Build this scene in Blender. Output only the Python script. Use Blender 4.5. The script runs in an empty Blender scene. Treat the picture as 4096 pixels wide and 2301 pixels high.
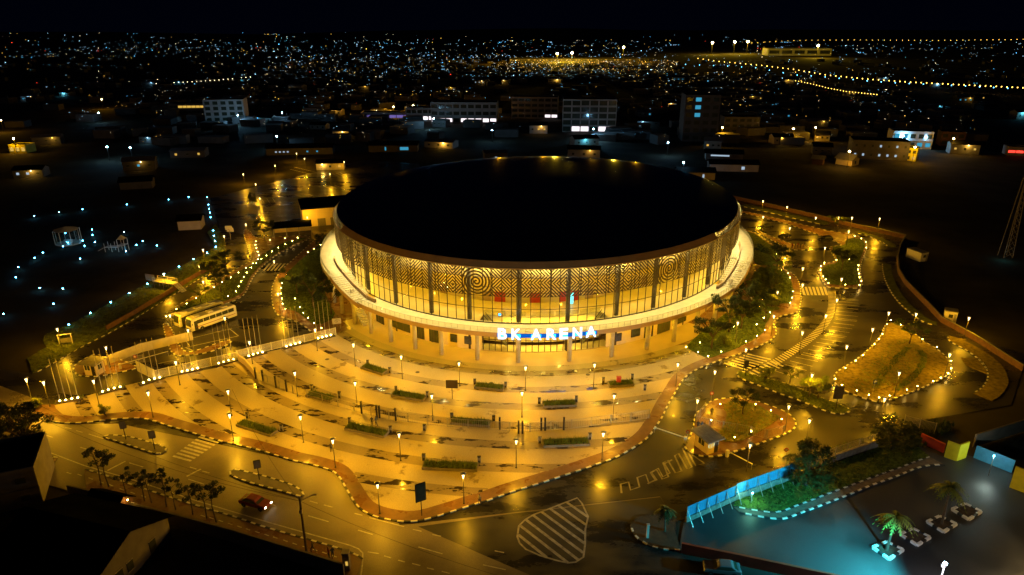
import bpy, bmesh, math, random
from math import sin, cos, pi, radians, hypot, atan2, sqrt
from mathutils import Vector, Matrix
from mathutils.geometry import delaunay_2d_cdt
random.seed(7)
S = bpy.context.scene
COL = S.collection
# ------------------------------------------------------------------ camera, sky, exposure
CAM_H = 62.0
cd = bpy.data.cameras.new('camera'); cam = bpy.data.objects.new('camera', cd); COL.objects.link(cam)
cam.location = (0, 0, CAM_H); cam.rotation_euler = (radians(90 - 20.787), 0, 0)
cd.sensor_fit = 'HORIZONTAL'; cd.sensor_width = 36; cd.lens = 23.97
cd.clip_start = 1; cd.clip_end = 40000
S.camera = cam
W = bpy.data.worlds.new('World'); S.world = W; W.use_nodes = True
wn = W.node_tree.nodes; wl = W.node_tree.links
bg = wn['Background']
sky = wn.new('ShaderNodeTexSky'); sky.sky_type = 'NISHITA'; sky.sun_disc = False
sky.sun_elevation = radians(-5.0); sky.sun_rotation = radians(200); sky.altitude = 1500
nv = wn.new('ShaderNodeMix'); nv.data_type = 'RGBA'; nv.blend_type = 'ADD'; nv.inputs[0].default_value = 1.0; nv.inputs[7].default_value = (.0015, .0045, .022, 1)   # night glow of the town in the air
wl.new(sky.outputs[0], nv.inputs[6]); wl.new(nv.outputs[2], bg.inputs[0]); bg.inputs[1].default_value = SKY_STRENGTH = 0.1
S.view_settings.view_transform = 'Standard'; S.view_settings.look = 'None'
S.view_settings.exposure = 0.0; S.view_settings.gamma = 1.0
try: S.view_settings.use_curve_mapping = False
except Exception: pass
S.render.engine = 'CYCLES'
cy = S.cycles
cy.use_denoising = True
try: cy.denoiser = 'OPENIMAGEDENOISE'
except Exception: pass
cy.use_light_tree = True
cy.max_bounces = 6; cy.diffuse_bounces = 2; cy.glossy_bounces = 3; cy.transmission_bounces = 4; cy.transparent_max_bounces = 10
cy.sample_clamp_indirect = 4.0; cy.sample_clamp_direct = 0.0
cy.caustics_reflective = False; cy.caustics_refractive = False
cy.use_adaptive_sampling = False
# lamp colours and powers (watts) used by the lamp builders below
AMBER = (1.0, 0.465, 0.010); WARM = (1.0, 0.63, 0.025); SOFT = (1.0, 0.70, 0.10); COOL = (0.25, 0.62, 1.0); ICE = (0.10, 0.60, 1.0)
P_LAMP = 1800; P_HALL = 1300; P_DECK = 1000; P_SOFFIT = 420; P_SCREEN = 750
# positions projected from the camera view, in metres: x to the right, y away from the viewpoint, on the ground
D = {'plaza_left':[(-81.11,101.29),(-83.84,104.64),(-80.68,105.06),(-77.24,107.62),(-72.09,111.61),(-69.45,113.22),(-65.29,114.92),(-57.72,118.86),(-54.46,121.93),(-55.16,123.28),(-48.54,126.75),(-42.82,129.71),(-38.12,134.92)],
 'plaza_kerb':[(-81.11,101.29),(-77.76,99.56),(-75,98.93),(-72.42,98.98),(-70.13,99.56),(-67.85,100.2),(-65.13,100.54),(-62.75,100.54),(-60.66,99.8),(-58.06,98.49),(-55.15,97.26),(-51.01,95.41),(-47.33,93.84),(-43.59,92.56),(-40.19,91.36),(-36.47,89.69),(-33.66,88.38),(-31.04,87.58),(-28.41,86.56),(-26.51,85.51),(-25.18,83.82),(-25.08,83.63),(-23.4,80.75),(-21.85,78.19),(-20.57,76.71),(-19.1,75.75),(-17.51,75.12),(-15.75,74.65),(-14.04,74.47),(-12.39,74.65),(-10.78,75.28),(-9.37,76.01),(-7.53,76.87),(-5.23,78.12),(-3.3,78.93),(-1.13,80.23),(1.77,81.71),(4.53,83.01),(7.36,84.49),(10.51,86.09),(13.52,87.78),(15.58,88.87),(17.48,90.31),(19.46,92),(21.26,93.75),(22.77,95.78),(24,98.11),(25.36,100.29),(27.17,104.38),(28.84,107.62),(30.6,111.03),(31.94,113.7),(33.48,115.86),(35.29,117.76),(37.62,119.71),(40.22,121.39),(42.89,123.1),(45.51,124.49),(46.94,125.47),(49.45,127.07),(51.78,128.91),(54.57,131.07),(56.89,133.85),(58.01,136.36),(57.9,138.59),(59.1,141.26),(61.98,144.83),(64.58,145.81),(66.77,146.88),(68.59,150.27),(70.79,155.15),(73.7,162.76),(74.94,166.81),(75.9,171.59),(75.87,174.91),(74.82,176.61)],
 'right_edge':[(74.36,176.29),(73.73,179.97),(75.56,191.49),(80.41,195.76),(79.84,200.2),(79.44,206.12),(79.08,213.28),(77.61,215.14),(76.65,217.02),(75.79,218.46)],
 'left_kerb':[(-43.47,135.28),(-46.44,139.34),(-49.4,142.04),(-52.41,143.62),(-54.65,145.64),(-56.72,149.84),(-58.9,155.15),(-61.09,161.77),(-62.37,167.86),(-63.17,174.35),(-63.28,179.52),(-62.81,184.34),(-62.47,192.7),(-62.12,200.31),(-61.75,208.47)],
 'garden_right':[(36.12,128.05),(37.74,124.84),(39.41,122.67),(42.52,124.84),(45.68,126.88),(49.21,129.91),(52.51,132.79),(55.53,136.36),(56.41,139.34),(58.86,143.22),(61.35,147.71),(60.93,152.9),(58.66,155.15),(55.11,152.45),(50.01,146.47),(43.7,138.59),(38.71,132.1)],
 'garden_right_b':[(67.23,176.61),(70.84,177.19),(73.97,176.39),(74.25,172.14),(72.96,166.81),(70.7,159.83),(67.28,152.01),(64.45,152.45),(61.55,154.69),(59.61,156.99),(63.18,168.91)],
 'slope_right':[(75.32,216.55),(77.16,213.74),(78.46,211.44),(78.85,204.39),(79.25,198.56),(79.74,194.58),(79.31,191.49),(74.23,181.34),(67.96,179.97),(70.86,191.49),(73.03,201.02),(73.73,207.87)],
 'garden_left':[(-43.46,138.59),(-47.23,143.22),(-50.77,147.71),(-53.31,148.56),(-55.51,152.45),(-58.19,159.83),(-59.72,165.78),(-60.95,173.24),(-60.76,180.11),(-60.16,187.48),(-59.47,196.78),(-58.34,205.43),(-56.47,208.47),(-55.5,192.7),(-53.67,182.51),(-49.94,168.91),(-47.07,159.83),(-44.17,152.45),(-40.15,144.02)],
 'island_median':[(-80.62,145.64),(-79.93,151.13),(-78.85,156.99),(-77.24,164.77),(-76.67,174.35),(-75.26,180.7),(-74.27,184.96),(-80.44,198.18),(-88.65,216.43),(-86.91,217.25),(-80.73,206.18),(-76.45,207.7),(-72.54,209.24),(-64.37,210.02),(-63.98,205.43),(-65.51,201.75),(-66.99,196.78),(-68.41,192.03),(-69.34,186.21),(-69.64,180.11),(-69.35,173.79),(-68.73,168.91),(-67.96,164.77),(-66.88,159.83),(-66.7,156.53),(-67.86,153.34),(-69.66,151.13),(-74.79,147.71),(-79.14,143.86)],
 'median_grass':[(-79.73,146.47),(-78.6,151.13),(-77.56,155.61),(-75.92,163.26),(-75.07,172.14),(-73.63,178.35),(-72.63,183.12),(-73.2,188.76),(-72.38,195.4),(-70.43,202.47),(-66.58,206.94),(-64.61,207.7),(-66.36,203.21),(-67.75,197.9),(-69.11,192.96),(-70.15,186.85),(-70.41,180.11),(-70.1,173.79),(-69.46,168.91),(-68.5,164.77),(-67.75,160.8),(-67.73,157.93),(-69.06,154.69),(-71.35,152.01),(-75.53,149.41)],
 'left_road_kerb':[(-91.97,116.52),(-91.22,119.09),(-90.57,122.85),(-90.11,126.23),(-89.39,129.38),(-88.62,132.1),(-87.62,135.64),(-86.9,139.95),(-86.09,144.43),(-85.49,149.66),(-84.44,156.53),(-83.71,163.26),(-82.77,170.19),(-81.53,176.61)],
 'left_verge':[(-91.97,116.52),(-91.22,119.09),(-90.57,122.85),(-89.39,129.38),(-87.62,135.64),(-86.09,144.43),(-84.44,156.53),(-82.77,170.19),(-81.53,176.61),(-81.4,182.51),(-84.6,192.7),(-92.71,210.02),(-100.28,223.19),(-98.9,213.18),(-90.11,198.18),(-90.05,190.06),(-92.5,177.77),(-94.73,164.77),(-96.88,152.45),(-98.92,139.34),(-100.88,134.2),(-99.69,131.41),(-96.66,128.05),(-97.31,122.97)],
 'bus_island':[(-79.19,141.65),(-74.2,132.79),(-68.73,124.21),(-65.93,124.21),(-62.25,125.47),(-60.01,128.38),(-59.15,131.41),(-60.76,131.75),(-63.03,128.71),(-65.36,126.11),(-66.92,125.79),(-69.97,129.38),(-73.73,135.28),(-75.7,138.21)],
 'bus_lines':[[(-71.91,134.92),(-67.51,129.04)],[(-70.11,131.61),(-61.92,137.84)],[(-68.07,128.05),(-59.04,133.85)],[(-62.47,137.69),(-59.04,133.85)],[(-65.21,126.43),(-67.99,128.18)],[(-70.04,120.86),(-66.49,122.97)],[(-71.91,134.92),(-68.7,137.25)]],
 'gate_island':[(-85.22,118.08),(-82.99,115.86),(-80.95,115.42),(-79.17,115.42),(-77.21,116.17),(-74.9,117.44),(-73.09,118.6),(-74.14,120.04),(-78.97,122.75),(-80.78,122.06),(-84.95,125.56),(-85.84,122.75),(-86.1,120.04)],
 'outer_kerb_far':[(85.3,248.83),(88.18,245.81),(90.42,242.04),(93.42,238.27),(96.26,234.38),(99.01,230.61),(101.76,227.15),(105.41,222.88)],
 'outer_kerb_right_a':[(111.52,213.5),(113.86,210.02),(114.72,204.69),(115.01,201.02),(114.25,197.9)],
 'outer_kerb_right_b':[(104.63,182.51),(101.17,175.48),(98.02,167.86),(95.31,159.83),(93.47,152.45),(93,147.3),(92.81,144.02),(93.03,140.49),(94.85,139.34)],
 'outer_kerb_right_c':[(94.18,133.85),(93.05,132.44),(92.84,130.39),(93.36,128.38),(93.74,125.79),(93.64,122.97),(92.89,119.67),(92.12,117.65),(93.73,123.79),(93.31,120.71),(91.94,117.44),(90.05,114.31),(86.1,110.45),(83.76,109.02)],
 'perimeter_wall':[(85.29,260.9),(93.88,249.79),(105.68,233.15),(113.47,220.61),(119.15,213.5),(124,206.64),(117.1,196.78),(110.69,186.21),(104.8,174.35),(101.92,165.78),(100.25,157.46),(98.74,149.41),(96.9,141.26),(97.66,136.36),(98.38,130.39),(98.81,117.65)],
 'island_park':[(83.47,242.04),(88.37,236.03),(93.26,230.08),(97.74,223.88),(101.08,218.94),(103.66,215.14),(109.87,211.9),(110.76,208.16),(110.11,203.21),(107.67,197.48),(103.12,190.06),(99.28,183.73),(95.49,176.61),(93.21,171.05),(89.59,162.76),(85.08,162.56),(80.71,163.06),(80.96,165.27),(82.25,171.05),(83.44,175.48),(85.37,179.17),(88.09,181.9),(92.2,183.98),(93.47,187.73),(95.24,194.72),(96.41,198.18),(100.83,199.31),(101.1,201.31),(99.04,208.47),(98.14,211.9),(95.6,218.46),(91.92,226.42),(87.26,232.75),(82.56,239.17)],
 'park_grass':[(104.68,205.43),(109.67,207.7),(109.11,202.47),(106.91,197.48),(102.43,190.06),(97.91,182.51),(94.31,175.48),(90.95,167.86),(89.66,164.77),(81.9,164.97),(82.51,168.91),(83.86,173.79),(85.36,177.77),(87.96,180.7),(92.06,182.51),(94.08,187.48),(96.16,195.4),(97.58,198.18),(101.88,199.31)],
 'island_strip':[(79.65,216.55),(80,211.44),(81.33,204.39),(82.59,197.75),(83.93,194.97),(87.41,194.73),(89.66,196.15),(90.24,198.16),(89.11,200.2),(86,200.36),(84.75,203.54),(82.82,208.57),(81.3,213.74),(80.39,217.22)],
 'island_big':[(84.67,140.87),(86.18,140.49),(87.02,139.72),(87.25,136.73),(87.47,133.85),(87.1,131.07),(87.69,129.04),(87.89,126.43),(87.71,124.21),(87.08,121.76),(85.85,118.8),(85.41,118.08),(83.66,116.17),(81.4,114.62),(77.66,112.2),(73.32,109.59),(69.44,107.62),(67.19,106.52),(65.17,105.82),(63.86,106.52),(62.29,107.9),(61.1,109.59),(60.3,111.61),(60.5,113.7),(61.74,116.17),(63.94,118.41),(67.29,121.05),(71.49,124.84),(75.09,128.71),(78.24,132.1),(80.4,134.92),(82.73,138.59)],
 'big_grass':[(64.75,113.7),(67.72,117.44),(71.47,121.39),(76.12,126.28),(81.41,131.41),(84.14,132.1),(84.38,126.75),(82.68,121.76),(80.19,118.8),(80.55,119.39),(73.83,113.7),(67.93,110.16),(64.52,109.02),(62.76,111.32)],
 'island_mid':[(43.29,116.8),(43.05,115.55),(43.55,114.31),(45.31,112.5),(47.01,110.74),(48.85,108.74),(50.75,107.07),(52.48,105.17),(53.9,103.33),(55.28,102.15),(56.73,101.8),(58.28,102.56),(58.77,103.33),(58.44,104.38),(57.27,105.44),(55.97,106.9),(54.5,108.74),(52.57,111.03),(50.94,112.8),(48.37,114.62),(46.42,115.86),(45.04,117.12),(43.94,117.44)],
 'island_guard':[(27.76,93.09),(27.33,91.79),(27.76,90.52),(28.77,89.69),(30.37,89.36),(32.13,89.61),(33.51,90.19),(35.75,91.15),(38.06,92.22),(40.49,93.53),(43.23,94.87),(45.52,96.24),(47.08,97.64),(47.77,99.08),(47.91,100.79),(47.38,102.56),(46.23,103.85),(44.79,105.17),(43.5,106.25),(41.27,107.07),(38.56,107.34),(36.45,106.79),(34.77,105.71),(33.38,103.59),(32.04,102.56),(31.43,101.55),(30.51,98.59),(28.94,94.87)],
 'guard_grass':[(32.99,93.53),(33.75,95.78),(35.99,99.08),(37,102.05),(36.79,104.12),(38.63,105.71),(40.84,105.71),(42.96,104.64),(44.15,102.56),(45.56,100.55),(43.54,98.59),(39.92,95.55),(36.1,93.09)],
 'bay_island_a':[(-66.63,95.18),(-65.44,94.42),(-63.15,93.44),(-60.27,92.22),(-57.4,90.94),(-55.57,90.18),(-54.59,90.18),(-54.27,91.15),(-54.86,91.87),(-56.21,92.52),(-58.11,93.35),(-59.99,94.1),(-61.85,94.78),(-63.58,95.18),(-65.21,95.36)],
 'bay_island_b':[(-42,84.94),(-41.21,84.38),(-39.78,83.63),(-37.88,82.79),(-35.79,81.99),(-33.76,81.28),(-31.98,80.58),(-29.71,79.64),(-29.4,79.88),(-30.24,81.1),(-31.56,82.17),(-33.43,83.08),(-35.55,84),(-37.95,84.94),(-40.31,85.7),(-41.66,86.17),(-42.18,85.7)],
 'near_kerb':[(-64.1,86.09),(-61.45,85.13),(-57.8,83.52),(-52.84,81.39),(-49.51,80.06),(-45.47,78.42),(-42.08,77.1),(-39.31,76.07),(-36.33,74.9),(-34.08,73.88),(-30.53,72.53),(-27.1,71.29),(-23.75,70.07),(-20.9,68.95),(-19.3,68.13),(-18.7,67.59)],
 'near_kerb_b':[(-83.32,94.06),(-78.8,92.22),(-74.6,90.52),(-72.19,89.6),(-70.17,89.07)],
 'near_walk':[(-64.1,86.09),(-61.45,85.13),(-57.8,83.52),(-52.84,81.39),(-49.51,80.06),(-45.47,78.42),(-42.08,77.1),(-39.31,76.07),(-36.33,74.9),(-34.08,73.88),(-30.53,72.53),(-27.1,71.29),(-23.75,70.07),(-20.9,68.95),(-19.3,68.13),(-18.7,67.59),(-18.77,65.63),(-18.63,63.63),(-19.05,62.19),(-20.49,63.63),(-20.64,66.54),(-37.15,72.68),(-52.14,77.86),(-60.96,81.1),(-63.66,84.94)],
 'near_walk_b':[(-84.39,94.51),(-78.8,92.22),(-74.6,90.52),(-72.19,89.6),(-70.17,89.07),(-70.02,88.06),(-72.61,88.38),(-76.8,89.28),(-81.54,90.52)],
 'edge_line':[(-85.63,96.24),(-76.35,92.43),(-64.97,87.18),(-56.12,83.82),(-48.73,80.75),(-44.64,79.03),(-38.22,76.55),(-33.3,74.65),(-26.3,72.08),(-20.79,70.07),(-19.58,69.45),(-18.86,68.68),(-18.51,66.67),(-18.17,63.63)],
 'centre_dash':[[(-85.84,99.46),(-83.24,98.35)],[(-76.89,95.78),(-74.48,94.78)],[(-68.42,92),(-65.42,90.85)],[(-58.47,87.86),(-55.79,86.79)],[(-47.64,83.82),(-44.85,82.64)],[(-34.89,78.69),(-32.87,77.86)],[(-27.74,75.75),(-24.68,74.56)],[(-20.35,72.91),(-18.29,72.08)],[(-11.98,69.78),(-8.77,68.54)],[(-3.58,66.67),(-0.78,65.84)]],
 'lane_dash':[[(-74.3,97.78),(-72.98,97.31)],[(-71.9,96.79),(-70.54,96.24)],[(-69.25,95.78),(-65.57,94.19)],[(-48.72,86.79),(-47.52,86.28)],[(-46.41,85.78),(-45.17,85.32)],[(-28.39,78.86),(-27.16,78.36)],[(-26.2,78.02),(-24.89,77.53)],[(-21.54,76.23),(-20.39,75.85)],[(-19.35,75.37),(-14.37,73.58)],[(-13.12,73.06),(-11.94,72.68)],[(-10.43,72.08),(-9.28,71.73)],[(-2.2,69.09),(-1.01,68.76)],[(-18.28,68.9),(-16.84,68.59)],[(-16.08,68.19),(-15.14,67.86)],[(-14.2,67.46),(-13.32,67.14)],[(-12.38,66.88),(-11.33,66.54)],[(-10.46,66.15),(-9.57,65.89)],[(-8.58,65.58),(-7.6,65.25)]],
 'bay_stop':[[(-60.71,85.9),(-59.28,88.26)],[(-48.17,84.49),(-46.86,86.28)]],
 'cycle_dash':[[(-66.44,85.32),(-65.56,84.94)],[(-64.54,84.87),(-63.67,84.49)],[(-62.42,84),(-61.56,83.63)],[(-60.29,83.08),(-59.45,82.71)],[(-58.56,82.42),(-57.73,82.06)],[(-56.46,81.46),(-55.64,81.1)],[(-54.47,80.65),(-53.66,80.3)],[(-52.52,79.88),(-51.73,79.54)],[(-42.37,75.75),(-41.64,75.43)],[(-41,75.28),(-40.28,74.96)],[(-39.51,74.71),(-38.8,74.4)],[(-38.02,74.13),(-37.32,73.82)],[(-36.57,73.58),(-35.87,73.28)],[(-35.24,73.06),(-34.55,72.76)],[(-33.81,72.53),(-33.13,72.23)],[(-32.4,71.99),(-31.73,71.7)],[(-31.12,71.5),(-30.45,71.21)],[(-29.61,70.92),(-28.96,70.63)],[(-28.23,70.35),(-27.59,70.07)],[(-26.77,69.78),(-26.13,69.5)],[(-25.32,69.23),(-24.69,68.95)],[(-24,68.73),(-23.38,68.46)],[(-22.58,68.13),(-21.96,67.86)]],
 'zebra':[[(-50.77,95.32),(-46.86,93.62)],[(-52.71,89.28),(-49.37,87.98)]],
 'meander':[(15.65,80.58),(15.8,82.64),(17.06,83.15),(17.03,81.28),(18.45,81.99),(18.49,84.19),(19.9,84.94),(19.98,82.9),(21.26,83.63),(20.82,85.51),(22.06,86.48),(22.33,84.38),(23.57,85.32),(23.24,87.66),(24.65,88.66),(24.84,85.71),(24.96,88.87),(25.16,90.31),(26.05,85.9),(26.87,86.68),(26.49,91.37),(27.21,91.79),(28.64,87.35),(29.34,87.74)],
 'meander_b':[(19.74,82.72),(21.05,83.64),(20.69,85.33),(21.75,86.02),(22.12,83.82),(23.15,84.38),(23.07,87.86),(23.93,88.55),(24.4,85.33),(25.44,85.79),(25.26,89.69),(26.01,90.31),(26.38,86.29),(27.21,86.8),(26.94,91.71),(27.5,92.01),(27.86,87.07),(29.34,87.74),(28,90.02)],
 'hatch':[(0.69,71.64),(0.91,73.73),(1.77,74.96),(2.95,75.97),(5.14,77.2),(7.16,78.36),(9.22,79.54),(9.77,78.36),(10.35,75.59),(9.72,73.12),(9.39,70.21),(8.97,68),(7.92,67.14),(6.94,66.98),(5.42,67.46),(3.51,68.27),(1.76,69.37),(0.98,70.49)],
 'park_zebra_l':[(79.8,160.8),(76.74,153.34),(74.26,148.13),(70.85,142.43),(66.74,137.1),(62.31,132.1),(58.1,128.05),(54.11,124.21),(51.04,121.45)],
 'park_zebra_r':[(81.92,160.99),(78.59,153.34),(75.15,146.47),(70.76,139.34),(67.1,134.92),(62.93,130.39),(58.63,126.11),(54.42,122.06),(51.7,119.5)],
 'bay_lines_r':[[(80.24,156.07),(84.7,154.69)],[(79.95,155.42),(84.39,154.06)],[(79.22,153.79),(83.72,152.63)],[(78.26,152.01),(82.81,150.87)],[(77.13,149.84),(81.8,148.81)],[(76.09,147.71),(80.7,146.63)],[(75.1,145.64),(79.7,144.51)],[(74.37,143.62),(78.48,142.28)],[(73.85,142.83),(78.09,141.65)],[(72.52,140.87),(76.55,139.49)],[(71.22,138.96),(75.17,137.54)],[(69.73,137.1),(73.68,135.64)],[(68.24,134.92),(72.09,133.49)],[(67.63,134.2),(71.47,132.79)],[(65.99,132.44),(69.86,130.86)],[(64.39,130.72),(68.31,129.04)],[(62.96,129.04),(66.66,127.27)],[(61.23,127.27),(64.88,125.47)],[(59.64,125.79),(63.14,123.71)],[(58.89,124.96),(62.26,122.97)],[(57.27,123.71),(60.92,121.76)],[(55.53,122.06),(58.96,119.67)],[(53.86,120.56),(57.17,117.94)],[(49.09,119.38),(54.36,114.86)]],
 'cross_b':[[(74.45,163.76),(72.82,157.93)],[(75.41,163.76),(73.75,157.93)],[(76.36,163.76),(74.68,157.93)],[(77.32,163.76),(75.6,157.93)],[(78.28,163.76),(76.53,157.93)],[(79.24,163.76),(77.46,157.93)],[(80.2,163.76),(78.39,157.93)]],
 'cross_c':[[(47.97,125.15),(51.88,122.67)],[(46.96,124.46),(50.83,121.88)],[(45.96,123.77),(49.79,121.09)],[(44.97,123.1),(48.76,120.32)],[(43.99,122.42),(47.74,119.56)],[(43.02,121.76),(46.73,118.8)],[(42.06,121.09),(45.73,118.05)]],
 'cross_d':[[(51.66,122.06),(53.26,119.67)],[(50.67,121.27),(52.26,118.86)],[(49.69,120.5),(51.26,118.05)],[(48.72,119.73),(50.28,117.25)],[(47.76,118.97),(49.31,116.46)],[(46.81,118.22),(48.35,115.68)],[(45.87,117.48),(47.4,114.91)]],
 'cross_a':[[(-62.06,182.51),(-61.93,176.39)],[(-63.12,182.51),(-62.95,176.39)],[(-64.17,182.51),(-63.97,176.39)],[(-65.23,182.51),(-64.99,176.39)],[(-66.28,182.51),(-66.02,176.39)],[(-67.34,182.51),(-67.04,176.39)],[(-68.39,182.51),(-68.06,176.39)]],
 'park_lines_far':[],
 'park_rows':[[(81.34,234.38),(84.35,232.43)],[(84.28,232.21),(88.01,228.5)],[(84.58,224.89),(89.38,226.94)],[(86.94,223.88),(91.53,223.88)],[(88.38,221.88),(92.74,221.39)],[(89.44,218.94),(93.75,218.46)],[(90.73,216.08),(94.99,215.61)],[(91.74,213.28),(96.35,212.54)],[(92.8,210.09),(97.71,209.64)],[(93.99,203.12),(99.43,203.12)]],
 'park_rows_l':[[(-82.6,310.64),(-77.73,303.45)],[(-80.94,311.6),(-76.08,304.37)],[(-79.18,312.24),(-74.43,305.3)],[(-77.27,312.24),(-72.83,306.54)],[(-79.57,284.18),(-74.3,277.05)],[(-77.44,285),(-72.4,278.6)],[(-75.23,285.54),(-70.35,279.65)],[(-104.18,325.64),(-91.08,313.86)],[(-104.6,320.49),(-91.49,308.42)],[(-99.59,256.8),(-90.92,257.93)],[(-100.95,263.71),(-97.07,255.68)],[(-97.97,261.37),(-94.58,254.57)],[(-95.81,261.37),(-92.47,254.57)],[(-94.03,262.53),(-90.72,255.68)]],
 'comp_kerb_out':[(31.15,76.4),(33.44,75.6),(35.77,75.03),(37.07,75.13),(39.68,76.4),(42.58,77.7),(45.59,79.14),(48.68,80.58),(51.37,82),(54.27,83.27),(57.28,84.64),(60.15,86.09),(61.99,86.87),(64.15,87.35),(65.76,87.27)],
 'comp_kerb_in':[(30.69,77.7),(32.05,77.21),(33.82,76.72),(35.81,76.3),(37.46,76.72),(39.34,77.7),(42.26,79.04),(45.05,80.41),(48.13,81.82),(51.02,83.16),(54.01,84.57),(57.01,85.9),(59.78,87.15),(63,88.67),(64.59,89.36)],
 'comp_grass':[(30.69,77.7),(32.05,77.21),(33.82,76.72),(35.81,76.3),(37.46,76.72),(42.26,79.04),(48.13,81.82),(54.01,84.57),(59.78,87.15),(64.59,89.36),(64.24,93.09),(58.82,92.22),(48.26,87.27),(40.06,83.08),(31.43,78.7)],
 'dark_kerb':[(15.89,73.88),(15.88,72.53),(16.29,71.35),(17.04,70.49),(17.91,69.78),(19.22,69.37),(19.43,69.32),(21.37,69.15)],
 'squares':[[(45.99,69.51),(48.28,70.5),(49.64,69.09),(47.02,67.47)],[(50.8,71.94),(53.06,72.98),(54.36,71.36),(51.88,69.93)],[(55.69,74.35),(58,75.44),(59.32,73.89),(56.72,72.38)],[(60.56,76.88),(63.1,78.03),(64.26,76.4),(61.52,74.81)]],
 'blue_fence':([(23.34,74.5),(31.27,79.04)],[(31.27,79.04),(40.22,83.38)],[(40.22,83.38),(42.28,84.38)]),
 'stone_wall':[(47.04,87.19),(51.3,89.28),(58.75,92.57)],
 'red_wall':[(21.39,68.82),(27.8,66.88),(33.82,64.95),(43.38,61.84)],
 'white_gate':[(65.19,98.02),(68.9,95.55)],
 'yellow_walls':[[(66.96,89.48),(68.1,88.39),(70.09,89.28)],[(71.98,82),(73.23,80.76),(74.19,79.89)]],
 'blue_wall':[(71.41,89.28),(74.6,85.33)],
 'red_wall_b':[(65.48,93.53),(67.45,90.52)],
 'lamp_plaza':[(-84.72,105.44),(-81.02,104.37),(-72.68,104.9),(-61.69,112.02),(-61.15,100.79),(-47.93,101.29),(-44.74,93.75),(-33.37,93.22),(-26.65,86.6),(-38.62,107.89),(-40,126.43),(-51.24,120.56),(-20.69,114.31),(-30.73,119.52),(-9.7,111.61),(2.45,109.87),(15.03,111.02),(-27.11,104.22),(-13.38,99.8),(1.7,100.79),(17.04,99.8),(-17.04,88.26),(0.63,86.48),(13.8,88.46),(-18.04,76.07),(-6.69,78.19)],
 'lamp_left':[(-78.51,119.09),(-93.3,127.72),(-66.29,127.27),(-61.23,133.49),(-73.56,134.92),(-87.48,161.28),(-81.19,167.33),(-86.08,181.3),(-75.26,155.79),(-83.81,207.7),(-63.03,171.27),(-54.44,147.71),(-66.91,216.43),(-85.52,194.72),(-91.63,242.92),(-106.45,338.28),(-98.4,323.91),(-77.64,315.49),(-106.74,306.54),(-113.81,286.91),(-77.29,287.47),(-101.58,267.06)],
 'lamp_right':[(30.35,111.61),(36.34,108.74),(44.8,117.76),(30.64,98.59),(45,96.7),(46.62,92.44),(35.1,85.71),(61.78,99.08),(53.19,107.45),(69.03,108.17),(64.69,119.06),(82.46,115.55),(89.28,237.56),(94.66,229.07),(98.57,214.79),(110.32,214.79),(118.7,213.66),(81.89,215.93),(85.42,202.47),(101.9,198.88),(87.58,182.27),(74.42,164.77),(69.63,152.9),(80.83,156.99),(73.56,143.22),(67.18,134.2),(58.66,125.47),(61.89,148.13),(55.91,133.85),(47.12,130.39),(81.37,135.64),(86.86,134.92),(73.65,127.07),(96.87,132.79),(106.17,215.12)],
 'bol_park':[(107.95,206.46),(108.69,203.74),(108.28,200.06),(105.67,194.42),(95.59,183.33),(95.67,178.14),(93.9,174.67),(92.53,171.32),(91.29,168.4),(90.36,165.46),(88.58,162.71),(85.08,162.92),(81.18,163.93),(81.75,166.82),(82.1,169.15),(83.46,174.11),(84.9,177.32),(87,179.92),(91.59,182.71)],
 'bol_big':[(84.87,140.23),(85.75,137.71),(85.84,134.61),(86.35,130.26),(87.25,126.52),(86.32,120.17),(84.34,116.96),(82.63,114.99),(82.82,137.94),(79.25,132.83),(77.21,130.26),(74.99,127.7),(70.24,122.72),(67.63,120.29),(64.2,117.25),(60.48,110.47),(62.24,108.45),(63.69,106.94),(65,105.95),(67.22,106.66),(71.44,108.74),(74.07,110.06),(78.03,111.94),(80.19,113.27),(60.31,112.84)],
 'bol_gright':[(67.32,175.01),(76.76,188.4),(77.54,183.95),(72.99,174.11),(73.75,171.65),(72.98,168.19),(69.79,158.02),(67.98,153.92),(66.25,150.53),(57.28,153.65),(59.27,157.36),(60.42,152.75),(58.32,148.79),(59.43,144.77),(56.89,141.56),(54.11,137.94),(53.95,142.59),(51.33,139.46),(48.54,136.66),(54.78,134.83),(52.09,131.91),(48.86,129.17),(42.34,124.28),(39.12,122.29),(37.62,124.15),(35.72,126.39),(39.12,128.57)],
 'bol_median':[(-78.47,142.35),(-78.14,146.67),(-77.31,150.09),(-76.56,153.65),(-75.28,161.02),(-74.66,164.74),(-73.86,168.4),(-73.29,172.2),(-72.62,175.93),(-72.06,179.68),(-71.91,183.33),(-72.99,187.11),(-74.44,190.37),(-76.03,193.73),(-77.53,197.2),(-78.62,200.79),(-69.31,154.84),(-68.7,158.21),(-69.29,161.72),(-69.97,165.26),(-70.6,168.72),(-71.07,172.2),(-71.3,176.16),(-71.18,179.92),(-71.09,183.58),(-70.71,186.86),(-70.28,190.64),(-69.75,194.42),(-68.69,197.91),(-67.59,201.22),(-66.93,204.49),(-70.63,203.74),(-74.82,202.25),(-71.33,151.67)],
 'bol_gleft':[(-60.13,171.32),(-59.83,167.87),(-59.05,164.03),(-58.19,160.53),(-57.08,156.7),(-55.79,153.38),(-54.46,150),(-52.77,146.67),(-52.51,153.38),(-49.76,147.94),(-47.95,144.44),(-46.09,141.56),(-43.94,138.69),(-41.59,135.93),(-57.58,182.47),(-53.94,182.71),(-59.56,189.71),(-58.77,193.33),(-57.9,197.2),(-48.71,164.95)],
 'bol_guard':[(36.24,103.7),(42.37,103.65),(44.29,101.58),(45.12,98.84),(38.8,95.07),(35.59,93.4),(33.25,98.5)],
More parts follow.
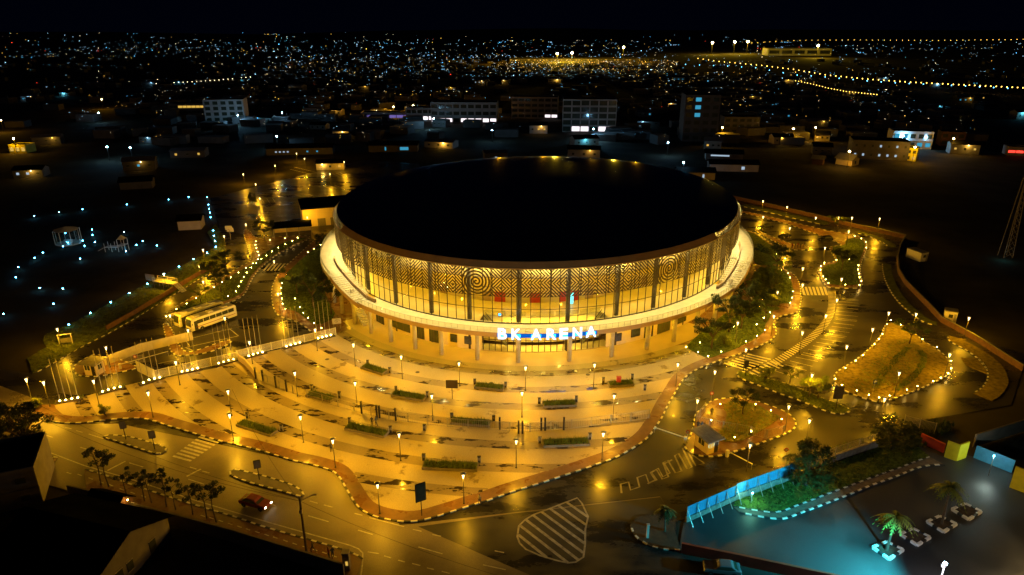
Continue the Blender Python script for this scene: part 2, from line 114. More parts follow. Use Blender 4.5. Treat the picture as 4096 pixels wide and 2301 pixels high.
 'up':[[(-80.07,105.73),(-79.18,106),(-78.4,106.49),(-77.51,106.82)],[(-74.35,109.05),(-73.68,109.74),(-72.91,110.31),(-72.08,110.78)],[(-68.61,112.37),(-68.11,113.45),(-67.35,113.94),(-66.53,114.37)],[(-63.4,116.74),(-62.58,117.19),(-61.79,117.64),(-61.01,118.15)],[(-57.78,120.26),(-57.04,120.8),(-56.29,121.47),(-55.51,121.95)],[(-53.02,123.48),(-52.35,124.11),(-51.6,124.67),(-50.82,125.18)],[(-46.78,127.89),(-46.07,128.55),(-45.3,129.08),(-44.5,129.62)],[(-41.23,131.8),(-40.47,132.29),(-39.73,132.85),(-38.92,133.41)]],
 'garden_blue':[(-166.91,231.56),(-161.48,236.74),(-155.69,241.12),(-131.63,256.32),(-118.23,259.75),(-112.89,247.97),(-110.04,241.73),(-107.51,236.35),(-104.52,229.7),(-96.86,213.24),(-94.15,207.24),(-91.56,201.54),(-88.87,195.56),(-89.12,189.88),(-90.56,184.12),(-91.6,177.38),(-92.8,171.27),(-93.54,163.9),(-94.76,157.43),(-96,151.23),(-97.08,144.69),(-98.07,138.1),(-136.83,214.38),(-133.03,208.01),(-127.87,200.37),(-132.59,201.98),(-128.88,196.67),(-135.75,199.8),(-135,196.11),(-143.06,210.36),(-124.96,211.63),(-113.8,201.54),(-113.69,197.51),(-107.18,196.95),(-118.03,197.66),(-119.75,195.97),(-122.86,184.25),(-136.33,185),(-135.51,176.91),(-130.63,168.79),(-119.26,160.9),(-113.1,160.41),(-109.08,150.26),(-137.1,189.88),(-113.56,191.34),(-116.7,144.12),(-125.88,260.69),(-143.45,248.4)],
 'fence_flag_b':[(-55.16,122.97),(-46.91,128.38),(-38.04,134.2)],
 'fence_flag_a':[(-67.29,114.19),(-61.09,118.21),(-54.6,122.06)],
 'panel_wall':[(-72.51,117.76),(-67.29,114.19)],
 'parapet':[(-54.46,121.93),(-52.53,120.04),(-50.26,117.12),(-48.41,114.43)],
 'fence_plaza':[(-48.41,114.43),(-46.67,113.4),(-43.48,111.02),(-41.08,109.58),(-36.3,106.9),(-31.25,104.48),(-28.65,103.23),(-25.76,102),(-22.97,100.69),(-22.49,100.54),(-19.63,99.71),(-16.91,99.07),(-14,98.35),(-11.04,97.78),(-8.03,97.31),(-4.92,96.98),(-2.03,96.84),(1.07,95.87),(1.71,95.87),(4.8,96.65),(5.44,96.7),(8.53,96.84),(11.8,97.64),(14.94,98.35),(18.04,99.07),(21.13,99.56),(23.26,100.39)],
 'gateposts':[(-48.41,114.43),(-46.67,113.4),(-43.48,111.02),(-41.08,109.58),(-25.84,102),(-22.97,100.69),(-22.49,100.54),(-19.63,99.71),(-2.03,96.84),(1.07,95.78),(1.71,95.78),(4.8,96.65),(5.44,96.7),(8.53,96.84)],
 'fence_guard':([(30.74,98.5),(33.05,97.41),(35.1,96.47),(37.7,95.78),(40.76,94.33)],[(40.97,94.2),(44.24,95.55)],[(30.69,98.59),(32.18,101.04),(33.25,102.56)]),
 'planters':[((-28.99,119.25),(-24.4,116.48)),((-6.72,111.43),(-1.6,110.44)),((17.94,111.79),(22.46,112.38)),((-21.47,108.56),(-15.6,106.68)),((5.45,104.64),(11.17,105.06)),((-10.2,99.32),(-3.62,98.35)),((-27.32,97.64),(-20.43,95.18)),((4.98,92.56),(12.23,93.09)),((-13.41,86.87),(-5.18,86.28)),((-45.5,98.69),(-38.86,95.55)),((-36.73,108.45),(-31.82,106.25))],
 'pylons':[(-28.3,119.91),(-23.49,116.8),(-6.9,112.2),(-1.18,111.02),(17.06,112.8),(22.66,114.13),(24.3,110.04),(-21.1,109.47),(-15.19,107.5),(4.79,105.33),(11.39,105.97),(-10.2,100.2),(-3.1,99.46),(-27.18,98.73),(-19.91,96.14),(-14.4,96.65),(4.45,93),(12.53,94.1),(-13.5,88.38),(-5.01,87.74),(-30.88,107.23),(-44.91,100.44),(-37.9,96.61),(-36.6,110.04),(-30.96,107.5)],
 'signs':[(-62.25,94.1),(-56.26,91.36),(-37.09,83.59)],
 'boards':[(-10.67,106.9),(-12.26,75.66),(56.19,103.18),(44.41,115.42)],
 'people':[(-69.44,101.14),(-25.15,68.76),(-22.85,67.67),(-22.37,67.67),(-23.31,98.02),(-22.64,98.21),(-28.23,90.52),(-4.51,77.96),(34.08,101.19),(30.66,96.94),(31.19,96.7),(31.6,96.61),(84.27,196.15),(84.95,195.76),(86.1,196.55),(86.72,196),(87.62,196.15),(88.62,197.75)],
 'bus':[(-69.42,135.06),(-63.51,143.22),(-71.96,136.36),(-72.9,137.1),(-75.4,138.21)],
 'cars':([(95.28,203.21),(99.82,204.24)],[(84.11,206.55),(88.46,208.75)],[(82.23,217.98),(86.59,219.14)],[(23.74,65.77),(27.39,65.26)]),
 'hut_r':[(28.47,90.94),(30.45,90.11),(32.56,92.87)],
 'hut_l':[(-81.72,116.48),(-79.16,115.67),(-78.86,117.95)],
 'cabin_r':[(98.22,142.43),(98.45,140.72),(99.87,140.49)],
 'cabin_r2':[(115.87,187.48),(116.37,183.73)],
 'barrier':([(33.3,89.48),(36.04,86.09)],[(27.66,93.18),(23.27,96.24)]),
 'pole':[(-26,68.81)],
 'trees_arena':[(70.93,172.69),(64.68,164.77),(65.07,159.83),(47.28,135.64),(54.9,145.64),(41.26,127.4),(55.95,155.15),(59.68,155.15)],
 'trees_isl':[(90.37,176.61),(83.25,129.38),(105.89,213.98),(39.52,101.55),(47.97,114.31),(51.95,112.8),(53.59,107.9),(54.79,107.07)],
 'trees_dark':[(42.54,82.18),(59.85,91.37)],
 'trees_left':[(-76.99,173.24),(-76.53,164.77),(-73.13,159.83),(-75.22,152.9),(-76.93,203.94),(-98.02,252.38)],
 'trees_gleft':[(-57.75,198.18),(-53.74,158.87),(-47.13,149.84),(-55.61,175.48),(-41.82,145.64),(-52.63,192.7)],
 'tree_big':[(-75.37,90.02)],
 'trees_street':[(-59.65,82.35),(-58.32,81.99),(-54.33,79.54),(-51.48,78.69),(-50.33,78.36),(-47.87,77.53),(-46.28,76.87),(-43.5,75.91),(-41.25,75.12),(-39.67,74.34)],
 'palms':[(47.49,68.96),(57.42,73.98),(20.13,72.68)],
 'flood':[(52.4,64.13)],
 'stairs_pt':[(-93.45,165.78),(-89.01,161.77),(-83.47,158.87),(-82,159.83)],
 'hoop':[(-90.47,207.7)],
 'gazebo':[(-136.82,201.75)],
 'play':[(-117.71,194.04)],
 'annex':[(-78.73,205.43),(-67.03,211.59),(-59.12,223.19),(-61.24,234.1)],
 'bldg_bl1':[(-70.65,75.28),(-68.19,75.85),(-64.92,82.64)],
 'wall_street':[(-62.58,79.77),(-59.13,78.73),(-50.62,75.67),(-36.12,70.77),(-20.24,64.72)],
 'gable':[(-47.46,64.37),(-41.16,64.95)],
 'bg':{'white4':(-204.24,501.02),
 'yell':(-249.81,543.53),
 'house_l':(-262.76,368.7),
 'shop_a':(-59.39,504.98),
 'shop_b':(-33.1,493.27),
 'shop_c':(-86.48,511.45),
 'mid4':(17.26,521.45),
 'frame':(49.68,451.2),
 'tower':(110.56,412.72),
 'low_r':(144.37,441.73),
 'white_r':(221.48,384.72),
 'dark_r':(187.29,351.87),
 'yellow_r':(200.78,345.92),
 'orange_r':(249.05,392),
 'gable_r':(163.57,332.76),
 'hut_o':(149.69,333.48),
 'long_a':(103.31,318.81),
 'long_b':(107.5,347.88),
 'long_c':(81.41,301.33),
 'row_l':(-112.06,364.36),
 'row_m':(-64.13,373.15),
 'park_house':(-106.72,219.76),
 'lawn_house':(-156.21,281.22),
 'red_shop':(267.02,360.1),
 'mast':(143.54,188.76),
 'lamps_y':[(-88.1,521.45),(-74.49,530.07),(-61.55,521.45),(-46.27,513.09),(-16.07,497.12),(163.14,402.11),(159.51,323.91),(197.32,336.42),(233.22,364.36),(-336.62,577.63),(-324.02,441.73),(-263.15,364.36),(178.21,407.35),(123.49,407.35)],
 'lamps_b':[(-289.5,489.48),(-186.5,474.87),(-160.85,489.48),(-128.69,377.7),(-201.6,342.06),(-189.04,340.16),(47.95,407.35),(80.71,355.94),(215.1,380.02),(226.41,377.7),(-11.53,402.11),(-56.43,454.44),(-51.35,457.73),(75.51,299.83)],
 'row_a':[(355.99,1375.97),(357.54,1343.22),(359.01,1311.97),(360.42,1282.12),(362.67,1256.68),(366.67,1238.38),(370.55,1220.6),(374.33,1203.32),(378.01,1186.51),(381.58,1170.15),(385.06,1154.23),(388.45,1138.73),(391.32,1122.41),(392.86,1103.02),(394.35,1084.27),(395.79,1066.13),(397.19,1048.58),(398.54,1031.59),(399.84,1015.12),(398.95,993.8),(398.03,973.19),(397.15,953.4),(396.31,934.38),(395.49,916.09),(394.71,898.48),(395.9,885.88),(398.13,875.99),(400.32,866.31),(402.46,856.83),(404.55,847.55),(406.6,838.47),(408.6,829.58),(410.67,821.06),(413.78,814.89),(416.84,808.8),(419.87,802.81),(422.84,796.9),(425.78,791.07),(428.67,785.32),(431.53,779.66),(434.77,774.85),(438.33,770.74),(441.86,766.68),(445.35,762.65),(448.81,758.67),(452.23,754.73),(455.61,750.83),(458.96,746.96),(462.28,743.14),(465.72,739.59),(469.18,736.17),(472.61,732.78),(476.01,729.42),(479.38,726.09),(482.72,722.79),(486.03,719.52),(489.25,716.18),(492.36,712.75),(495.44,709.36),(498.49,705.99),(501.52,702.66),(504.51,699.36)],
 'row_b':[(331.11,829.83),(330.84,820.24),(330.57,810.87),(330.31,801.7),(330.06,792.73),(329.81,783.95),(329.39,774.94),(328.26,764.49),(327.16,754.32),(326.09,744.41),(325.05,734.75),(324.07,725.41),(324.14,718.54),(324.21,711.79),(324.27,705.16),(324.34,698.65),(324.4,692.26),(324.8,686.69),(326.14,683.19),(327.46,679.73),(328.78,676.3),(330.08,672.91),(331.37,669.55),(332.64,666.22),(333.9,662.92),(335.16,659.65),(336.39,656.42),(337.62,653.21)],
 'row_c':[(904.41,2731.35),(951.21,2802.98),(1000.51,2878.45),(1052.51,2958.05),(1107.44,3042.14),(1165.57,3131.11),(1227.17,3225.4),(1266.75,3258.48),(1300.03,3274.15),(1333.64,3289.97),(1367.56,3305.95),(1401.82,3322.07),(1436.41,3338.36),(1471.33,3354.81),(1506.61,3371.42),(1542.22,3388.19),(1578.2,3405.13),(1602.26,3396.05),(1625.1,3384.71),(1647.78,3373.45),(1670.32,3362.26),(1692.71,3351.14),(1714.95,3340.1),(1737.04,3329.13),(1759,3318.23),(1780.81,3307.4),(1802.47,3296.64),(1824,3285.95),(1845.39,3275.33),(1866.65,3264.77),(1887.77,3254.29),(1912.16,3249.71),(1948.16,3264.84),(1984.5,3280.11),(2021.17,3295.53),(2058.18,3311.09),(2095.55,3326.8),(2133.27,3342.66),(2171.34,3358.66),(2209.78,3374.82),(2248.59,3391.14),(2287.78,3407.61),(2327.34,3424.24),(2367.29,3441.04),(2407.63,3458),(2448.37,3475.12)],
 'row_d':[(279.56,1154.5),(297.75,1137.3),(315.42,1120.6),(331.63,1101.15),(346.93,1081.19),(360.73,1059.1),(359.04,996.39),(357.54,940.54),(357.91,894.78),(368.6,877.9),(377.59,858.62),(384.67,836.75),(391.41,815.94),(397.17,794.77),(404.78,778.83),(413.62,766.35),(422.96,755.66),(433.16,747.22),(443.15,738.96),(452.93,730.88),(461.64,721.6),(470.11,712.48),(478.37,703.59),(486.43,694.9)],
 'row_e':[(-399.01,795.85),(-395.57,799.17),(-392.1,802.51),(-388.6,805.88),(-385.07,809.28),(-381.52,812.7),(-377.93,816.16),(-374.32,819.64),(-370.85,823.55),(-367.57,828),(-364.25,832.5),(-360.9,837.05),(-357.52,841.65),(-354.09,846.3),(-351.44,852.96),(-348.84,859.97),(-346.19,867.1),(-343.51,874.34),(-340.78,881.7),(-338,889.18),(-335.18,896.79),(-332.31,904.53)],
 'terminal':(120.05,1392.97),
 'masts':[(82.8,1311.87),(111.51,1337.85),(245.14,1588.8),(511.39,1847.45),(583.74,1898.85),(625.23,1920.21),(688.83,1626.82)],
 'hangar':(708.77,1798.73)}}
# ------------------------------------------------------------------ helpers
def nth(n):
    w = ['', 'first', 'second', 'third', 'fourth', 'fifth', 'sixth', 'seventh', 'eighth', 'ninth', 'tenth', 'eleventh', 'twelfth']
    return w[n] if n < len(w) else '%d%s' % (n, 'th' if 10 < n % 100 < 14 else {1: 'st', 2: 'nd', 3: 'rd'}.get(n % 10, 'th'))
class MB:
    def __init__(s): s.v = []; s.f = []; s.m = []
    def face(s, pts, m=0):
        n = len(s.v); s.v += [tuple(p) for p in pts]; s.f.append(tuple(range(n, n + len(pts)))); s.m.append(m)
    def raw(s, vs, fs, m=0):
        n = len(s.v); s.v += [tuple(p) for p in vs]
        for f in fs: s.f.append(tuple(n + i for i in f)); s.m.append(m)
    def box(s, c, d, rz=0, m=0, skip=()):
        x, y, z = [q / 2 for q in d]; ca, sa = cos(rz), sin(rz)
        P = [(-x, -y, -z), (x, -y, -z), (x, y, -z), (-x, y, -z), (-x, -y, z), (x, -y, z), (x, y, z), (-x, y, z)]
        F = [(3, 2, 1, 0), (4, 5, 6, 7), (0, 1, 5, 4), (1, 2, 6, 5), (2, 3, 7, 6), (3, 0, 4, 7)]
        s.raw([(c[0] + p[0] * ca - p[1] * sa, c[1] + p[0] * sa + p[1] * ca, c[2] + p[2]) for p in P], [f for i, f in enumerate(F) if i not in skip], m); return s
    def bar(s, a, b, w, h=None, m=0):
        a = Vector(a); b = Vector(b); h = h or w; d = b - a
        if d.length < 1e-6: return s
        d.normalize(); up = Vector((0, 0, 1)) if abs(d.z) < .98 else Vector((1, 0, 0))
        r = d.cross(up).normalized() * (w / 2); u = r.cross(d).normalized() * (h / 2)
        V = [a - r - u, a + r - u, a + r + u, a - r + u, b - r - u, b + r - u, b + r + u, b - r + u]
        s.raw(V, [(0, 1, 2, 3), (7, 6, 5, 4), (0, 4, 5, 1), (1, 5, 6, 2), (2, 6, 7, 3), (3, 7, 4, 0)], m); return s
    def tube(s, pts, rad, n=6, m=0, cap=True):
        pts = [Vector(p) for p in pts]; k = len(pts)
        if not hasattr(rad, '__len__'): rad = [rad] * k
        V = []
        for i, p in enumerate(pts):
            d = (pts[min(i + 1, k - 1)] - pts[max(i - 1, 0)]).normalized()
            up = Vector((0, 0, 1)) if abs(d.z) < .9 else Vector((1, 0, 0))
            r = d.cross(up).normalized(); u = r.cross(d)
            V += [p + (r * cos(2 * pi * j / n) + u * sin(2 * pi * j / n)) * rad[i] for j in range(n)]
        F = [(i * n + j, i * n + (j + 1) % n, (i + 1) * n + (j + 1) % n, (i + 1) * n + j) for i in range(k - 1) for j in range(n)]
        if cap: F += [tuple(range(n - 1, -1, -1)), tuple(range((k - 1) * n, k * n))]
        s.raw(V, F, m); return s
    def lathe(s, prof, n=10, c=(0, 0, 0), m=0):
        V = []; F = []
        for r, z in prof: V += [(c[0] + r * cos(2 * pi * j / n), c[1] + r * sin(2 * pi * j / n), c[2] + z) for j in range(n)]
        for i in range(len(prof) - 1):
            for j in range(n): F.append((i * n + j, i * n + (j + 1) % n, (i + 1) * n + (j + 1) % n, (i + 1) * n + j))
        if prof[0][0] > 1e-4: F.append(tuple(range(n - 1, -1, -1)))
        if prof[-1][0] > 1e-4: k = (len(prof) - 1) * n; F.append(tuple(range(k, k + n)))
        s.raw(V, F, m); return s
    def flat(s, poly, z, m=0):
        vs, _, fs, *_r = delaunay_2d_cdt([Vector(p[:2]) for p in poly], [], [list(range(len(poly)))], 1, 1e-4)
        s.raw([(v.x, v.y, z) for v in vs], [tuple(f) for f in fs], m)
    def prism(s, poly, z0, z1, m=0, bottom=False):
        poly = ccw(poly); n = len(poly); s.flat(poly, z1, m)
        s.raw([(p[0], p[1], z1) for p in poly] + [(p[0], p[1], z0) for p in poly], [(i, n + i, n + (i + 1) % n, (i + 1) % n) for i in range(n)], m)
        if bottom: s.face([(p[0], p[1], z0) for p in reversed(poly)], m)
        return s
    def mesh(s, name, mats=(), smooth=False):
        me = bpy.data.meshes.new(name); me.from_pydata(s.v, [], s.f)
        for m in (mats if isinstance(mats, (list, tuple)) else [mats]): me.materials.append(M[m] if isinstance(m, str) else m)
        if any(s.m): me.polygons.foreach_set('material_index', s.m)
        if smooth: me.polygons.foreach_set('use_smooth', [True] * len(me.polygons))
        me.update(); return me
    def obj(s, name, mats, parent=None, loc=None, rz=0, smooth=False):
        return put(name, s.mesh(name, mats, smooth), parent, loc, rz)
def ccw(p):
    a = sum(p[i][0] * p[(i + 1) % len(p)][1] - p[(i + 1) % len(p)][0] * p[i][1] for i in range(len(p)))
    return list(p) if a > 0 else list(reversed(p))
def put(name, me, parent=None, loc=None, rz=0, sc=None):
    o = bpy.data.objects.new(name, me); COL.objects.link(o)
    if loc is not None: o.location = loc if len(loc) == 3 else (loc[0], loc[1], 0)
    if rz: o.rotation_euler = (0, 0, rz)
    if sc is not None: o.scale = sc if hasattr(sc, '__len__') else (sc, sc, sc)
    if parent is not None: o.parent = parent
    return o
def tag(o, label=None, cat=None, group=None, kind=None):
    if label: o['label'] = label
    if cat: o['category'] = cat
    if group: o['group'] = group
    if kind: o['kind'] = kind
    return o
def thing(name, label, cat, loc=(0, 0, 0), rz=0, group=None, sc=None):
    return tag(put(name, None, None, loc, rz, sc), label, cat, group)
def struct(o): o['kind'] = 'structure'; return o
def copy_tree(o, loc=None, rz=None, label=None, group=None, parent=None):
    c = o.copy(); COL.objects.link(c); c.parent = parent
    if loc is not None: c.location = loc if len(loc) == 3 else (loc[0], loc[1], 0)
    if rz is not None: c.rotation_euler = (0, 0, rz)
    if label: c['label'] = label
    if group: c['group'] = group
    for ch in o.children: copy_tree(ch, parent=c)
    return c
def lamp(name, parent, loc, watts, color, radius=.12, spot=None, soft=.5):
    l = bpy.data.lights.new(name, 'SPOT' if spot else 'POINT'); l.energy = watts; l.color = color; l.shadow_soft_size = radius
    if spot: l.spot_size = radians(spot); l.spot_blend = soft
    o = bpy.data.objects.new(name, l); COL.objects.link(o); o.location = loc
    if parent is not None: o.parent = parent
    return o
def lights(name, parent, locs, watts, color, radius=.12):
    l = bpy.data.lights.new(name, 'POINT'); l.energy = watts; l.color = color; l.shadow_soft_size = radius
    for p in locs:
        o = bpy.data.objects.new(name, l); COL.objects.link(o); o.location = p
        if parent is not None: o.parent = parent
def chaikin(L, closed=False, n=1):
    for _ in range(n):
        out = []; k = len(L)
        for i in range(k if closed else k - 1):
            a, b = L[i], L[(i + 1) % k]
            out += [(a[0] * .75 + b[0] * .25, a[1] * .75 + b[1] * .25), (a[0] * .25 + b[0] * .75, a[1] * .25 + b[1] * .75)]
        L = out if closed else [L[0]] + out + [L[-1]]
    return L
def resample(L, step, closed=False):
    P = list(L) + ([L[0]] if closed else [])
    seg = [hypot(P[i + 1][0] - P[i][0], P[i + 1][1] - P[i][1]) for i in range(len(P) - 1)]
    tot = sum(seg); n = max(1, round(tot / step)); out = []; i = 0; acc = 0
    for k in range(n + 1):
        t = tot * k / n
        while i < len(seg) - 1 and acc + seg[i] < t: acc += seg[i]; i += 1
        f = 0 if seg[i] < 1e-9 else (t - acc) / seg[i]
        out.append((P[i][0] + (P[i + 1][0] - P[i][0]) * f, P[i][1] + (P[i + 1][1] - P[i][1]) * f))
    return out
def inside(p, poly):
    x, y = p; c = False; j = len(poly) - 1
    for i in range(len(poly)):
        a, b = poly[i], poly[j]
        if (a[1] > y) != (b[1] > y) and x < (b[0] - a[0]) * (y - a[1]) / (b[1] - a[1]) + a[0]: c = not c
        j = i
    return c
def strip(mb, L, w, z, m=0, closed=False):
    P = list(L) + ([L[0]] if closed else []); k = len(P); l = []; r = []
    for i in range(k):
        a = P[max(i - 1, 0)]; b = P[min(i + 1, k - 1)]; dx, dy = b[0] - a[0], b[1] - a[1]; q = hypot(dx, dy) or 1
        nx, ny = -dy / q * w / 2, dx / q * w / 2
        l.append((P[i][0] + nx, P[i][1] + ny, z)); r.append((P[i][0] - nx, P[i][1] - ny, z))
    for i in range(k - 1): mb.face([l[i + 1], l[i], r[i], r[i + 1]], m)
def offset_line(L, d):
    out = []; k = len(L)
    for i in range(k):
        a = L[max(i - 1, 0)]; b = L[min(i + 1, k - 1)]; dx, dy = b[0] - a[0], b[1] - a[1]; q = hypot(dx, dy) or 1
        out.append((L[i][0] - dy / q * d, L[i][1] + dx / q * d))
    return out
# ------------------------------------------------------------------ materials (all procedural)
M = {}
def nodes(name):
    m = bpy.data.materials.new(name); m.use_nodes = True; M[name] = m
    return m, m.node_tree.nodes, m.node_tree.links, m.node_tree.nodes['Principled BSDF']
def noise(n, l, scale, detail=4, rough=.55, vec=None):
    t = n.new('ShaderNodeTexNoise'); t.inputs['Scale'].default_value = scale; t.inputs['Detail'].default_value = detail; t.inputs['Roughness'].default_value = rough
    if vec is None:
        g = n.new('ShaderNodeNewGeometry'); vec = g.outputs['Position']
    l.new(vec, t.inputs['Vector']); return t.outputs['Fac']
def ramp(n, l, fac, stops):
    r = n.new('ShaderNodeValToRGB'); e = r.color_ramp.elements
    while len(e) < len(stops): e.new(.5)
    for k, (p, c) in enumerate(stops):
        e[k].position = p; e[k].color = (*(c if hasattr(c, '__len__') else (c, c, c)), 1)
    l.new(fac, r.inputs[0]); return r.outputs[0]
def rough_mat(name, col, rough=.6, var=.25, scale=1.5, metal=0, bump=0, bscale=20, spec=.5):
    m, n, l, b = nodes(name)
    f = noise(n, l, scale)
    l.new(ramp(n, l, f, [(.3, [c * (1 - var) for c in col]), (.7, [min(1, c * (1 + var)) for c in col])]), b.inputs['Base Color'])
    b.inputs['Roughness'].default_value = rough; b.inputs['Metallic'].default_value = metal; b.inputs['Specular IOR Level'].default_value = spec
    if bump:
        bp = n.new('ShaderNodeBump'); bp.inputs['Strength'].default_value = bump; bp.inputs['Distance'].default_value = .05
        l.new(noise(n, l, bscale), bp.inputs['Height']); l.new(bp.outputs[0], b.inputs['Normal'])
    return m
def wet_mat(name, dry, wet, r_dry, r_wet, scale, lo, hi, bump=.15, spec=.5, fine=3.0, stretch=(1, 1, 1), bscale=1.2):
    """rain-wet ground: patches of standing water are darker and much smoother"""
    m, n, l, b = nodes(name)
    g = n.new('ShaderNodeNewGeometry'); mp = n.new('ShaderNodeMapping'); mp.inputs['Scale'].default_value = stretch; l.new(g.outputs['Position'], mp.inputs[0])
    big = noise(n, l, scale, 5, .6, mp.outputs[0]); fn = noise(n, l, fine, 5, .6, mp.outputs[0])
    mx = n.new('ShaderNodeMath'); mx.operation = 'MULTIPLY_ADD'; mx.inputs[1].default_value = .16; l.new(fn, mx.inputs[0]); l.new(big, mx.inputs[2])
    mask = ramp(n, l, mx.outputs[0], [(lo + .08, 0), (hi + .08, 1)])
    b.inputs['Specular IOR Level'].default_value = spec
    gr = noise(n, l, 9, 3); dcol = ramp(n, l, gr, [(.3, [c * .75 for c in dry]), (.7, [c * 1.25 for c in dry])])
    mc = n.new('ShaderNodeMix'); mc.data_type = 'RGBA'; l.new(mask, mc.inputs[0]); l.new(dcol, mc.inputs[6]); mc.inputs[7].default_value = (*wet, 1); l.new(mc.outputs[2], b.inputs['Base Color'])
    mr = n.new('ShaderNodeMapRange'); mr.inputs[3].default_value = r_dry; mr.inputs[4].default_value = r_wet; l.new(mask, mr.inputs[0]); l.new(mr.outputs[0], b.inputs['Roughness'])
    bp = n.new('ShaderNodeBump'); bp.inputs['Strength'].default_value = bump; bp.inputs['Distance'].default_value = .05
    l.new(noise(n, l, bscale, 6, .7), bp.inputs['Height']); l.new(bp.outputs[0], b.inputs['Normal'])
    return m
def emit_mat(name, col, strength, sampled=True, through=False):
    m = bpy.data.materials.new(name); m.use_nodes = True; n = m.node_tree.nodes; l = m.node_tree.links; n.clear()
    o = n.new('ShaderNodeOutputMaterial'); e = n.new('ShaderNodeEmission'); e.inputs[0].default_value = (*col, 1); e.inputs[1].default_value = strength
    if through:
        t = n.new('ShaderNodeBsdfTransparent'); a = n.new('ShaderNodeAddShader'); l.new(e.outputs[0], a.inputs[0]); l.new(t.outputs[0], a.inputs[1]); l.new(a.outputs[0], o.inputs[0])
    else: l.new(e.outputs[0], o.inputs[0])
    if not sampled: m.cycles.emission_sampling = 'NONE'
    M[name] = m; return m
def glass_mat(name, tint, refl=.08, rough=.03):
    m = bpy.data.materials.new(name); m.use_nodes = True; n = m.node_tree.nodes; l = m.node_tree.links; n.clear()
    o = n.new('ShaderNodeOutputMaterial'); t = n.new('ShaderNodeBsdfTransparent'); t.inputs[0].default_value = (*tint, 1)
    g = n.new('ShaderNodeBsdfGlossy'); g.inputs['Roughness'].default_value = rough; w = n.new('ShaderNodeLayerWeight'); w.inputs[0].default_value = .25
    mm = n.new('ShaderNodeMath'); mm.operation = 'MULTIPLY_ADD'; mm.inputs[1].default_value = .5; mm.inputs[2].default_value = refl; l.new(w.outputs['Fresnel'], mm.inputs[0])
    x = n.new('ShaderNodeMixShader'); l.new(mm.outputs[0], x.inputs[0]); l.new(t.outputs[0], x.inputs[1]); l.new(g.outputs[0], x.inputs[2]); l.new(x.outputs[0], o.inputs[0])
    M[name] = m; return m
wet_mat('asphalt', (.040, .036, .031), (.020, .019, .018), .45, .20, .10, .42, .60, bump=.32, bscale=5.0, stretch=(.7, 1.6, 1), spec=.36)
wet_mat('yard_asphalt', (.045, .045, .045), (.022, .022, .022), .6, .42, .08, .45, .6, bump=.3)
wet_mat('street', (.23, .195, .15), (.12, .10, .078), .5, .26, .06, .44, .66, bump=.2)
wet_mat('plaza_light', (.40, .335, .21), (.27, .22, .135), .5, .17, .22, .60, .66, bump=.06)
wet_mat('plaza_dark', (.225, .18, .11), (.045, .035, .025), .45, .12, .40, .54, .57, bump=.06, fine=2.4, stretch=(.55, 1.5, 1))
rough_mat('apron', (.52, .40, .26), .45, .06, .4)
def brick_mat():
    m, n, l, b = nodes('brick_paving')
    t = n.new('ShaderNodeTexBrick'); g = n.new('ShaderNodeNewGeometry'); l.new(g.outputs['Position'], t.inputs[0])
    t.inputs['Scale'].default_value = 2.2; t.inputs['Color1'].default_value = (.24, .125, .05, 1); t.inputs['Color2'].default_value = (.19, .10, .04, 1); t.inputs['Mortar'].default_value = (.12, .06, .03, 1)
    f = noise(n, l, .35); mx = n.new('ShaderNodeMix'); mx.data_type = 'RGBA'; mx.blend_type = 'MULTIPLY'; mx.inputs[0].default_value = 1
    l.new(t.outputs[0], mx.inputs[6]); l.new(ramp(n, l, f, [(.3, .6), (.7, 1.1)]), mx.inputs[7]); l.new(mx.outputs[2], b.inputs['Base Color'])
    l.new(ramp(n, l, f, [(.45, .55), (.6, .25)]), b.inputs['Roughness'])
brick_mat()
rough_mat('kerb_white', (.72, .70, .64), .5, .18, 3); rough_mat('kerb_black', (.018, .018, .018), .5, .3, 3)
rough_mat('paint', (.55, .53, .48), .45, .35, 2.5)
rough_mat('paint_worn', (.36, .345, .31), .5, .4, 1.5)
rough_mat('earth', (.045, .038, .026), .95, .6, .05, spec=.1)
rough_mat('dirt_path', (.16, .12, .085), .8, .3, 1.5); rough_mat('soil', (.05, .032, .016), .95, .4, 2, bump=.6)
rough_mat('grass', (.075, .11, .016), .9, .6, 1.6, bump=.9, bscale=6, spec=.15)
rough_mat('dry_grass', (.19, .145, .016), .9, .5, 1.4, bump=.9, bscale=6, spec=.15)
rough_mat('verge', (.085, .10, .014), .9, .5, .8, bump=.9, bscale=5, spec=.15)
rough_mat('leaf', (.11, .15, .018), .7, .5, 3, spec=.25); rough_mat('leaf_dark', (.045, .06, .012), .7, .4, 3, spec=.2); rough_mat('leaf_light', (.16, .19, .025), .7, .4, 3, spec=.25)
rough_mat('bark', (.07, .05, .03), .9, .4, 6)
rough_mat('concrete', (.42, .38, .32), .7, .15, .8); rough_mat('concrete_dark', (.16, .14, .12), .7, .2, .8)
rough_mat('cream', (.62, .50, .33), .6, .06, .5); rough_mat('white_wall', (.62, .60, .56), .7, .12, .5)
rough_mat('deck_paving', (.60, .54, .42), .5, .10, .8)
rough_mat('bronze', (.042, .026, .010), .5, .15, 2, metal=.2); rough_mat('fascia', (.34, .23, .14), .5, .12, .5)
rough_mat('dark_metal', (.030, .027, .024), .45, .3, 3, metal=.4); rough_mat('steel', (.35, .33, .30), .4, .15, 3, metal=.6); rough_mat('white_metal', (.62, .60, .52), .5, .1, 3)
rough_mat('roof_membrane', (.006, .006, .009), .12, .2, .15, spec=.5)
rough_mat('dark_roof', (.005, .005, .005), 1, .4, .4, spec=0); rough_mat('tin_roof', (.20, .19, .18), .5, .25, 1.5, metal=.4)
rough_mat('mullion', (.030, .024, .012), .4, .2, 3, metal=.4)
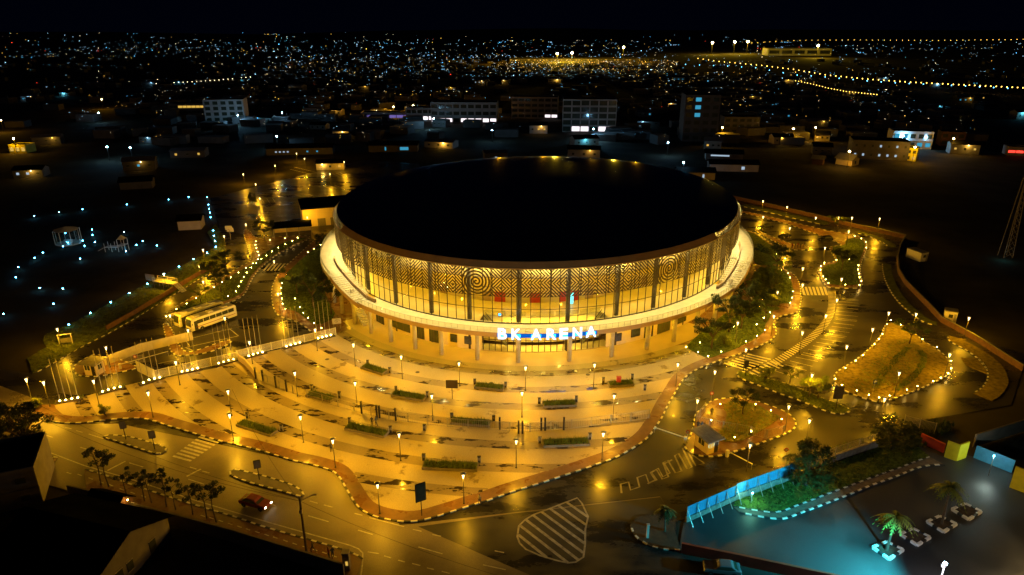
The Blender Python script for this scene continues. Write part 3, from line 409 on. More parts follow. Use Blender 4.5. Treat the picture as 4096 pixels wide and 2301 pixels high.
rough_mat('dark_column', (.045, .036, .022), .5, .2, 1); rough_mat('red_door', (.42, .02, .01), .4, .1, 1); rough_mat('dark_glass', (.05, .055, .035), .12, .2, .5)
rough_mat('poster_blue', (.03, .04, .13), .3, .8, .9); rough_mat('board_green', (.03, .06, .05), .4, .3, 2)
rough_mat('blue_sheet', (.035, .19, .34), .5, .18, 1.2); rough_mat('yellow_paint', (.72, .66, .02), .5, .08, 1.5); rough_mat('red_paint', (.45, .045, .015), .6, .25, .6)
rough_mat('stone', (.17, .15, .13), .85, .35, 2, bump=.8, bscale=4); rough_mat('brick_wall', (.11, .05, .025), .8, .3, 1.2)
rough_mat('rubber', (.02, .02, .02), .8, .2, 4); rough_mat('bus_white', (.70, .68, .60), .3, .06, .6); rough_mat('car_silver', (.45, .45, .46), .25, .05, 1, metal=.6); rough_mat('car_black', (.02, .02, .022), .2, .1, 1)
rough_mat('skin', (.10, .05, .03), .6, .1, 5); rough_mat('cloth_dark', (.03, .028, .03), .8, .3, 5); rough_mat('cloth_red', (.22, .03, .02), .8, .3, 5); rough_mat('cloth_pale', (.35, .30, .22), .8, .2, 5)
rough_mat('far_wall', (.42, .36, .32), .8, .15, .3); rough_mat('far_dark', (.10, .09, .085), .8, .2, .3)
rough_mat('gold_interior', (.66, .53, .24), .5, .05, .5); rough_mat('hall_floor', (.60, .50, .27), .28, .1, .4)
glass_mat('glass', (.93, .93, .84), .03); glass_mat('rail_glass', (.86, .88, .78), .06); glass_mat('gazebo_glass', (.7, .85, .9), .1)
emit_mat('lamp_cone', (1.0, .70, .26), 4.0, sampled=False, through=True)
emit_mat('globe', (1.0, .60, .12), 120); emit_mat('uplight', (1.0, .62, .16), 34)
emit_mat('garden_globe', (.10, .55, 1.0), 60); emit_mat('letter', (.85, .94, 1.0), 1.5); emit_mat('halo', (.01, .20, 1.0), 9)
emit_mat('spill_blue', (.005, .13, .62), .9); emit_mat('flood', (.35, .75, 1.0), 120); emit_mat('win_warm', (1.0, .60, .10), .7); emit_mat('win_white', (.60, .80, 1.0), .6); emit_mat('win_cyan', (.08, .60, .95), .5)
emit_mat('far_white', (.40, .72, 1.0), 6, sampled=False); emit_mat('far_cyan', (.12, .55, 1.0), 6.5, sampled=False); emit_mat('far_yellow', (1.0, .55, .08), 8, sampled=False); emit_mat('far_pale', (1.0, .80, .45), 8, sampled=False)
emit_mat('far_bright', (1.0, .80, .35), 60, sampled=False); emit_mat('far_red', (1.0, .05, .02), 8, sampled=False); emit_mat('downlight', (1.0, .85, .45), 25, sampled=False)
emit_mat('headlight', (1.0, .9, .7), 20); emit_mat('tail', (1.0, .03, .01), 6); emit_mat('screen_cyan', (.15, .8, .9), 2.5)
emit_mat('shop_white', (.95, .85, .9), 1.6); emit_mat('shop_violet', (.40, .30, 1.0), .35); emit_mat('shop_red', (1.0, .05, .03), 2.0); emit_mat('shop_green', (.1, .9, .4), 1.0)
# ------------------------------------------------------------------ ground, roads, islands
# arena plan: an ellipse of half axes EA, EB turned by TH about (ECX, ECY); ring() is its offset curve
ECX, ECY, EA, EB, TH = 7.4, 182.6, 52.6, 59.6, -.293
def ring(t, d=0.0):
    t = radians(t); nx, ny = cos(t) / EA, sin(t) / EB; q = hypot(nx, ny)
    u, v = EA * cos(t) + nx / q * d, EB * sin(t) + ny / q * d
    return (ECX + u * cos(TH) - v * sin(TH), ECY + u * sin(TH) + v * cos(TH))
def rn(t):
    t = radians(t); nx, ny = cos(t) / EA, sin(t) / EB; q = hypot(nx, ny); nx /= q; ny /= q
    return atan2(nx * sin(TH) + ny * cos(TH), nx * cos(TH) - ny * sin(TH))
def ground():
    mb = MB(); R = [0, 150, 300, 450, 700, 1000, 1400, 2000, 2900, 4000, 5200, 6500, 8200, 11000]; NA = 72; c = (0, 170)
    def h(x, y, r):
        z = -.08
        if r > 2600:
            a = atan2(x, y); k = min(1, (r - 2600) / 4500)
            z += k * (34 + 26 * sin(a * 5 + .6) + 16 * sin(a * 11 + 2) + 8 * sin(a * 23)) * (1 if y > 0 else .4)
        return z
    V = [(c[0], c[1], -.08)]
    for r in R[1:]:
        for j in range(NA):
            x, y = c[0] + r * sin(2 * pi * j / NA), c[1] + r * cos(2 * pi * j / NA); V.append((x, y, h(x, y, r)))
    F = [(0, 1 + (j + 1) % NA, 1 + j) for j in range(NA)]
    for i in range(len(R) - 2):
        for j in range(NA):
            a, b = 1 + i * NA + j, 1 + i * NA + (j + 1) % NA; F.append((a, b, b + NA, a + NA))
    mb.raw(V, F); return struct(mb.obj('ground', 'earth', smooth=True))
ground()
def sheet(name, poly, z, m):
    mb = MB(); mb.flat(poly, z); return struct(mb.obj(name, m))
sheet('car_park', [(-150, 130), (-95, 112), (-85, 107), (-78, 99), (-66, 99), (-50, 94), (-20, 84), (-15, 74), (0, 76.5), (21, 80), (22, 74.5), (31, 79), (42, 84.5), (58, 93), (66, 99), (88, 105), (105, 125), (97, 137), (98.5, 148), (104.6, 174), (116, 195), (124, 206.5), (106, 233), (83, 262), (-30, 262), (-46, 335), (-75, 345), (-118, 262), (-100, 225), (-81.5, 180), (-85, 160), (-91, 130), (-93, 117)], 0, 'asphalt')
STREET = [(-160, 132), (-95, 111.9), (-85, 106.9), (-78, 98.9), (-66, 98.9), (-50, 93.9), (-20, 83.9), (-15, 73.9), (0, 76.4), (21, 79.9), (22, 74.4), (21, 68.6), (44, 61.4), (70, 52), (70, 30), (-5, 38), (-19, 62), (-24, 66), (-66, 82), (-90, 90), (-160, 118)]
sheet('street', STREET, .004, 'street')
sheet('junction', [(-12.5, 73.6), (0, 76.2), (21, 79.7), (22, 74.4), (21, 68.6), (44, 61.4), (70, 52), (70, 30), (30, 40), (9, 61), (-3, 68)], .008, 'asphalt')
sheet('yard', [(21.2, 69.2), (44, 62.2), (75, 53), (110, 45), (125, 70), (76, 84), (71.5, 89.5), (64.5, 92.5), (42, 84.2), (23, 74.3)], .006, 'yard_asphalt')
KW = MB().box((0, 0, .5), (1, 1, 1)).mesh('kerb_stone', 'kerb_white'); KB = MB().box((0, 0, .5), (1, 1, 1)).mesh('kerb_stone', 'kerb_black')
def kerb(parent, L, closed=False, step=.75, h=.15, w=.26, z=0.0):
    P = resample(chaikin(L, closed), step, closed); k = len(P) - 1
    for i in range(k):
        a, b = P[i], P[i + 1]; ln = hypot(b[0] - a[0], b[1] - a[1])
        put('kerb_stone', KW if i % 2 else KB, parent, ((a[0] + b[0]) / 2, (a[1] + b[1]) / 2, z), atan2(b[1] - a[1], b[0] - a[0]), (ln * .97, w, h))
def island(name, poly, m='brick_paving', step=.75, z=.12, kb=True):
    P = chaikin(poly, True); mb = MB(); mb.prism(P, -.05, z); o = struct(mb.obj(name, m))
    if kb: kerb(o, poly, True, step)
    return o
def bed(name, poly, m, z=.17, n=1):
    mb = MB(); mb.prism(chaikin(poly, True, n), .02, z); return struct(mb.obj(name, m))
# the plaza: one raised sheet round the arena, brick pavement along its kerb, paler paving inside
pk = chaikin(D['plaza_kerb']); back = [ring(t, 9) for t in range(44, 166, 8)]
left = D['left_kerb']
outline = list(reversed(D['plaza_left'][1:])) + pk + D['right_edge'][:1] + D['right_edge'][2:] + back + list(reversed(left))[0:]
seen = []; 
for p in outline:
    if not seen or hypot(p[0] - seen[-1][0], p[1] - seen[-1][1]) > .05: seen.append(p)
PLAZA = seen
mb = MB(); mb.prism(PLAZA, -.05, .12); plaza = struct(mb.obj('plaza_pavement', 'brick_paving'))
kerb(plaza, D['plaza_kerb'], False, .92)
kerb(plaza, D['left_kerb'], False, 1.1); kerb(plaza, D['right_edge'][2:], False, 1.2)
# light paving: everything inside the pavement strip, in front of the arena
inner = offset_line(resample(chaikin(D['plaza_kerb'][:62]), 1.2), 2.1)
inner = [p for p in inner if inside(p, PLAZA)]
lightpoly = list(reversed(D['plaza_left'][2:])) + [(-79.5, 103.6)] + [p for i, p in enumerate(inner) if 2 < i]
lightpoly += [ring(t, 3.9) for t in range(316, 238, -3)]
LIGHT = []
for p in lightpoly:
    if not LIGHT or hypot(p[0] - LIGHT[-1][0], p[1] - LIGHT[-1][1]) > .15: LIGHT.append(p)
mb = MB(); mb.flat(LIGHT, .126); paving = struct(mb.obj('plaza_paving', 'plaza_light'))
# darker paving bands: the cells of an offset ring that lie on the light paving
LB = (min(p[0] for p in LIGHT), max(p[0] for p in LIGHT))
for d0 in (6.0, 12.3, 18.3, 24.4, 30.1, 36.2, 42.3, 48.6, 54.8, 61):
    mb = MB(); NR = 6; st = .4; t = 196.0
    while t < 345:
        on = [inside(ring(t + st / 2, d0 + 2.15 * (k + .5) / NR), LIGHT) for k in range(NR)]; k = 0
        while k < NR:
            if on[k]:
                e = k
                while e < NR and on[e]: e += 1
                a, b = d0 + 2.15 * k / NR, d0 + 2.15 * e / NR
                mb.face([(*ring(t, a), .131), (*ring(t, b), .131), (*ring(t + st, b), .131), (*ring(t + st, a), .131)]); k = e
            else: k += 1
        t += st
    if mb.f: mb.obj('paving_band', 'plaza_dark', paving)
mb = MB()
for t in range(236, 328, 2): mb.face([(*ring(t, -2), .136), (*ring(t, 4.0), .136), (*ring(t + 2, 4.0), .136), (*ring(t + 2, -2), .136)])
struct(mb.obj('arena_apron', 'apron'))
for x, y in ((-18.2, 117.0), (-3.9, 112.7), (7.6, 116.3), (25.0, 113.5), (13.8, 86.5), (-37, 122.5), (14.5, 116)):
    MB().lathe([(0, .002), (.42, .002), (.42, .006), (0, .006)], 14).obj('manhole_cover', 'dark_metal', paving, (x, y, .134))
# gardens on the plaza sheet and the traffic islands
bed('right_garden', D['garden_right'], 'grass'); bed('right_garden_upper', D['garden_right_b'], 'grass'); bed('right_slope', D['slope_right'], 'grass'); bed('left_garden', D['garden_left'], 'grass')
isl_med = island('median_island', D['island_median'], 'brick_paving', 1.0); bed('median_lawn', D['median_grass'], 'verge')
isl_park = island('car_park_island', D['island_park'], 'brick_paving', 1.1); bed('car_park_lawn', D['park_grass'], 'grass')
island('kerbed_strip', D['island_strip'], 'brick_paving', 1.1)
isl_big = island('round_island', D['island_big'], 'dry_grass', .8); bed('round_island_bed', D['big_grass'], 'dry_grass', .3)
isl_mid = island('divider_island', D['island_mid'], 'grass', .75)
isl_guard = island('guard_island', D['island_guard'], 'brick_paving', .75); bed('guard_island_bed', D['guard_grass'], 'dry_grass', .28)
island('bus_bay_island', D['bay_island_a'], 'concrete_dark', .8); island('bus_bay_island', D['bay_island_b'], 'concrete_dark', .8)
island('bus_stand_pavement', D['bus_island'], 'brick_paving', .8); island('gate_island', D['gate_island'], 'brick_paving', .8)
mb = MB(); mb.prism(D['left_verge'], -.05, .2); verge = struct(mb.obj('left_verge', 'verge')); kerb(verge, D['left_road_kerb'], False, .9)
nw = MB().prism(D['near_walk'], -.05, .12).obj('street_pavement', 'brick_paving'); struct(nw); kerb(nw, D['near_kerb'], False, .8)
nb = MB().prism(D['near_walk_b'], -.05, .12).obj('street_pavement', 'brick_paving'); struct(nb); kerb(nb, D['near_kerb_b'], False, .8)
def outside(name, line, d, m, z=.12, step=1.1):
    P = chaikin(line); o = struct(MB().prism(P + list(reversed(offset_line(P, d))), -.05, z).obj(name, m)); kerb(o, line, False, step); return o
outside('far_verge', D['outer_kerb_far'], 4.5, 'verge', step=1.4); outside('corner_verge', D['outer_kerb_right_a'], 2.5, 'verge'); outside('right_verge', D['outer_kerb_right_b'], 2.2, 'verge', step=.9); outside('right_pavement', D['outer_kerb_right_c'], 3.2, 'dry_grass', step=.8)
cg = struct(MB().prism(D['comp_grass'], -.05, .1).obj('yard_lawn', 'grass')); kerb(cg, D['comp_kerb_in'], False, .8, .12)
cw = struct(MB().prism(D['comp_kerb_out'] + list(reversed(D['comp_kerb_in'])), -.05, .08).obj('yard_path', 'dirt_path')); kerb(cw, D['comp_kerb_out'], False, .8, .12)
P = D['dark_kerb'] + [(21.6, 74), (19.5, 76.2), (17, 75.5)]
dk = struct(MB().prism(P, -.05, .12).obj('palm_island', 'soil')); kerb(dk, D['dark_kerb'], False, .7)
# ------------------------------------------------------------------ painted markings (sheets 4 mm above the asphalt)
mk = bpy.data.objects.new('road_markings', None); COL.objects.link(mk); mk['kind'] = 'structure'
def mark(name, lines, w, m='paint', z=.013, closed=False):
    for L in lines:
        q = MB(); strip(q, L, w, z, 0, closed); q.obj(name, m, mk)
mark('edge_line', [D['edge_line']], .18); mark('centre_dash', D['centre_dash'], .16); mark('lane_dash', D['lane_dash'], .16); mark('stop_line', D['bay_stop'], .3)
mark('bay_line', D['bus_lines'], .15)
mark('cycle_dash', D['cycle_dash'], .14, z=.125)
def zebra(name, A, Bq, n, w, m='paint'):
    for i in range(n):
        f = (i + .25) / n; g = f + w / n
        lerp = lambda u, v, q: (u[0] + (v[0] - u[0]) * q, u[1] + (v[1] - u[1]) * q)
        q = MB(); a, b, c, d = lerp(A[0], Bq[0], f), lerp(A[1], Bq[1], f), lerp(A[1], Bq[1], g), lerp(A[0], Bq[0], g)
        q.face([(p[0], p[1], .014) for p in ccw([a, b, c, d])]); q.obj(name, m, mk)
zebra('crossing_stripe', D['zebra'][0], D['zebra'][1], 8, .5)
mark('crossing_stripe', D['cross_b'], .55); mark('crossing_stripe', D['cross_c'], .5); mark('crossing_stripe', D['cross_d'], .5); mark('crossing_stripe', D['cross_a'], .55)
a = resample(chaikin(D['park_zebra_l'], n=2), .05); b = resample(chaikin(D['park_zebra_r'], n=2), .05)
for i in range(52):
    f, g = i / 52, (i + .45) / 52
    p = [a[int(f * (len(a) - 1))], b[int(f * (len(b) - 1))], b[int(g * (len(b) - 1))], a[int(g * (len(a) - 1))]]
    q = MB(); q.face([(x, y, .011) for x, y in ccw(p)]); q.obj('walkway_stripe', 'paint', mk)
mark('bay_line', D['bay_lines_r'], .14); mark('bay_line', D['park_rows'], .16); mark('bay_line', D['park_rows_l'], .2)
mark('zigzag_line', [D['meander_b']], .28, 'paint_worn'); mark('zigzag_line', [D['meander'][:15]], .28, 'paint_worn')
hp = ccw(D['hatch']); mark('hatch_outline', [hp], .25, 'paint_worn', .014, True)
p0 = D['hatch'][0]; ang = -.86
hx = [p[0] for p in hp]; hy = [p[1] for p in hp]; cxh, cyh = sum(hx) / len(hx), sum(hy) / len(hy)
for i in range(-4, 5):
    ox, oy = cxh - sin(ang) * i * 1.35, cyh + cos(ang) * i * 1.35; run = []
    for s in range(-80, 81):
        p = (ox + cos(ang) * s * .1, oy + sin(ang) * s * .1)
        if inside(p, hp): run.append(p)
    if len(run) > 8: mark('hatch_stripe', [[run[0], run[-1]]], .42, 'paint_worn', .018)
# ------------------------------------------------------------------ the arena
Z_DECK, Z_TERR, Z_SB, Z_ST, Z_ROOF = 6.8, 9.0, 13.0, 18.85, 20.1
arena = thing('arena', 'large round arena with black roof, patterned golden screen and glazed ring', 'arena', (ECX, ECY, 0))
OFF = Vector((-ECX, -ECY, 0))
def aobj(mb, name, m, parent=None, smooth=False):
    """parts are modelled in world metres, then hung under the arena's own origin"""
    o = mb.obj(name, m, parent or arena, smooth=smooth)
    if parent is None: o.location = OFF
    return o
def ap(name, me, loc, rz=0, sc=None, parent=None):
    return put(name, me, arena, (loc[0] - ECX, loc[1] - ECY, loc[2]), rz, sc)
def arcs(t0, t1, n): return [t0 + (t1 - t0) * i / n for i in range(n + 1)]
def wallring(mb, d, z0, z1, t0, t1, n, thick=.25, m=0):
    T = arcs(t0, t1, n)
    for a, b in zip(T, T[1:]):
        o = [(*ring(a, d), z0), (*ring(b, d), z0), (*ring(b, d), z1), (*ring(a, d), z1)]
        i = [(*ring(a, d - thick), z0), (*ring(b, d - thick), z0), (*ring(b, d - thick), z1), (*ring(a, d - thick), z1)]
        mb.face(o, m); mb.face(list(reversed(i)), m); mb.face([o[3], o[2], i[2], i[3]], m); mb.face([o[1], o[0], i[0], i[1]], m)
    for a, fl in ((T[0], 0), (T[-1], 1)):
        e = [(*ring(a, d), z0), (*ring(a, d), z1), (*ring(a, d - thick), z1), (*ring(a, d - thick), z0)]; mb.face(e if fl == 0 else list(reversed(e)), m)
def floor(mb, d0, d1, z, t0, t1, n, thick=.2, m=0):
    T = arcs(t0, t1, n)
    for a, b in zip(T, T[1:]):
        A, B, C, Dq = ring(a, d0), ring(a, d1), ring(b, d1), ring(b, d0)
        mb.face([(*A, z), (*B, z), (*C, z), (*Dq, z)], m); mb.face([(*Dq, z - thick), (*C, z - thick), (*B, z - thick), (*A, z - thick)], m)
        mb.face([(*B, z), (*B, z - thick), (*C, z - thick), (*C, z)], m); mb.face([(*A, z), (*Dq, z), (*Dq, z - thick), (*A, z - thick)], m)
# arc length table so panes and panels come out equally wide
TAB = []; s_ = 0; prev = ring(0)
for i in range(0, 7201):
    p = ring(i / 10); s_ += hypot(p[0] - prev[0], p[1] - prev[1]); prev = p; TAB.append(s_)
PER = TAB[3600]
def t_at(s):
    lo, hi = 0, 7200
    while hi - lo > 1:
        k = (lo + hi) // 2
        if TAB[k] > s: hi = k
        else: lo = k
    return (lo + (s - TAB[lo]) / max(1e-6, TAB[hi] - TAB[lo])) / 10
def s_at(t): i = int(t * 10); return TAB[i] + (TAB[i + 1] - TAB[i]) * (t * 10 - i)
# roof: shallow dome of black membrane, brown sloping fascia, rim tube and bracket lattice
mb = MB(); prof = [(-.9, Z_ROOF), (-3, Z_ROOF + .25), (-9, Z_ROOF + .7), (-18, Z_ROOF + 1.15), (-30, Z_ROOF + 1.5), (-42, Z_ROOF + 1.7)]; N = 120
V = []; F = []
for d, z in prof: V += [(*ring(360 * j / N, d), z) for j in range(N)]
for i in range(len(prof) - 1):
    for j in range(N): F.append((i * N + j, i * N + (j + 1) % N, (i + 1) * N + (j + 1) % N, (i + 1) * N + j))
F.append(tuple(range((len(prof) - 1) * N, len(prof) * N))); mb.raw(V, F); aobj(mb, 'roof', 'roof_membrane', smooth=True)
for t0, t1, n in ((228, 334, 70), (20, 192, 60)):
    mb = MB()
    T = arcs(t0, t1, n)
    for a, b in zip(T, T[1:]):
        for (d0, z0), (d1, z1) in (((.12, Z_ST - .05), (.05, Z_ST + .25)), ((.05, Z_ST + .25), (-.88, Z_ROOF - .05))):
            mb.face([(*ring(a, d0), z0), (*ring(b, d0), z0), (*ring(b, d1), z1), (*ring(a, d1), z1)])
    aobj(mb, 'roof_fascia', 'fascia')
mb = MB(); mb.tube([(*ring(t, .1), Z_ST + .1) for t in arcs(0, 360, 144)], .13, 6, cap=False); aobj(mb, 'roof_rim', 'fascia')
for r0, r1 in ((192, 228), (334, 380)):
    mb = MB()
    for t in arcs(r0, r1, 34):
        mb.bar((*ring(t, .05), Z_ST + .1), (*ring(t, -1.0), Z_ROOF - .02), .09)
    for d, z in ((-.3, Z_ST + .5), (-.62, Z_ST + .85)):
        T = arcs(r0, r1, 30)
        for a, b in zip(T, T[1:]): mb.bar((*ring(a, d), z), (*ring(b, d), z), .08)
    aobj(mb, 'roof_brackets', 'bronze')
# patterned screen: each panel is one cut metal sheet, its bars following the curve
def clip(poly, x0, x1, y0, y1):
    def cut(P, f, lerp):
        out = []
        for i in range(len(P)):
            a, b = P[i], P[(i + 1) % len(P)]; fa, fb = f(a), f(b)
            if fa >= 0: out.append(a)
            if (fa >= 0) != (fb >= 0): q = fa / (fa - fb); out.append((a[0] + (b[0] - a[0]) * q, a[1] + (b[1] - a[1]) * q))
        return out
    for f in (lambda p: p[0] - x0, lambda p: x1 - p[0], lambda p: p[1] - y0, lambda p: y1 - p[1]):
        if len(poly) < 3: return []
        poly = cut(poly, f, None)
    return poly if len(poly) >= 3 else []
def stripes(x0, x1, y0, y1, slope, pitch=.72, duty=.52, k=1.05):
    out = []; h = (y1 - y0); w = x1 - x0; base = (y0 if slope > 0 else y0); n0 = int(-w * k / pitch) - 2; n1 = int(h / pitch) + int(w * k / pitch) + 3
    for i in range(n0, n1):
        c = y0 + i * pitch
        if slope > 0: P = [(x0, c), (x1, c + w * k), (x1, c + w * k + pitch * duty), (x0, c + pitch * duty)]
        else: P = [(x0, c + w * k), (x1, c), (x1, c + pitch * duty), (x0, c + w * k + pitch * duty)]
        P = clip(P, x0, x1, y0, y1)
        if P: out.append(P)
    return out
H_S = Z_ST - Z_SB
def cells(w, rows, mirror=False):
    out = []; nr = len(rows); nc = len(rows[0]); ch = H_S / nr; cw = w / nc
    for r, row in enumerate(rows):
        for c, ch_ in enumerate(row):
            if ch_ in '/\\': out += stripes(c * cw, (c + 1) * cw, H_S - (r + 1) * ch, H_S - r * ch, 1 if ch_ == '/' else -1)
    return out
def spiral(w, cxp, cyp, pitch=.66, duty=.53, rmax=4.6):
    out = []; n = 26; k = 0; th = .6
    while True:
        r0 = pitch * th / (2 * pi); r1 = pitch * (th + 2 * pi / n) / (2 * pi)
        if r0 > rmax: break
        a, b = th, th + 2 * pi / n + .004; hw = pitch * duty / 2
        P = [(cxp + (r0 - hw) * cos(a), cyp + (r0 - hw) * sin(a)), (cxp + (r0 + hw) * cos(a), cyp + (r0 + hw) * sin(a)), (cxp + (r1 + hw) * cos(b), cyp + (r1 + hw) * sin(b)), (cxp + (r1 - hw) * cos(b), cyp + (r1 - hw) * sin(b))]
        P = clip(P, 0, w, 0, H_S)
        if P: out.append(P)
        th += 2 * pi / n
    return out
PW = PER / 60   # sixty panels round the building
MOT = {'chev': ['\\\\\\', '///', '\\\\\\', '///'], 'diam': ['/\\', '\\/'], 'vee': ['\\/', '/\\'], 'arrow': ['\\\\', '//'], 'zig': ['/\\/\\', '\\/\\/'], 'lean': ['\\\\/', '//\\', '\\\\/'], 'tri': ['/\\', '/\\'], 'mix': ['\\/\\', '/\\/', '\\/\\']}
SEQ = ['spiral', 'vee', 'chev', 'diam', 'tri', 'lean', 'spiral', 'mix', 'chev', 'diam', 'vee', 'zig', 'arrow']
def panel(i):
    s0 = i * PW; kind = SEQ[i % len(SEQ)]
    P = spiral(PW, PW / 2, H_S / 2) if kind == 'spiral' else cells(PW, MOT[kind])
    mb = MB(); th_ = .06
    def w3(q, d): x, y = ring(t_at((s0 + .04 + q[0] * (PW - .08) / PW) % PER), d); return (x, y, Z_SB + q[1])
    for q in P:
        n = len(q); f = [w3(p, .03) for p in q]; b = [w3(p, .03 - th_) for p in q]
        mb.raw(f + b, [tuple(range(n)), tuple(range(2 * n - 1, n - 1, -1))] + [(k, k + n, (k + 1) % n + n, (k + 1) % n) for k in range(n)])
    for xx in (0, PW):   # edge posts
        mb.bar(w3((xx, 0), -.02), w3((xx, H_S), -.02), .10, .12)
    for yy in (.05, H_S * .33, H_S * .67, H_S - .05):
        for k in range(2): mb.bar(w3((PW * k / 2, yy), -.08), w3((PW * (k + 1) / 2, yy), -.08), .07, .07)
    aobj(mb, 'screen_panel', 'bronze')
for i in range(60):
    t = t_at((i + .5) * PW)
    if 175 < t < 360 or t < 32: panel(i)
mb = MB(); wallring(mb, .1, Z_SB, Z_ST, 32, 175, 60, .1); aobj(mb, 'rear_screen', 'bronze')
# glass ring: panes, mullions, transom, base sill
NP = 180; GD = -1.2; PWG = PER / NP
ROWS = [(Z_DECK + .12, 9.9), (9.98, Z_SB + .3), (Z_SB + .38, Z_ST)]
mul = [MB(), MB(), MB()]
for i in range(NP):
    t = t_at(i * PWG); u = t_at(((i + 1) * PWG) % PER)
    if not (185 < t < 360 or t < 25): continue
    a, b = ring(t, GD), ring(u, GD)
    for z0, z1 in ROWS:
        q = MB(); q.face([(*a, z0), (*b, z0), (*b, z1), (*a, z1)]); aobj(q, 'window_pane', 'glass')
    mm = MB(); mm.bar((*a, Z_DECK), (*a, Z_ST), .10, .16); aobj(mm, 'mullion', 'mullion')
    for k, z in enumerate((9.94, Z_SB + .34)): mul[k].bar((*ring(t, GD), z), (*ring(u, GD), z), .10, .10)
    mul[2].bar((*ring(t, GD), Z_DECK + .08), (*ring(u, GD), Z_DECK + .08), .22, .2)
for q, nm in zip(mul, ('transom', 'transom', 'base_sill')): aobj(q, nm, 'mullion')
mb = MB(); wallring(mb, -1.4, 0, Z_ROOF - .3, 25, 185, 80, .4); aobj(mb, 'rear_wall', 'cream')
# hall inside: floor, back wall with doors, dark columns, ceiling
mb = MB()
floor(mb, -12.6, -1.3, Z_DECK - .02, 185, 273, 60); floor(mb, -12.6, -5.2, Z_DECK - .02, 273, 303, 20); floor(mb, -12.6, -1.3, Z_DECK - .02, 303, 385, 60)
aobj(mb, 'hall_floor', 'hall_floor')
mb = MB(); wallring(mb, -12.6, 0, Z_ROOF - .4, 183, 387, 120, .3); aobj(mb, 'hall_wall', 'gold_interior')
mb = MB(); floor(mb, -12.6, -.9, Z_ROOF - .3, 183, 387, 120, .15); aobj(mb, 'hall_ceiling', 'gold_interior')
DOORM = MB().box((0, .06, 1.25), (1.9, .12, 2.5)).mesh('hall_door', 'cream'); RDOOR = MB().box((0, .06, 1.15), (2.4, .12, 2.3)).mesh('hall_door', 'red_door'); GDOOR = MB().box((0, .06, 1.15), (2.0, .12, 2.3)).mesh('hall_door', 'fascia')
for t, me in ((232, DOORM), (238, GDOOR), (244, DOORM), (250, DOORM), (255, GDOOR), (260, DOORM), (266, DOORM), (271, GDOOR), (275.5, RDOOR), (279, DOORM), (283, DOORM), (286.8, RDOOR), (291, DOORM), (296, RDOOR), (299, RDOOR), (304, GDOOR), (308, DOORM), (313, DOORM), (319, DOORM), (325, GDOOR), (331, DOORM)):
    x, y = ring(t, -12.56); ap('hall_door', me, (x, y, Z_DECK), rn(t) + pi / 2)
CLM = MB().lathe([(.48, 0), (.48, Z_ROOF - .4)], 14).mesh('hall_column', 'dark_column', True)
ICOL = (226, 237.1, 249.3, 260.6, 270.6, 282.2, 293.4, 305.2, 315.4, 326, 337, 349)
for t in ICOL: ap('hall_column', CLM, (*ring(t, -2.4), .15))
def escalator(t0, t1):
    mb = MB(); a = Vector((*ring(t0, -3.0), 1.2)); b = Vector((*ring(t1, -3.6), Z_DECK))
    d = (b - a); k = 22; side = Vector((-d.y, d.x, 0)).normalized()
    for i in range(k):
        p = a + d * ((i + .5) / k); mb.box(p - Vector((0, 0, .1)), (d.xy.length / k * 1.02, 1.0, .22), atan2(d.y, d.x))
    for s in (-.62, .62):
        mb.bar(a + side * s + Vector((0, 0, .35)), b + side * s + Vector((0, 0, .35)), .06, .85, 1); mb.bar(a + side * s + Vector((0, 0, .85)), b + side * s + Vector((0, 0, .85)), .12, .08, 2)
    aobj(mb, 'escalator', ['steel', 'rail_glass', 'dark_metal'])
escalator(279.5, 273.8); escalator(297, 302.6)
mb = MB(); wallring(mb, -5.1, 1, Z_DECK - .25, 273, 303, 20, .1); aobj(mb, 'lobby_wall', 'gold_interior')
for t in (276, 281, 288, 294, 300): 
    mb = MB(); mb.box((*ring(t, -5.2), Z_DECK + .5), (4.6, .06, 1.05), rn(t) + pi / 2); aobj(mb, 'hall_balustrade', 'rail_glass')
mb = MB(); mb.box((*ring(297.3, -10.5), Z_DECK + 1.5), (.7, .2, 2.6), rn(297.3) + pi / 2); aobj(mb, 'info_screen', 'screen_cyan')
mb = MB(); mb.lathe([(0, -.25), (.2, -.15), (.25, 0), (.2, .15), (0, .25)], 10, (*ring(277.8, -2.4), Z_DECK + 1.4)); aobj(mb, 'blue_globe', 'halo'); 
mb = MB()
for t in (262.5, 263.2, 264, 261.7): mb.lathe([(0, -.14), (.14, 0), (0, .14)], 8, (*ring(t, -3.2 - (t - 261) * .3), 11.8 + (t % 1.7)))
aobj(mb, 'hall_pendants', 'downlight')
mb = MB(); wallring(mb, -3.4, 15.6, Z_ROOF - .5, 183, 387, 120, .2); aobj(mb, 'bulkhead', 'gold_interior')  # wall added to catch the lamp light, so the screen tops glow
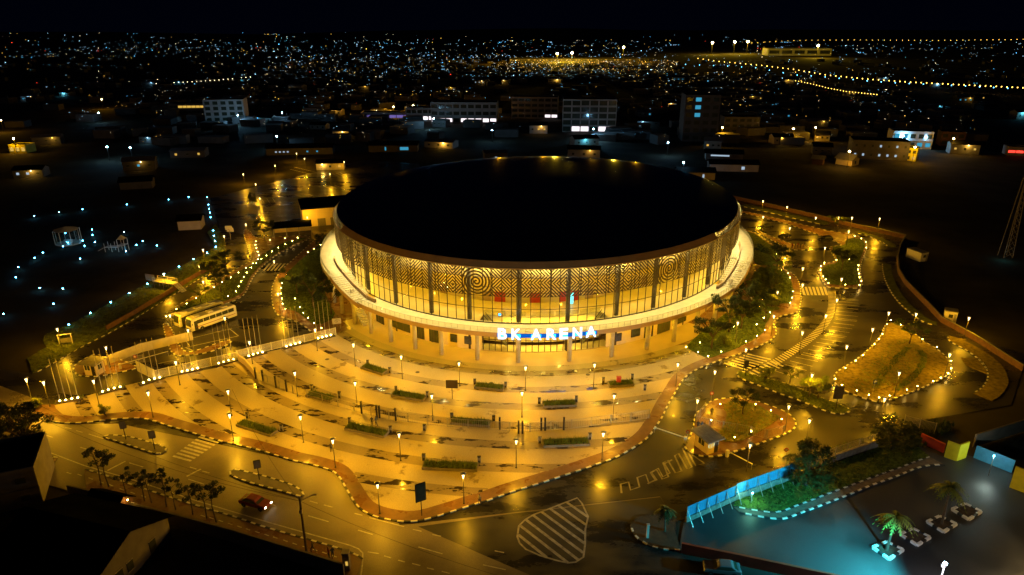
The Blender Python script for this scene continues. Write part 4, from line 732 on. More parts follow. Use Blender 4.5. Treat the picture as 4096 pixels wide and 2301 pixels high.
# lower deck, terraces, stairs
mb = MB(); floor(mb, -2.0, 3.4, Z_DECK, 243, 338, 90, .75); deck = aobj(mb, 'deck_slab', 'deck_paving')
mb = MB(); wallring(mb, 3.52, Z_DECK - .86, Z_DECK + .08, 243, 338, 90, .12); aobj(mb, 'deck_fascia', 'fascia')
mb = MB(); floor(mb, -1.3, 4.0, Z_TERR, 352, 590, 180, .6); aobj(mb, 'terrace_slab', 'deck_paving')
mb = MB(); wallring(mb, 4.12, Z_TERR - .75, Z_TERR + .12, 352, 590, 160, .12); aobj(mb, 'terrace_fascia', 'concrete')
def stair(tb, tt_, d0, d1, n=14):
    T = arcs(tb, tt_, n)
    for k in range(n):
        z = Z_DECK + (Z_TERR - Z_DECK) * (k + 1) / n; mb = MB(); A, B = T[k], T[k + 1]
        a, b, c, e = ring(A, d0), ring(A, d1), ring(B, d1), ring(B, d0)
        P = ccw([a, b, c, e]); mb.prism(P, z - (Z_TERR - Z_DECK) / n - .25, z, 0, True); aobj(mb, 'stair_step', 'deck_paving')
    mb = MB()
    for d in (d0 + .1, (d0 * .6 + d1 * .4), (d0 * .3 + d1 * .7), d1 - .1):
        mb.bar((*ring(tb, d), Z_DECK + .95), (*ring(tt_, d), Z_TERR + .95), .06)
        for q in (0, .33, .66, 1): t = tb + (tt_ - tb) * q; z = Z_DECK + (Z_TERR - Z_DECK) * q; mb.bar((*ring(t, d), z), (*ring(t, d), z + .95), .05)
    aobj(mb, 'stair_rails', 'white_metal')
    mb = MB(); T = arcs(tb + (tb - tt_) * .1, tt_, 10)
    for k in range(10):
        za, zb = [Z_DECK + (Z_TERR - Z_DECK) * max(0, q / 10) for q in (k, k + 1)]
        A, B = T[k], T[k + 1]; mb.face([(*ring(A, d1), za - .9), (*ring(B, d1), zb - .9), (*ring(B, d1), zb + .1), (*ring(A, d1), za + .1)]); mb.face([(*ring(A, d1 + .12), za - .9), (*ring(A, d1 + .12), za + .1), (*ring(B, d1 + .12), zb + .1), (*ring(B, d1 + .12), zb - .9)])
        mb.face([(*ring(A, d1), za + .1), (*ring(B, d1), zb + .1), (*ring(B, d1 + .12), zb + .1), (*ring(A, d1 + .12), za + .1)])
    aobj(mb, 'stair_string', 'fascia')
stair(243, 230, 1.0, 3.9); stair(338, 352, 1.0, 3.9)
stair(240, 229, -1.0, .55, 12); stair(341, 353, -1.0, .55, 12)
for r0, r1 in ((218, 246), (335, 364)):   # brown wall between the two flights
    mb = MB(); T = arcs(r0, r1, 18)
    zf = lambda t: Z_TERR + .9 - (Z_TERR - Z_DECK) * (max(0, min(1, (t - 230) / 13)) if r0 < 300 else max(0, min(1, (352 - t) / 14)))
    for a, b in zip(T, T[1:]):
        for d, fl in ((.95, 0), (.6, 1)):
            P = [(*ring(a, d), zf(a) - 2.4), (*ring(b, d), zf(b) - 2.4), (*ring(b, d), zf(b)), (*ring(a, d), zf(a))]; mb.face(P if not fl else list(reversed(P)))
        mb.face([(*ring(a, .95), zf(a)), (*ring(b, .95), zf(b)), (*ring(b, .6), zf(b)), (*ring(a, .6), zf(a))])
    aobj(mb, 'stair_wall', 'fascia')
RPOST = MB().box((0, 0, .5), (.05, .05, 1.0)).mesh('railing_post', 'steel')
def railing(t0, t1, d, z, step=1.26):
    s0, s1 = s_at(t0), s_at(t1); n = round((s1 - s0) / step); T = [t_at(s0 + (s1 - s0) * i / n) for i in range(n + 1)]; top = MB()
    for a, b in zip(T, T[1:]):
        pa, pb = ring(a, d), ring(b, d); ap('railing_post', RPOST, (*pa, z), rn(a))
        q = MB(); q.face([(*pa, z + .08), (*pb, z + .08), (*pb, z + .95), (*pa, z + .95)]); aobj(q, 'railing_pane', 'rail_glass')
        top.bar((*pa, z + 1.0), (*pb, z + 1.0), .07, .05)
    aobj(top, 'handrail', 'steel')
railing(243, 338, 3.3, Z_DECK + .08)
railing(188, 230, 3.95, Z_TERR + .1, 2.0); railing(352, 379, 3.95, Z_TERR + .1, 2.0)
# ground floor: wall, columns, doors, posters
mb = MB(); wallring(mb, -2.0, 0, Z_DECK - .7, 180, 273.6, 60, .3); wallring(mb, -2.0, 0, Z_DECK - .7, 302.8, 385, 60, .3); wallring(mb, -2.0, 5.0, Z_DECK - .7, 273.6, 302.8, 20, .3)
aobj(mb, 'ground_wall', 'cream')
mb = MB(); floor(mb, -5.0, -2.0, .3, 272, 304, 20, .1); aobj(mb, 'lobby_floor', 'hall_floor')
GC = MB().lathe([(.46, 0), (.46, Z_DECK - .75)], 14).mesh('column', 'concrete', True)
for t in (196, 203, 210, 217, 224, 231.5, 238.8, 245.8, 252.4, 259.3, 265.8, 273.8, 282.3, 292.8, 301.8, 310.2, 317.5, 324.8, 332, 339, 346, 353, 360, 7, 14):
    ap('column', GC, (*ring(t, 2.3), .1), 0, (1, 1, 1 if 243 < t < 338 else 1.35))
n = 20; T = arcs(273.9, 302.5, n)
for a, b in zip(T, T[1:]):
    A, B = ring(a, -2.1), ring(b, -2.1)
    q = MB(); q.face([(*A, .3), (*B, .3), (*B, 4.9), (*A, 4.9)]); aobj(q, 'entrance_pane', 'glass')
    q = MB(); q.bar((*A, .14), (*A, 5.0), .16, .16); aobj(q, 'entrance_post', 'bronze')
q = MB()
for a, b in zip(T, T[1:]): q.bar((*ring(a, -2.1), 2.7), (*ring(b, -2.1), 2.7), .1, .12); q.bar((*ring(a, -2.1), 4.95), (*ring(b, -2.1), 4.95), .12, .14)
aobj(q, 'entrance_rail', 'bronze')
def bay(t0, t1, z0, z1, n, m, nm='ground_window'):
    T = arcs(t0, t1, n)
    for a, b in zip(T, T[1:]):
        w = hypot(ring(a)[0] - ring(b)[0], ring(a)[1] - ring(b)[1]); mid = (a + b) / 2
        q = MB(); q.box((0, 0, (z0 + z1) / 2), (w * .94, .08, z1 - z0 - .08)); o = ap(nm, q.mesh(nm, m), (*ring(mid, -1.97), 0), rn(mid) + pi / 2)
        f = MB(); f.box((0, 0, z1), (w, .14, .1)); f.box((0, 0, z0), (w, .14, .1)); f.box((-w / 2, 0, (z0 + z1) / 2), (.09, .14, z1 - z0)); f.box((w / 2, 0, (z0 + z1) / 2), (.09, .14, z1 - z0)); f.obj('window_frame', 'bronze', o)
bay(241, 244.4, .3, 3.2, 3, 'dark_glass'); bay(247.4, 254, .9, 3.6, 3, 'dark_glass'); bay(255, 258.4, .3, 3.4, 4, 'dark_glass', 'ground_door'); bay(260, 262.5, .3, 3.4, 2, 'dark_glass', 'ground_door')
bay(265.8, 267.4, 1.2, 2.9, 1, 'poster_blue', 'poster'); bay(269.4, 271.0, 1.2, 2.9, 1, 'poster_blue', 'poster')
bay(305.0, 306.6, 1.0, 2.7, 1, 'poster_blue', 'poster'); bay(306.8, 309.6, 3.2, 4.6, 1, 'poster_blue', 'poster'); bay(309.3, 311.6, 1.2, 3.0, 1, 'poster_blue', 'poster')
bay(313, 314.4, .3, 4, 1, 'dark_glass', 'ground_door'); bay(317, 321, .3, 3.4, 3, 'dark_glass'); bay(322, 327, .9, 3.4, 3, 'dark_glass')
def lower_stair(t0, t1):
    for k in range(20):
        a, b = t0 + (t1 - t0) * k / 20, t0 + (t1 - t0) * (k + 1) / 20; z = .2 + 6.2 * (k + 1) / 20; mb = MB()
        mb.prism(ccw([ring(a, -.2), ring(a, 1.8), ring(b, 1.8), ring(b, -.2)]), z - .5, z, 0, True); aobj(mb, 'lower_step', 'concrete')
lower_stair(241.5, 233); lower_stair(340, 348)
# lettering on the deck edge
for ch, t, wd in (('B', 279.3, 1.75), ('K', 282.0, 1.85), ('A', 285.85, 2.1), ('R', 288.8, 1.9), ('E', 291.2, 1.7), ('N', 293.85, 1.85), ('A', 296.6, 2.1)):
    cu = bpy.data.curves.new('letter', 'FONT'); cu.body = ch; cu.size = 3.2; cu.align_x = 'CENTER'; cu.extrude = .12; cu.offset = .085
    tmp = bpy.data.objects.new('letter_tmp', cu); COL.objects.link(tmp)
    dg = bpy.context.evaluated_depsgraph_get(); me = bpy.data.meshes.new_from_object(tmp.evaluated_get(dg)); bpy.data.objects.remove(tmp)
    xs = [v.co.x for v in me.vertices]; ys = [v.co.y for v in me.vertices]; w0 = max(xs) - min(xs); h0 = max(ys) - min(ys); mx_ = (max(xs) + min(xs)) / 2
    for v in me.vertices: v.co = ((v.co.x - mx_) * wd / w0, (v.co.y - min(ys)) * 2.3 / h0, v.co.z)
    me.materials.clear(); me.materials.append(M['letter'])
    o = ap('sign_letter_' + ch.lower(), me, (*ring(t, 3.85), 5.72)); o.rotation_euler = (pi / 2, 0, rn(t) + pi / 2)
    o['label'] = 'white glowing letter ' + ch
    q = MB(); q.box((0, .75, -.16), (wd * .9, .55, .03)); q.obj('halo_strip', 'halo', o)
mb = MB(); wallring(mb, 3.57, Z_DECK - .78, Z_DECK + .04, 278.2, 297.9, 24, .04); aobj(mb, 'sign_backlight', 'spill_blue')  # glowing strip stands in for the letters' blue light spilling on the fascia
# lamps of the building: hall ceiling, behind the screen, along the deck, under the deck
al = arena
loc = lambda t, d, z: (ring(t, d)[0] - ECX, ring(t, d)[1] - ECY, z)
lights('hall_lamp', al, [loc(t, -6.5, 17.5) for t in range(200, 376, 8)], P_HALL, WARM, .35)
lights('screen_lamp', al, [loc(t, -2.3, Z_ST - .45) for t in range(192, 384, 3) if t % 11 not in (3, 4, 8)], P_SCREEN, (1.0, .78, .30), .1)
DL = bpy.data.lights.new('deck_lamp', 'SPOT'); DL.energy = P_DECK; DL.color = (1.0, .77, .28); DL.shadow_soft_size = .1; DL.spot_size = radians(140); DL.spot_blend = .6
for t in range(200, 376, 5): put('deck_lamp', DL, al, loc(t, .5, Z_SB - .15))
lights('soffit_lamp', al, [loc(t, .6, 5.5) for t in range(226, 350, 5)], P_SOFFIT, (1.0, .56, .01), .15)
lights('lobby_lamp', al, [loc(t, -3.6, 4.6) for t in (276, 280, 284, 288, 292, 296, 300)], 700, SOFT, .2)
# ------------------------------------------------------------------ lamp posts
POLE = MB().lathe([(.16, 0), (.16, .06), (.075, .10), (.06, 4.15)], 8).mesh('post', 'dark_metal', True)
CONE = MB().lathe([(.05, 4.16), (.10, 4.5), (.24, 4.98)], 12).mesh('lit_cone', 'lamp_cone', True)
CAP = MB().lathe([(0, 5.14), (.30, 5.12), (.42, 5.05), (.42, 5.02), (.25, 5.01), (0, 5.01)], 16).mesh('cap', 'steel', True)
LAMP_L = bpy.data.lights.new('bulb', 'POINT'); LAMP_L.energy = P_LAMP; LAMP_L.color = AMBER; LAMP_L.shadow_soft_size = .14
def lamp_post(p, label, group, h=5.1, z=.1, light=True):
    s = h / 5.1; o = thing('lamp_post', label, 'lamp post', (p[0], p[1], z), random.uniform(0, 6), group, s)
    put('post', POLE, o); put('lit_cone', CONE, o); put('cap', CAP, o)
    if light: b = put('bulb', LAMP_L, o, (0, 0, 4.72))
    return o
def row_labels(L, text, key=0):
    idx = sorted(range(len(L)), key=lambda i: L[i][key]); out = [''] * len(L)
    for r, i in enumerate(idx): out[i] = text % nth(r + 1)
    return out
for p, lb in zip(D['lamp_plaza'], row_labels(D['lamp_plaza'], '%s lamp post from the left on the striped plaza, lit amber cone head')): lamp_post(p, lb, 'plaza lamp posts')
for p, lb in zip(D['lamp_left'], row_labels(D['lamp_left'], '%s lamp post from the left along the roads left of the arena')): lamp_post(p, lb, 'lamp posts left of the arena', 4.6)
for p, lb in zip(D['lamp_right'], row_labels(D['lamp_right'], '%s lamp post from the left by the car parks right of the plaza')): lamp_post(p, lb, 'lamp posts right of the plaza', 4.9)
# ------------------------------------------------------------------ bollard lights, flagpoles and uplights
BP = MB().lathe([(.06, 0), (.05, .76)], 6).mesh('stem', 'dark_metal'); 
GL = MB().lathe([(0, .77), (.06, .79), (.08, .84), (.06, .89), (0, .91)], 8).mesh('globe', 'globe', True)
GB = MB().lathe([(0, .72), (.11, .78), (.15, .87), (.11, .96), (0, 1.0)], 8).mesh('globe', 'garden_globe', True)
def bollard(p, label, group, z=.12):
    o = thing('bollard_light', label, 'bollard light', (p[0], p[1], z), 0, group); put('stem', BP, o); put('globe', GL, o)
for key, txt, grp in (('bol_park', '%s bollard light from the left on the green car park island', 'bollard lights of the car park island'), ('bol_big', '%s bollard light from the left round the large right island', 'bollard lights of the large right island'), ('bol_gright', '%s bollard light from the left in the garden right of the arena', 'bollard lights of the right garden'), ('bol_median', '%s bollard light from the left on the median left of the arena', 'bollard lights of the left median'), ('bol_gleft', '%s bollard light from the left in the garden left of the arena', 'bollard lights of the left garden'), ('bol_guard', '%s bollard light from the left on the guard hut island', 'bollard lights of the guard hut island')):
    for p, lb in zip(D[key], row_labels(D[key], txt)): bollard(p, lb, grp)
for p, lb in zip(D['garden_blue'], row_labels(D['garden_blue'], '%s blue-white garden light from the left in the dark park')):
    o = thing('garden_light', lb, 'garden light', (p[0], p[1], -.05), 0, 'blue garden lights of the dark park'); put('stem', BP, o); put('globe', GB, o)
UPM = MB().lathe([(.13, 0), (.16, .18), (.15, .2), (.0, .2)], 8).mesh('housing', 'dark_metal'); UPG = MB().lathe([(.0, .20), (.15, .23), (.17, .32), (.10, .42), (0, .45)], 8).mesh('lens', 'uplight', True)
FP = MB().lathe([(.07, 0), (.035, 8.2), (.06, 8.25), (0, 8.33)], 7).mesh('mast', 'steel', True); FB = MB().lathe([(.2, 0), (.2, .08), (.1, .14)], 8).mesh('base_plate', 'steel')
allup = [(p, gi) for gi, g in enumerate(D['up']) for p in g]; n = 0
for (p, gi) in sorted(allup):
    n += 1
    o = thing('uplight', '%s round uplight from the left below the flagpole row' % nth(n), 'uplight', (p[0], p[1], .12), 0, 'uplights of the flagpole row'); put('housing', UPM, o); put('lens', UPG, o)
    o = thing('flagpole', '%s bare white flagpole from the left behind the uplights' % nth(n), 'flagpole', (p[0] - .35, p[1] + .55, .1), 0, 'flagpole row'); put('mast', FP, o); put('base_plate', FB, o)
for gi, g in enumerate(D['up']):
    a, b = g[0], g[-1]; an = atan2(b[1] - a[1], b[0] - a[0]); c = ((a[0] + b[0]) / 2, (a[1] + b[1]) / 2)
    o = thing('flower_bed', '%s low planted bed from the left under the flagpoles' % nth(gi + 1), 'flower bed', (c[0], c[1], .12), an, 'beds under the flagpoles')
    ln = hypot(b[0] - a[0], b[1] - a[1]) + 1.6; MB().box((0, .1, .05), (ln, 1.5, .14)).obj('soil', 'soil', o)
    q = MB()
    for i in range(130):
        x, y = random.uniform(-ln / 2, ln / 2), random.uniform(-.55, .75); h = random.uniform(.15, .35); a_ = random.uniform(0, 6); q.face([(x, y, .1), (x + .12 * cos(a_), y + .12 * sin(a_), .1 + h), (x - .1 * sin(a_), y + .1 * cos(a_), .1 + h * .8)])
    q.obj('plants', 'leaf', o)['kind'] = 'stuff'
# ------------------------------------------------------------------ fences
def bar_fence(name, line, h, label, cat='fence', step=2.4, gap=.14, m='white_metal', z=.12, post=.1, bw=.05):
    P = resample(line, step); o = thing(name, label, cat, (P[0][0], P[0][1], z)); ox, oy = P[0]
    for i, (a, b) in enumerate(zip(P, P[1:])):
        ln = hypot(b[0] - a[0], b[1] - a[1]); an = atan2(b[1] - a[1], b[0] - a[0]); q = MB(); k = max(2, int(ln / gap))
        q.box((ln / 2, 0, .15), (ln, .05, .06)); q.box((ln / 2, 0, h - .08), (ln, .05, .06))
        for j in range(k): q.box(((j + .5) * ln / k, 0, h / 2), (bw, .03, h - .1))
        q.obj('bar_panel', m, o, (a[0] - ox, a[1] - oy, 0), an)
    pm = MB().box((0, 0, h / 2 + .03), (post, post, h + .06)).mesh('post', m)
    for p in P: put('post', pm, o, (p[0] - ox, p[1] - oy, 0))
    return o
bar_fence('bar_fence', D['fence_flag_b'], 1.75, 'pale upright-bar fence running to the arena behind the flagpoles')
bar_fence('bar_fence', D['fence_flag_a'], 1.9, 'pale upright-bar fence along the left edge of the plaza')
def solid_wall(name, line, h, label, m, cat='wall', th=.2, z=0, coping=None):
    o = thing(name, label, cat, (line[0][0], line[0][1], z)); ox, oy = line[0]
    for a, b in zip(line, line[1:]):
        ln = hypot(b[0] - a[0], b[1] - a[1]); an = atan2(b[1] - a[1], b[0] - a[0]); MB().box((ln / 2, 0, h / 2), (ln, th, h)).obj('wall_panel', m, o, (a[0] - ox, a[1] - oy, 0), an)
        if coping: MB().box((ln / 2, 0, h + .05), (ln + .05, th + .1, .1)).obj('coping', coping, o, (a[0] - ox, a[1] - oy, 0), an)
    return o
solid_wall('panel_screen', D['panel_wall'], 2.2, 'white solid screen at the left end of the bar fence', 'white_metal', 'screen wall', .12)
solid_wall('parapet', D['parapet'], 1.6, 'curved pale parapet where the plaza fence meets the flagpole fence', 'cream', 'parapet', .2)
bar_fence('plaza_fence', D['fence_plaza'], 1.75, 'thin steel mesh fence curving across the striped plaza', step=3.4, gap=.30, m='steel', post=.10, bw=.03)
GP = MB().box((0, 0, 1.15), (.28, .28, 2.3)).box((0, 0, 2.33), (.34, .34, .07)).mesh('gate_post', 'dark_metal')
for p, lb in zip(D['gateposts'], row_labels(D['gateposts'], '%s dark square gate post from the left in the plaza fence')): tag(put('gate_post', GP, None, (p[0], p[1], .12)), lb, 'gate post', 'gate posts of the plaza fence')
for L, lb in zip(D['fence_guard'], ('pale bar fence behind the guard hut on its island', 'short pale bar fence right of the guard hut island', 'short bar fence on the left tip of the guard hut island')): bar_fence('bar_fence', L, 1.7, lb, gap=.3, m='steel', bw=.035)
# ------------------------------------------------------------------ planters, bins, boards, signs
def blade_mass(q, n, x0, x1, y0, y1, z, h0, h1, w=.07):
    for i in range(n):
        x, y = random.uniform(x0, x1), random.uniform(y0, y1); h = random.uniform(h0, h1); a_ = random.uniform(0, 6.28); l = random.uniform(.1, .35)
        dx, dy = cos(a_) * l, sin(a_) * l; q.face([(x - dy * w / l, y + dx * w / l, z), (x + dy * w / l, y - dx * w / l, z), (x + dx, y + dy, z + h)])
PL = D['planters']
for (a, b), lb in zip(PL, row_labels([((a[0] + b[0]) / 2, 0) for a, b in PL], '%s long planter from the left on the striped plaza, full of green leaves')):
    c = ((a[0] + b[0]) / 2, (a[1] + b[1]) / 2); ln = hypot(b[0] - a[0], b[1] - a[1]); an = atan2(b[1] - a[1], b[0] - a[0])
    o = thing('planter', lb, 'planter', (c[0], c[1], .13), an, 'plaza planters')
    q = MB(); q.box((0, -.85, .2), (ln, .14, .4)); q.box((0, .85, .2), (ln, .14, .4)); q.box((-ln / 2, 0, .2), (.14, 1.84, .4)); q.box((ln / 2, 0, .2), (.14, 1.84, .4)); q.obj('planter_rim', 'concrete_dark', o)
    MB().box((0, 0, .15), (ln - .2, 1.6, .3)).obj('soil', 'soil', o)
    q = MB(); blade_mass(q, int(ln * 110), -ln / 2 + .1, ln / 2 - .1, -.75, .75, .28, .25, .75); q.obj('plants', 'leaf', o)['kind'] = 'stuff'
PYB = MB().box((0, 0, .55), (.5, .3, 1.1)).box((0, 0, 1.12), (.56, .36, .05)).mesh('bin_body', 'dark_metal'); PYF = MB().box((0, -.16, .72), (.34, .02, .5)).mesh('bin_panel', 'concrete_dark'); PYT = MB().box((-.26, -.16, .6), (.05, .03, 1.1)).box((.26, -.16, .6), (.05, .03, 1.1)).mesh('trim', 'white_metal')
for p, lb in zip(D['pylons'], row_labels(D['pylons'], '%s dark upright litter bin from the left on the plaza')):
    o = thing('litter_bin', lb, 'litter bin', (p[0], p[1], .13), random.uniform(-.2, .2), 'litter bins on the plaza'); put('bin_body', PYB, o); put('bin_panel', PYF, o); put('trim', PYT, o)
o = thing('red_box', 'red upright box standing in the upper right planter', 'box', (19.8, 112.2, .4)); MB().box((0, 0, .65), (.8, .5, 1.3)).obj('box_body', 'red_paint', o); MB().box((0, 0, 1.34), (.9, .6, .08)).obj('lid', 'red_paint', o)
def board(p, w, h, zb, m, label, rz=0, cat='sign board'):
    o = thing('sign_board', label, cat, (p[0], p[1], .1), rz)
    MB().lathe([(.07, 0), (.06, zb + .1)], 7).obj('post', 'dark_metal', o); MB().box((0, 0, zb + h / 2), (w, .1, h)).obj('board_frame', 'dark_metal', o); MB().box((0, -.06, zb + h / 2), (w * .88, .03, h * .9)).obj('board_face', m, o); return o
b = D['boards']
board(b[0], 2.1, 1.6, 2.2, 'bronze', 'dark landscape board on a post in the middle of the plaza'); board(b[1], 1.5, 2.9, 2.4, 'board_green', 'tall green board on a post at the plaza front corner', .5)
board(b[2], 1.6, 2.4, 2.2, 'dark_metal', 'tall dark board at the tip of the divider island'); board(b[3], .8, 1.4, 1.9, 'dark_metal', 'small dark board at the zebra crossing right of the plaza')
for p, lb in zip(D['signs'], ('leftmost dark bus stop sign on the kerbed bay island', 'second dark bus stop sign at the right tip of the bay island', 'bus stop sign on the bay island nearer the street')): board(p, .95, 1.35, 2.0, 'concrete_dark', lb, .35, 'bus stop sign')
def round_sign(p, label, h=2.2, m='red_paint'):
    o = thing('road_sign', label, 'road sign', (p[0], p[1], .05)); MB().lathe([(.04, 0), (.035, h)], 6).obj('post', 'steel', o)
    d = MB().lathe([(0, -.02), (.34, -.02), (.34, .02), (0, .02)], 14).obj('disc', m, o, (0, -.06, h)); d.rotation_euler = (pi / 2, 0, 0); d2 = MB().lathe([(0, 0), (.2, 0), (.2, .012), (0, .012)], 12).obj('disc_centre', 'white_metal', o, (0, -.09, h)); d2.rotation_euler = (pi / 2, 0, 0)
round_sign((27.9, 93.0), 'round red road sign left of the guard hut'); round_sign((42.0, 88.8), 'round red road sign beside the dark leafy tree', 1.7); round_sign((-73.5, 119.5), 'small round red sign by the left gate'); round_sign((35.5, 106.6), 'small round sign on the wet drive before the guard island', 1.4)
o = thing('parking_sign', 'blue square parking sign with white P on the large right island', 'road sign', (65.4, 108.8, .1)); MB().lathe([(.04, 0), (.035, 2.6)], 6).obj('post', 'steel', o); MB().box((0, -.05, 2.45), (.7, .04, .8)).obj('plate', 'poster_blue', o)
cu = bpy.data.curves.new('pletter', 'FONT'); cu.body = 'P'; cu.size = .7; cu.align_x = 'CENTER'; cu.extrude = .01
tmp = bpy.data.objects.new('tmp', cu); COL.objects.link(tmp); me = bpy.data.meshes.new_from_object(tmp.evaluated_get(bpy.context.evaluated_depsgraph_get())); bpy.data.objects.remove(tmp); me.materials.clear(); me.materials.append(M['white_metal'])
q = put('letter_p', me, o, (0, -.085, 2.2)); q.rotation_euler = (pi / 2, 0, 0)
o = thing('info_board', 'pale tilted board with a swirl behind the left bar fence', 'sign board', (-38.5, 137.3, .1), .3); MB().box((-.7, 0, .8), (.08, .08, 1.6)).box((.7, 0, .8), (.08, .08, 1.6)).obj('legs', 'steel', o); MB().box((0, -.03, 1.9), (1.9, .06, 1.3)).obj('board_face', 'concrete', o)
q = MB(); q.tube([(.6 * (1 - k / 22) * cos(k * .45), -.08, 1.9 + .4 * (1 - k / 22) * sin(k * .45)) for k in range(22)], .04, 5); q.obj('swirl', 'leaf_dark', o)
# ------------------------------------------------------------------ huts, barriers, gates, walls
def hut(c, w, d, h, rz, label, roof='tin_roof', wall='cream', over=.5, tilt=.35, lit=True):
    o = thing('guard_hut', label, 'guard hut', (c[0], c[1], .12), rz)
    MB().box((0, 0, h / 2), (w, d, h)).obj('walls', wall, o)
    q = MB(); X, Y = w / 2 + over, d / 2 + over
    q.raw([(-X, -Y, h + .02), (X, -Y, h + .02), (X, Y, h + tilt), (-X, Y, h + tilt), (-X, -Y, h + .16), (X, -Y, h + .16), (X, Y, h + tilt + .14), (-X, Y, h + tilt + .14)], [(3, 2, 1, 0), (4, 5, 6, 7), (0, 1, 5, 4), (1, 2, 6, 5), (2, 3, 7, 6), (3, 0, 4, 7)])
    for k in range(9): x = -X + (k + .5) * 2 * X / 9; q.bar((x, -Y, h + .18), (x, Y, h + tilt + .16), .07, .06)
    q.obj('roof', roof, o)
    for x, y, r in ((-w * .2, -d / 2, 0), (w / 2, 0, pi / 2), (-w / 2, 0, pi / 2)):
        wd = (w if r == 0 else d) * .42; e = MB().box((0, 0, 1.55), (wd, .05, 1.0)).obj('window', 'win_warm' if lit and r == 0 else 'dark_glass', o, (x * 1.01, y * 1.01, 0), r); MB().box((0, 0, 2.08), (wd + .1, .1, .07)).box((0, 0, 1.02), (wd + .1, .1, .07)).box((0, 0, 1.55), (.05, .1, 1)).obj('window_frame', 'white_metal', e)
    dd = MB().box((0, 0, 1.0), (.8, .05, 2.0)).obj('door', 'dark_metal', o, (w * .28, -d / 2 - .01, 0)); MB().box((.3, -.05, 1.0), (.05, .06, .14)).obj('handle', 'steel', dd)
    return o
hut((30.6, 91.6), 2.2, 3.0, 2.35, .48, 'small guard hut with lit window on the kerbed island', over=.6)
hut((-80.1, 116.8), 2.6, 2.2, 2.3, -.2, 'small pale guard hut by the left gate', lit=False)
def cabin(c, w, d, h, rz, label, m='white_wall'):
    o = thing('site_cabin', label, 'cabin', (c[0], c[1], 0), rz); MB().box((0, 0, h / 2), (w, d, h)).obj('walls', m, o); MB().box((0, 0, h + .06), (w + .2, d + .2, .12)).obj('roof', 'tin_roof', o)
    e = MB().box((0, -d / 2 - .02, h * .6), (w * .35, .05, h * .3)).obj('window', 'dark_glass', o); MB().box((w * .35, -d / 2 - .02, h * .42), (w * .2, .05, h * .8)).obj('door', 'steel', o); return o
cabin((99.2, 142.0), 2.4, 2.2, 2.6, -.5, 'small white cabin on the right perimeter wall'); cabin((116.4, 186.5), 2.6, 5.0, 2.6, .3, 'long pale cabin beyond the right perimeter wall')
def barrier(a, b, label):
    an = atan2(b[1] - a[1], b[0] - a[0]); ln = hypot(b[0] - a[0], b[1] - a[1]); o = thing('barrier', label, 'barrier', (a[0], a[1], .02), an)
    MB().box((0, 0, .55), (.4, .4, 1.1)).box((0, 0, 1.12), (.46, .46, .06)).obj('cabinet', 'white_metal', o); MB().box((ln / 2, 0, 1.0), (ln, .1, .12)).obj('arm', 'white_metal', o); MB().box((ln - .1, 0, .5), (.08, .08, 1.0)).obj('arm_rest', 'steel', o)
barrier(*D['barrier'][0], 'white lowered barrier arm right of the guard hut'); barrier(*D['barrier'][1], 'long thin barrier arm left of the guard hut')
barrier((-76.2, 118.5), (-69.5, 124.3), 'pale barrier arm at the left gate')
def sheet_gate(L, label, h=2.1, m='white_metal'):
    return bar_fence('sliding_gate', L, h, label, 'gate', step=1.9, gap=.16, m=m)
sheet_gate(D['white_gate'], 'pale two-leaf gate beyond the round tree at right', m='steel'); sheet_gate([(-79.0, 119.3), (-73.0, 121.2)], 'dark bar gate beside the left guard hut', 1.7, 'steel')
solid_wall('gate_wall', [(-80, 119.8), (-78.8, 121.8), (-76, 126), (-68, 132)], 1.9, 'low pale wall behind the left guard hut', 'concrete', 'wall', .2)
solid_wall('perimeter_wall', D['perimeter_wall'][:6], 1.3, 'long brick perimeter wall running away at the upper right', 'brick_wall', 'wall', .25, coping='concrete_dark')
solid_wall('perimeter_wall', D['perimeter_wall'][5:13], 1.3, 'curved dark perimeter wall along the right road', 'brick_wall', 'wall', .25, coping='concrete_dark')
solid_wall('perimeter_wall', D['perimeter_wall'][12:], 1.3, 'orange brick perimeter wall at the far right edge', 'brick_wall', 'wall', .25, coping='concrete_dark')
L = D['left_road_kerb']; solid_wall('retaining_wall', [(p[0] - 1.2, p[1] + .8) for p in L[6:]], 1.3, 'low brick retaining wall along the left road', 'brick_wall', 'wall', .3)
# blue sheet fence on a stone footing
nb_ = 0
for i, (a, b) in enumerate(D['blue_fence']):
    o = thing('sheet_fence', ('lowest run of blue sheet fence beside the dark palm', 'middle brightest run of blue sheet fence', 'short upper run of blue sheet fence by the leafy tree')[i], 'fence', (a[0], a[1], 0), atan2(b[1] - a[1], b[0] - a[0])); ln = hypot(b[0] - a[0], b[1] - a[1]); k = max(1, round(ln / 1.9)); zb = .8 + .25 * i
    MB().box((ln / 2, 0, zb / 2), (ln, .35, zb)).obj('stone_footing', 'stone', o)
    for j in range(k):
        w = ln / k; q = MB(); m_ = 10
        for c in range(m_):
            x0, x1 = j * w + .02 + (w - .04) * c / m_, j * w + .02 + (w - .04) * (c + 1) / m_; y0, y1 = (.03 * (c % 2) - .02, .03 * ((c + 1) % 2) - .02); q.face([(x0, y0, zb), (x1, y1, zb), (x1, y1, zb + 1.7), (x0, y0, zb + 1.7)])
        q.obj('sheet', 'blue_sheet', o); MB().box((j * w, -.08, zb + .75), (.07, .07, 1.7)).bar((j * w, -.1, zb + 1.2), (j * w + .1, -1.3, .05), .07).obj('prop', 'steel', o)
o = solid_wall('stone_wall', D['stone_wall'], 1.2, 'rough stone wall between the two dark trees at right', 'stone', 'wall', .4)
bar_fence('bar_fence', D['stone_wall'], 1.4, 'pale bar fence standing on the rough stone wall', z=1.2, gap=.26, m='steel')
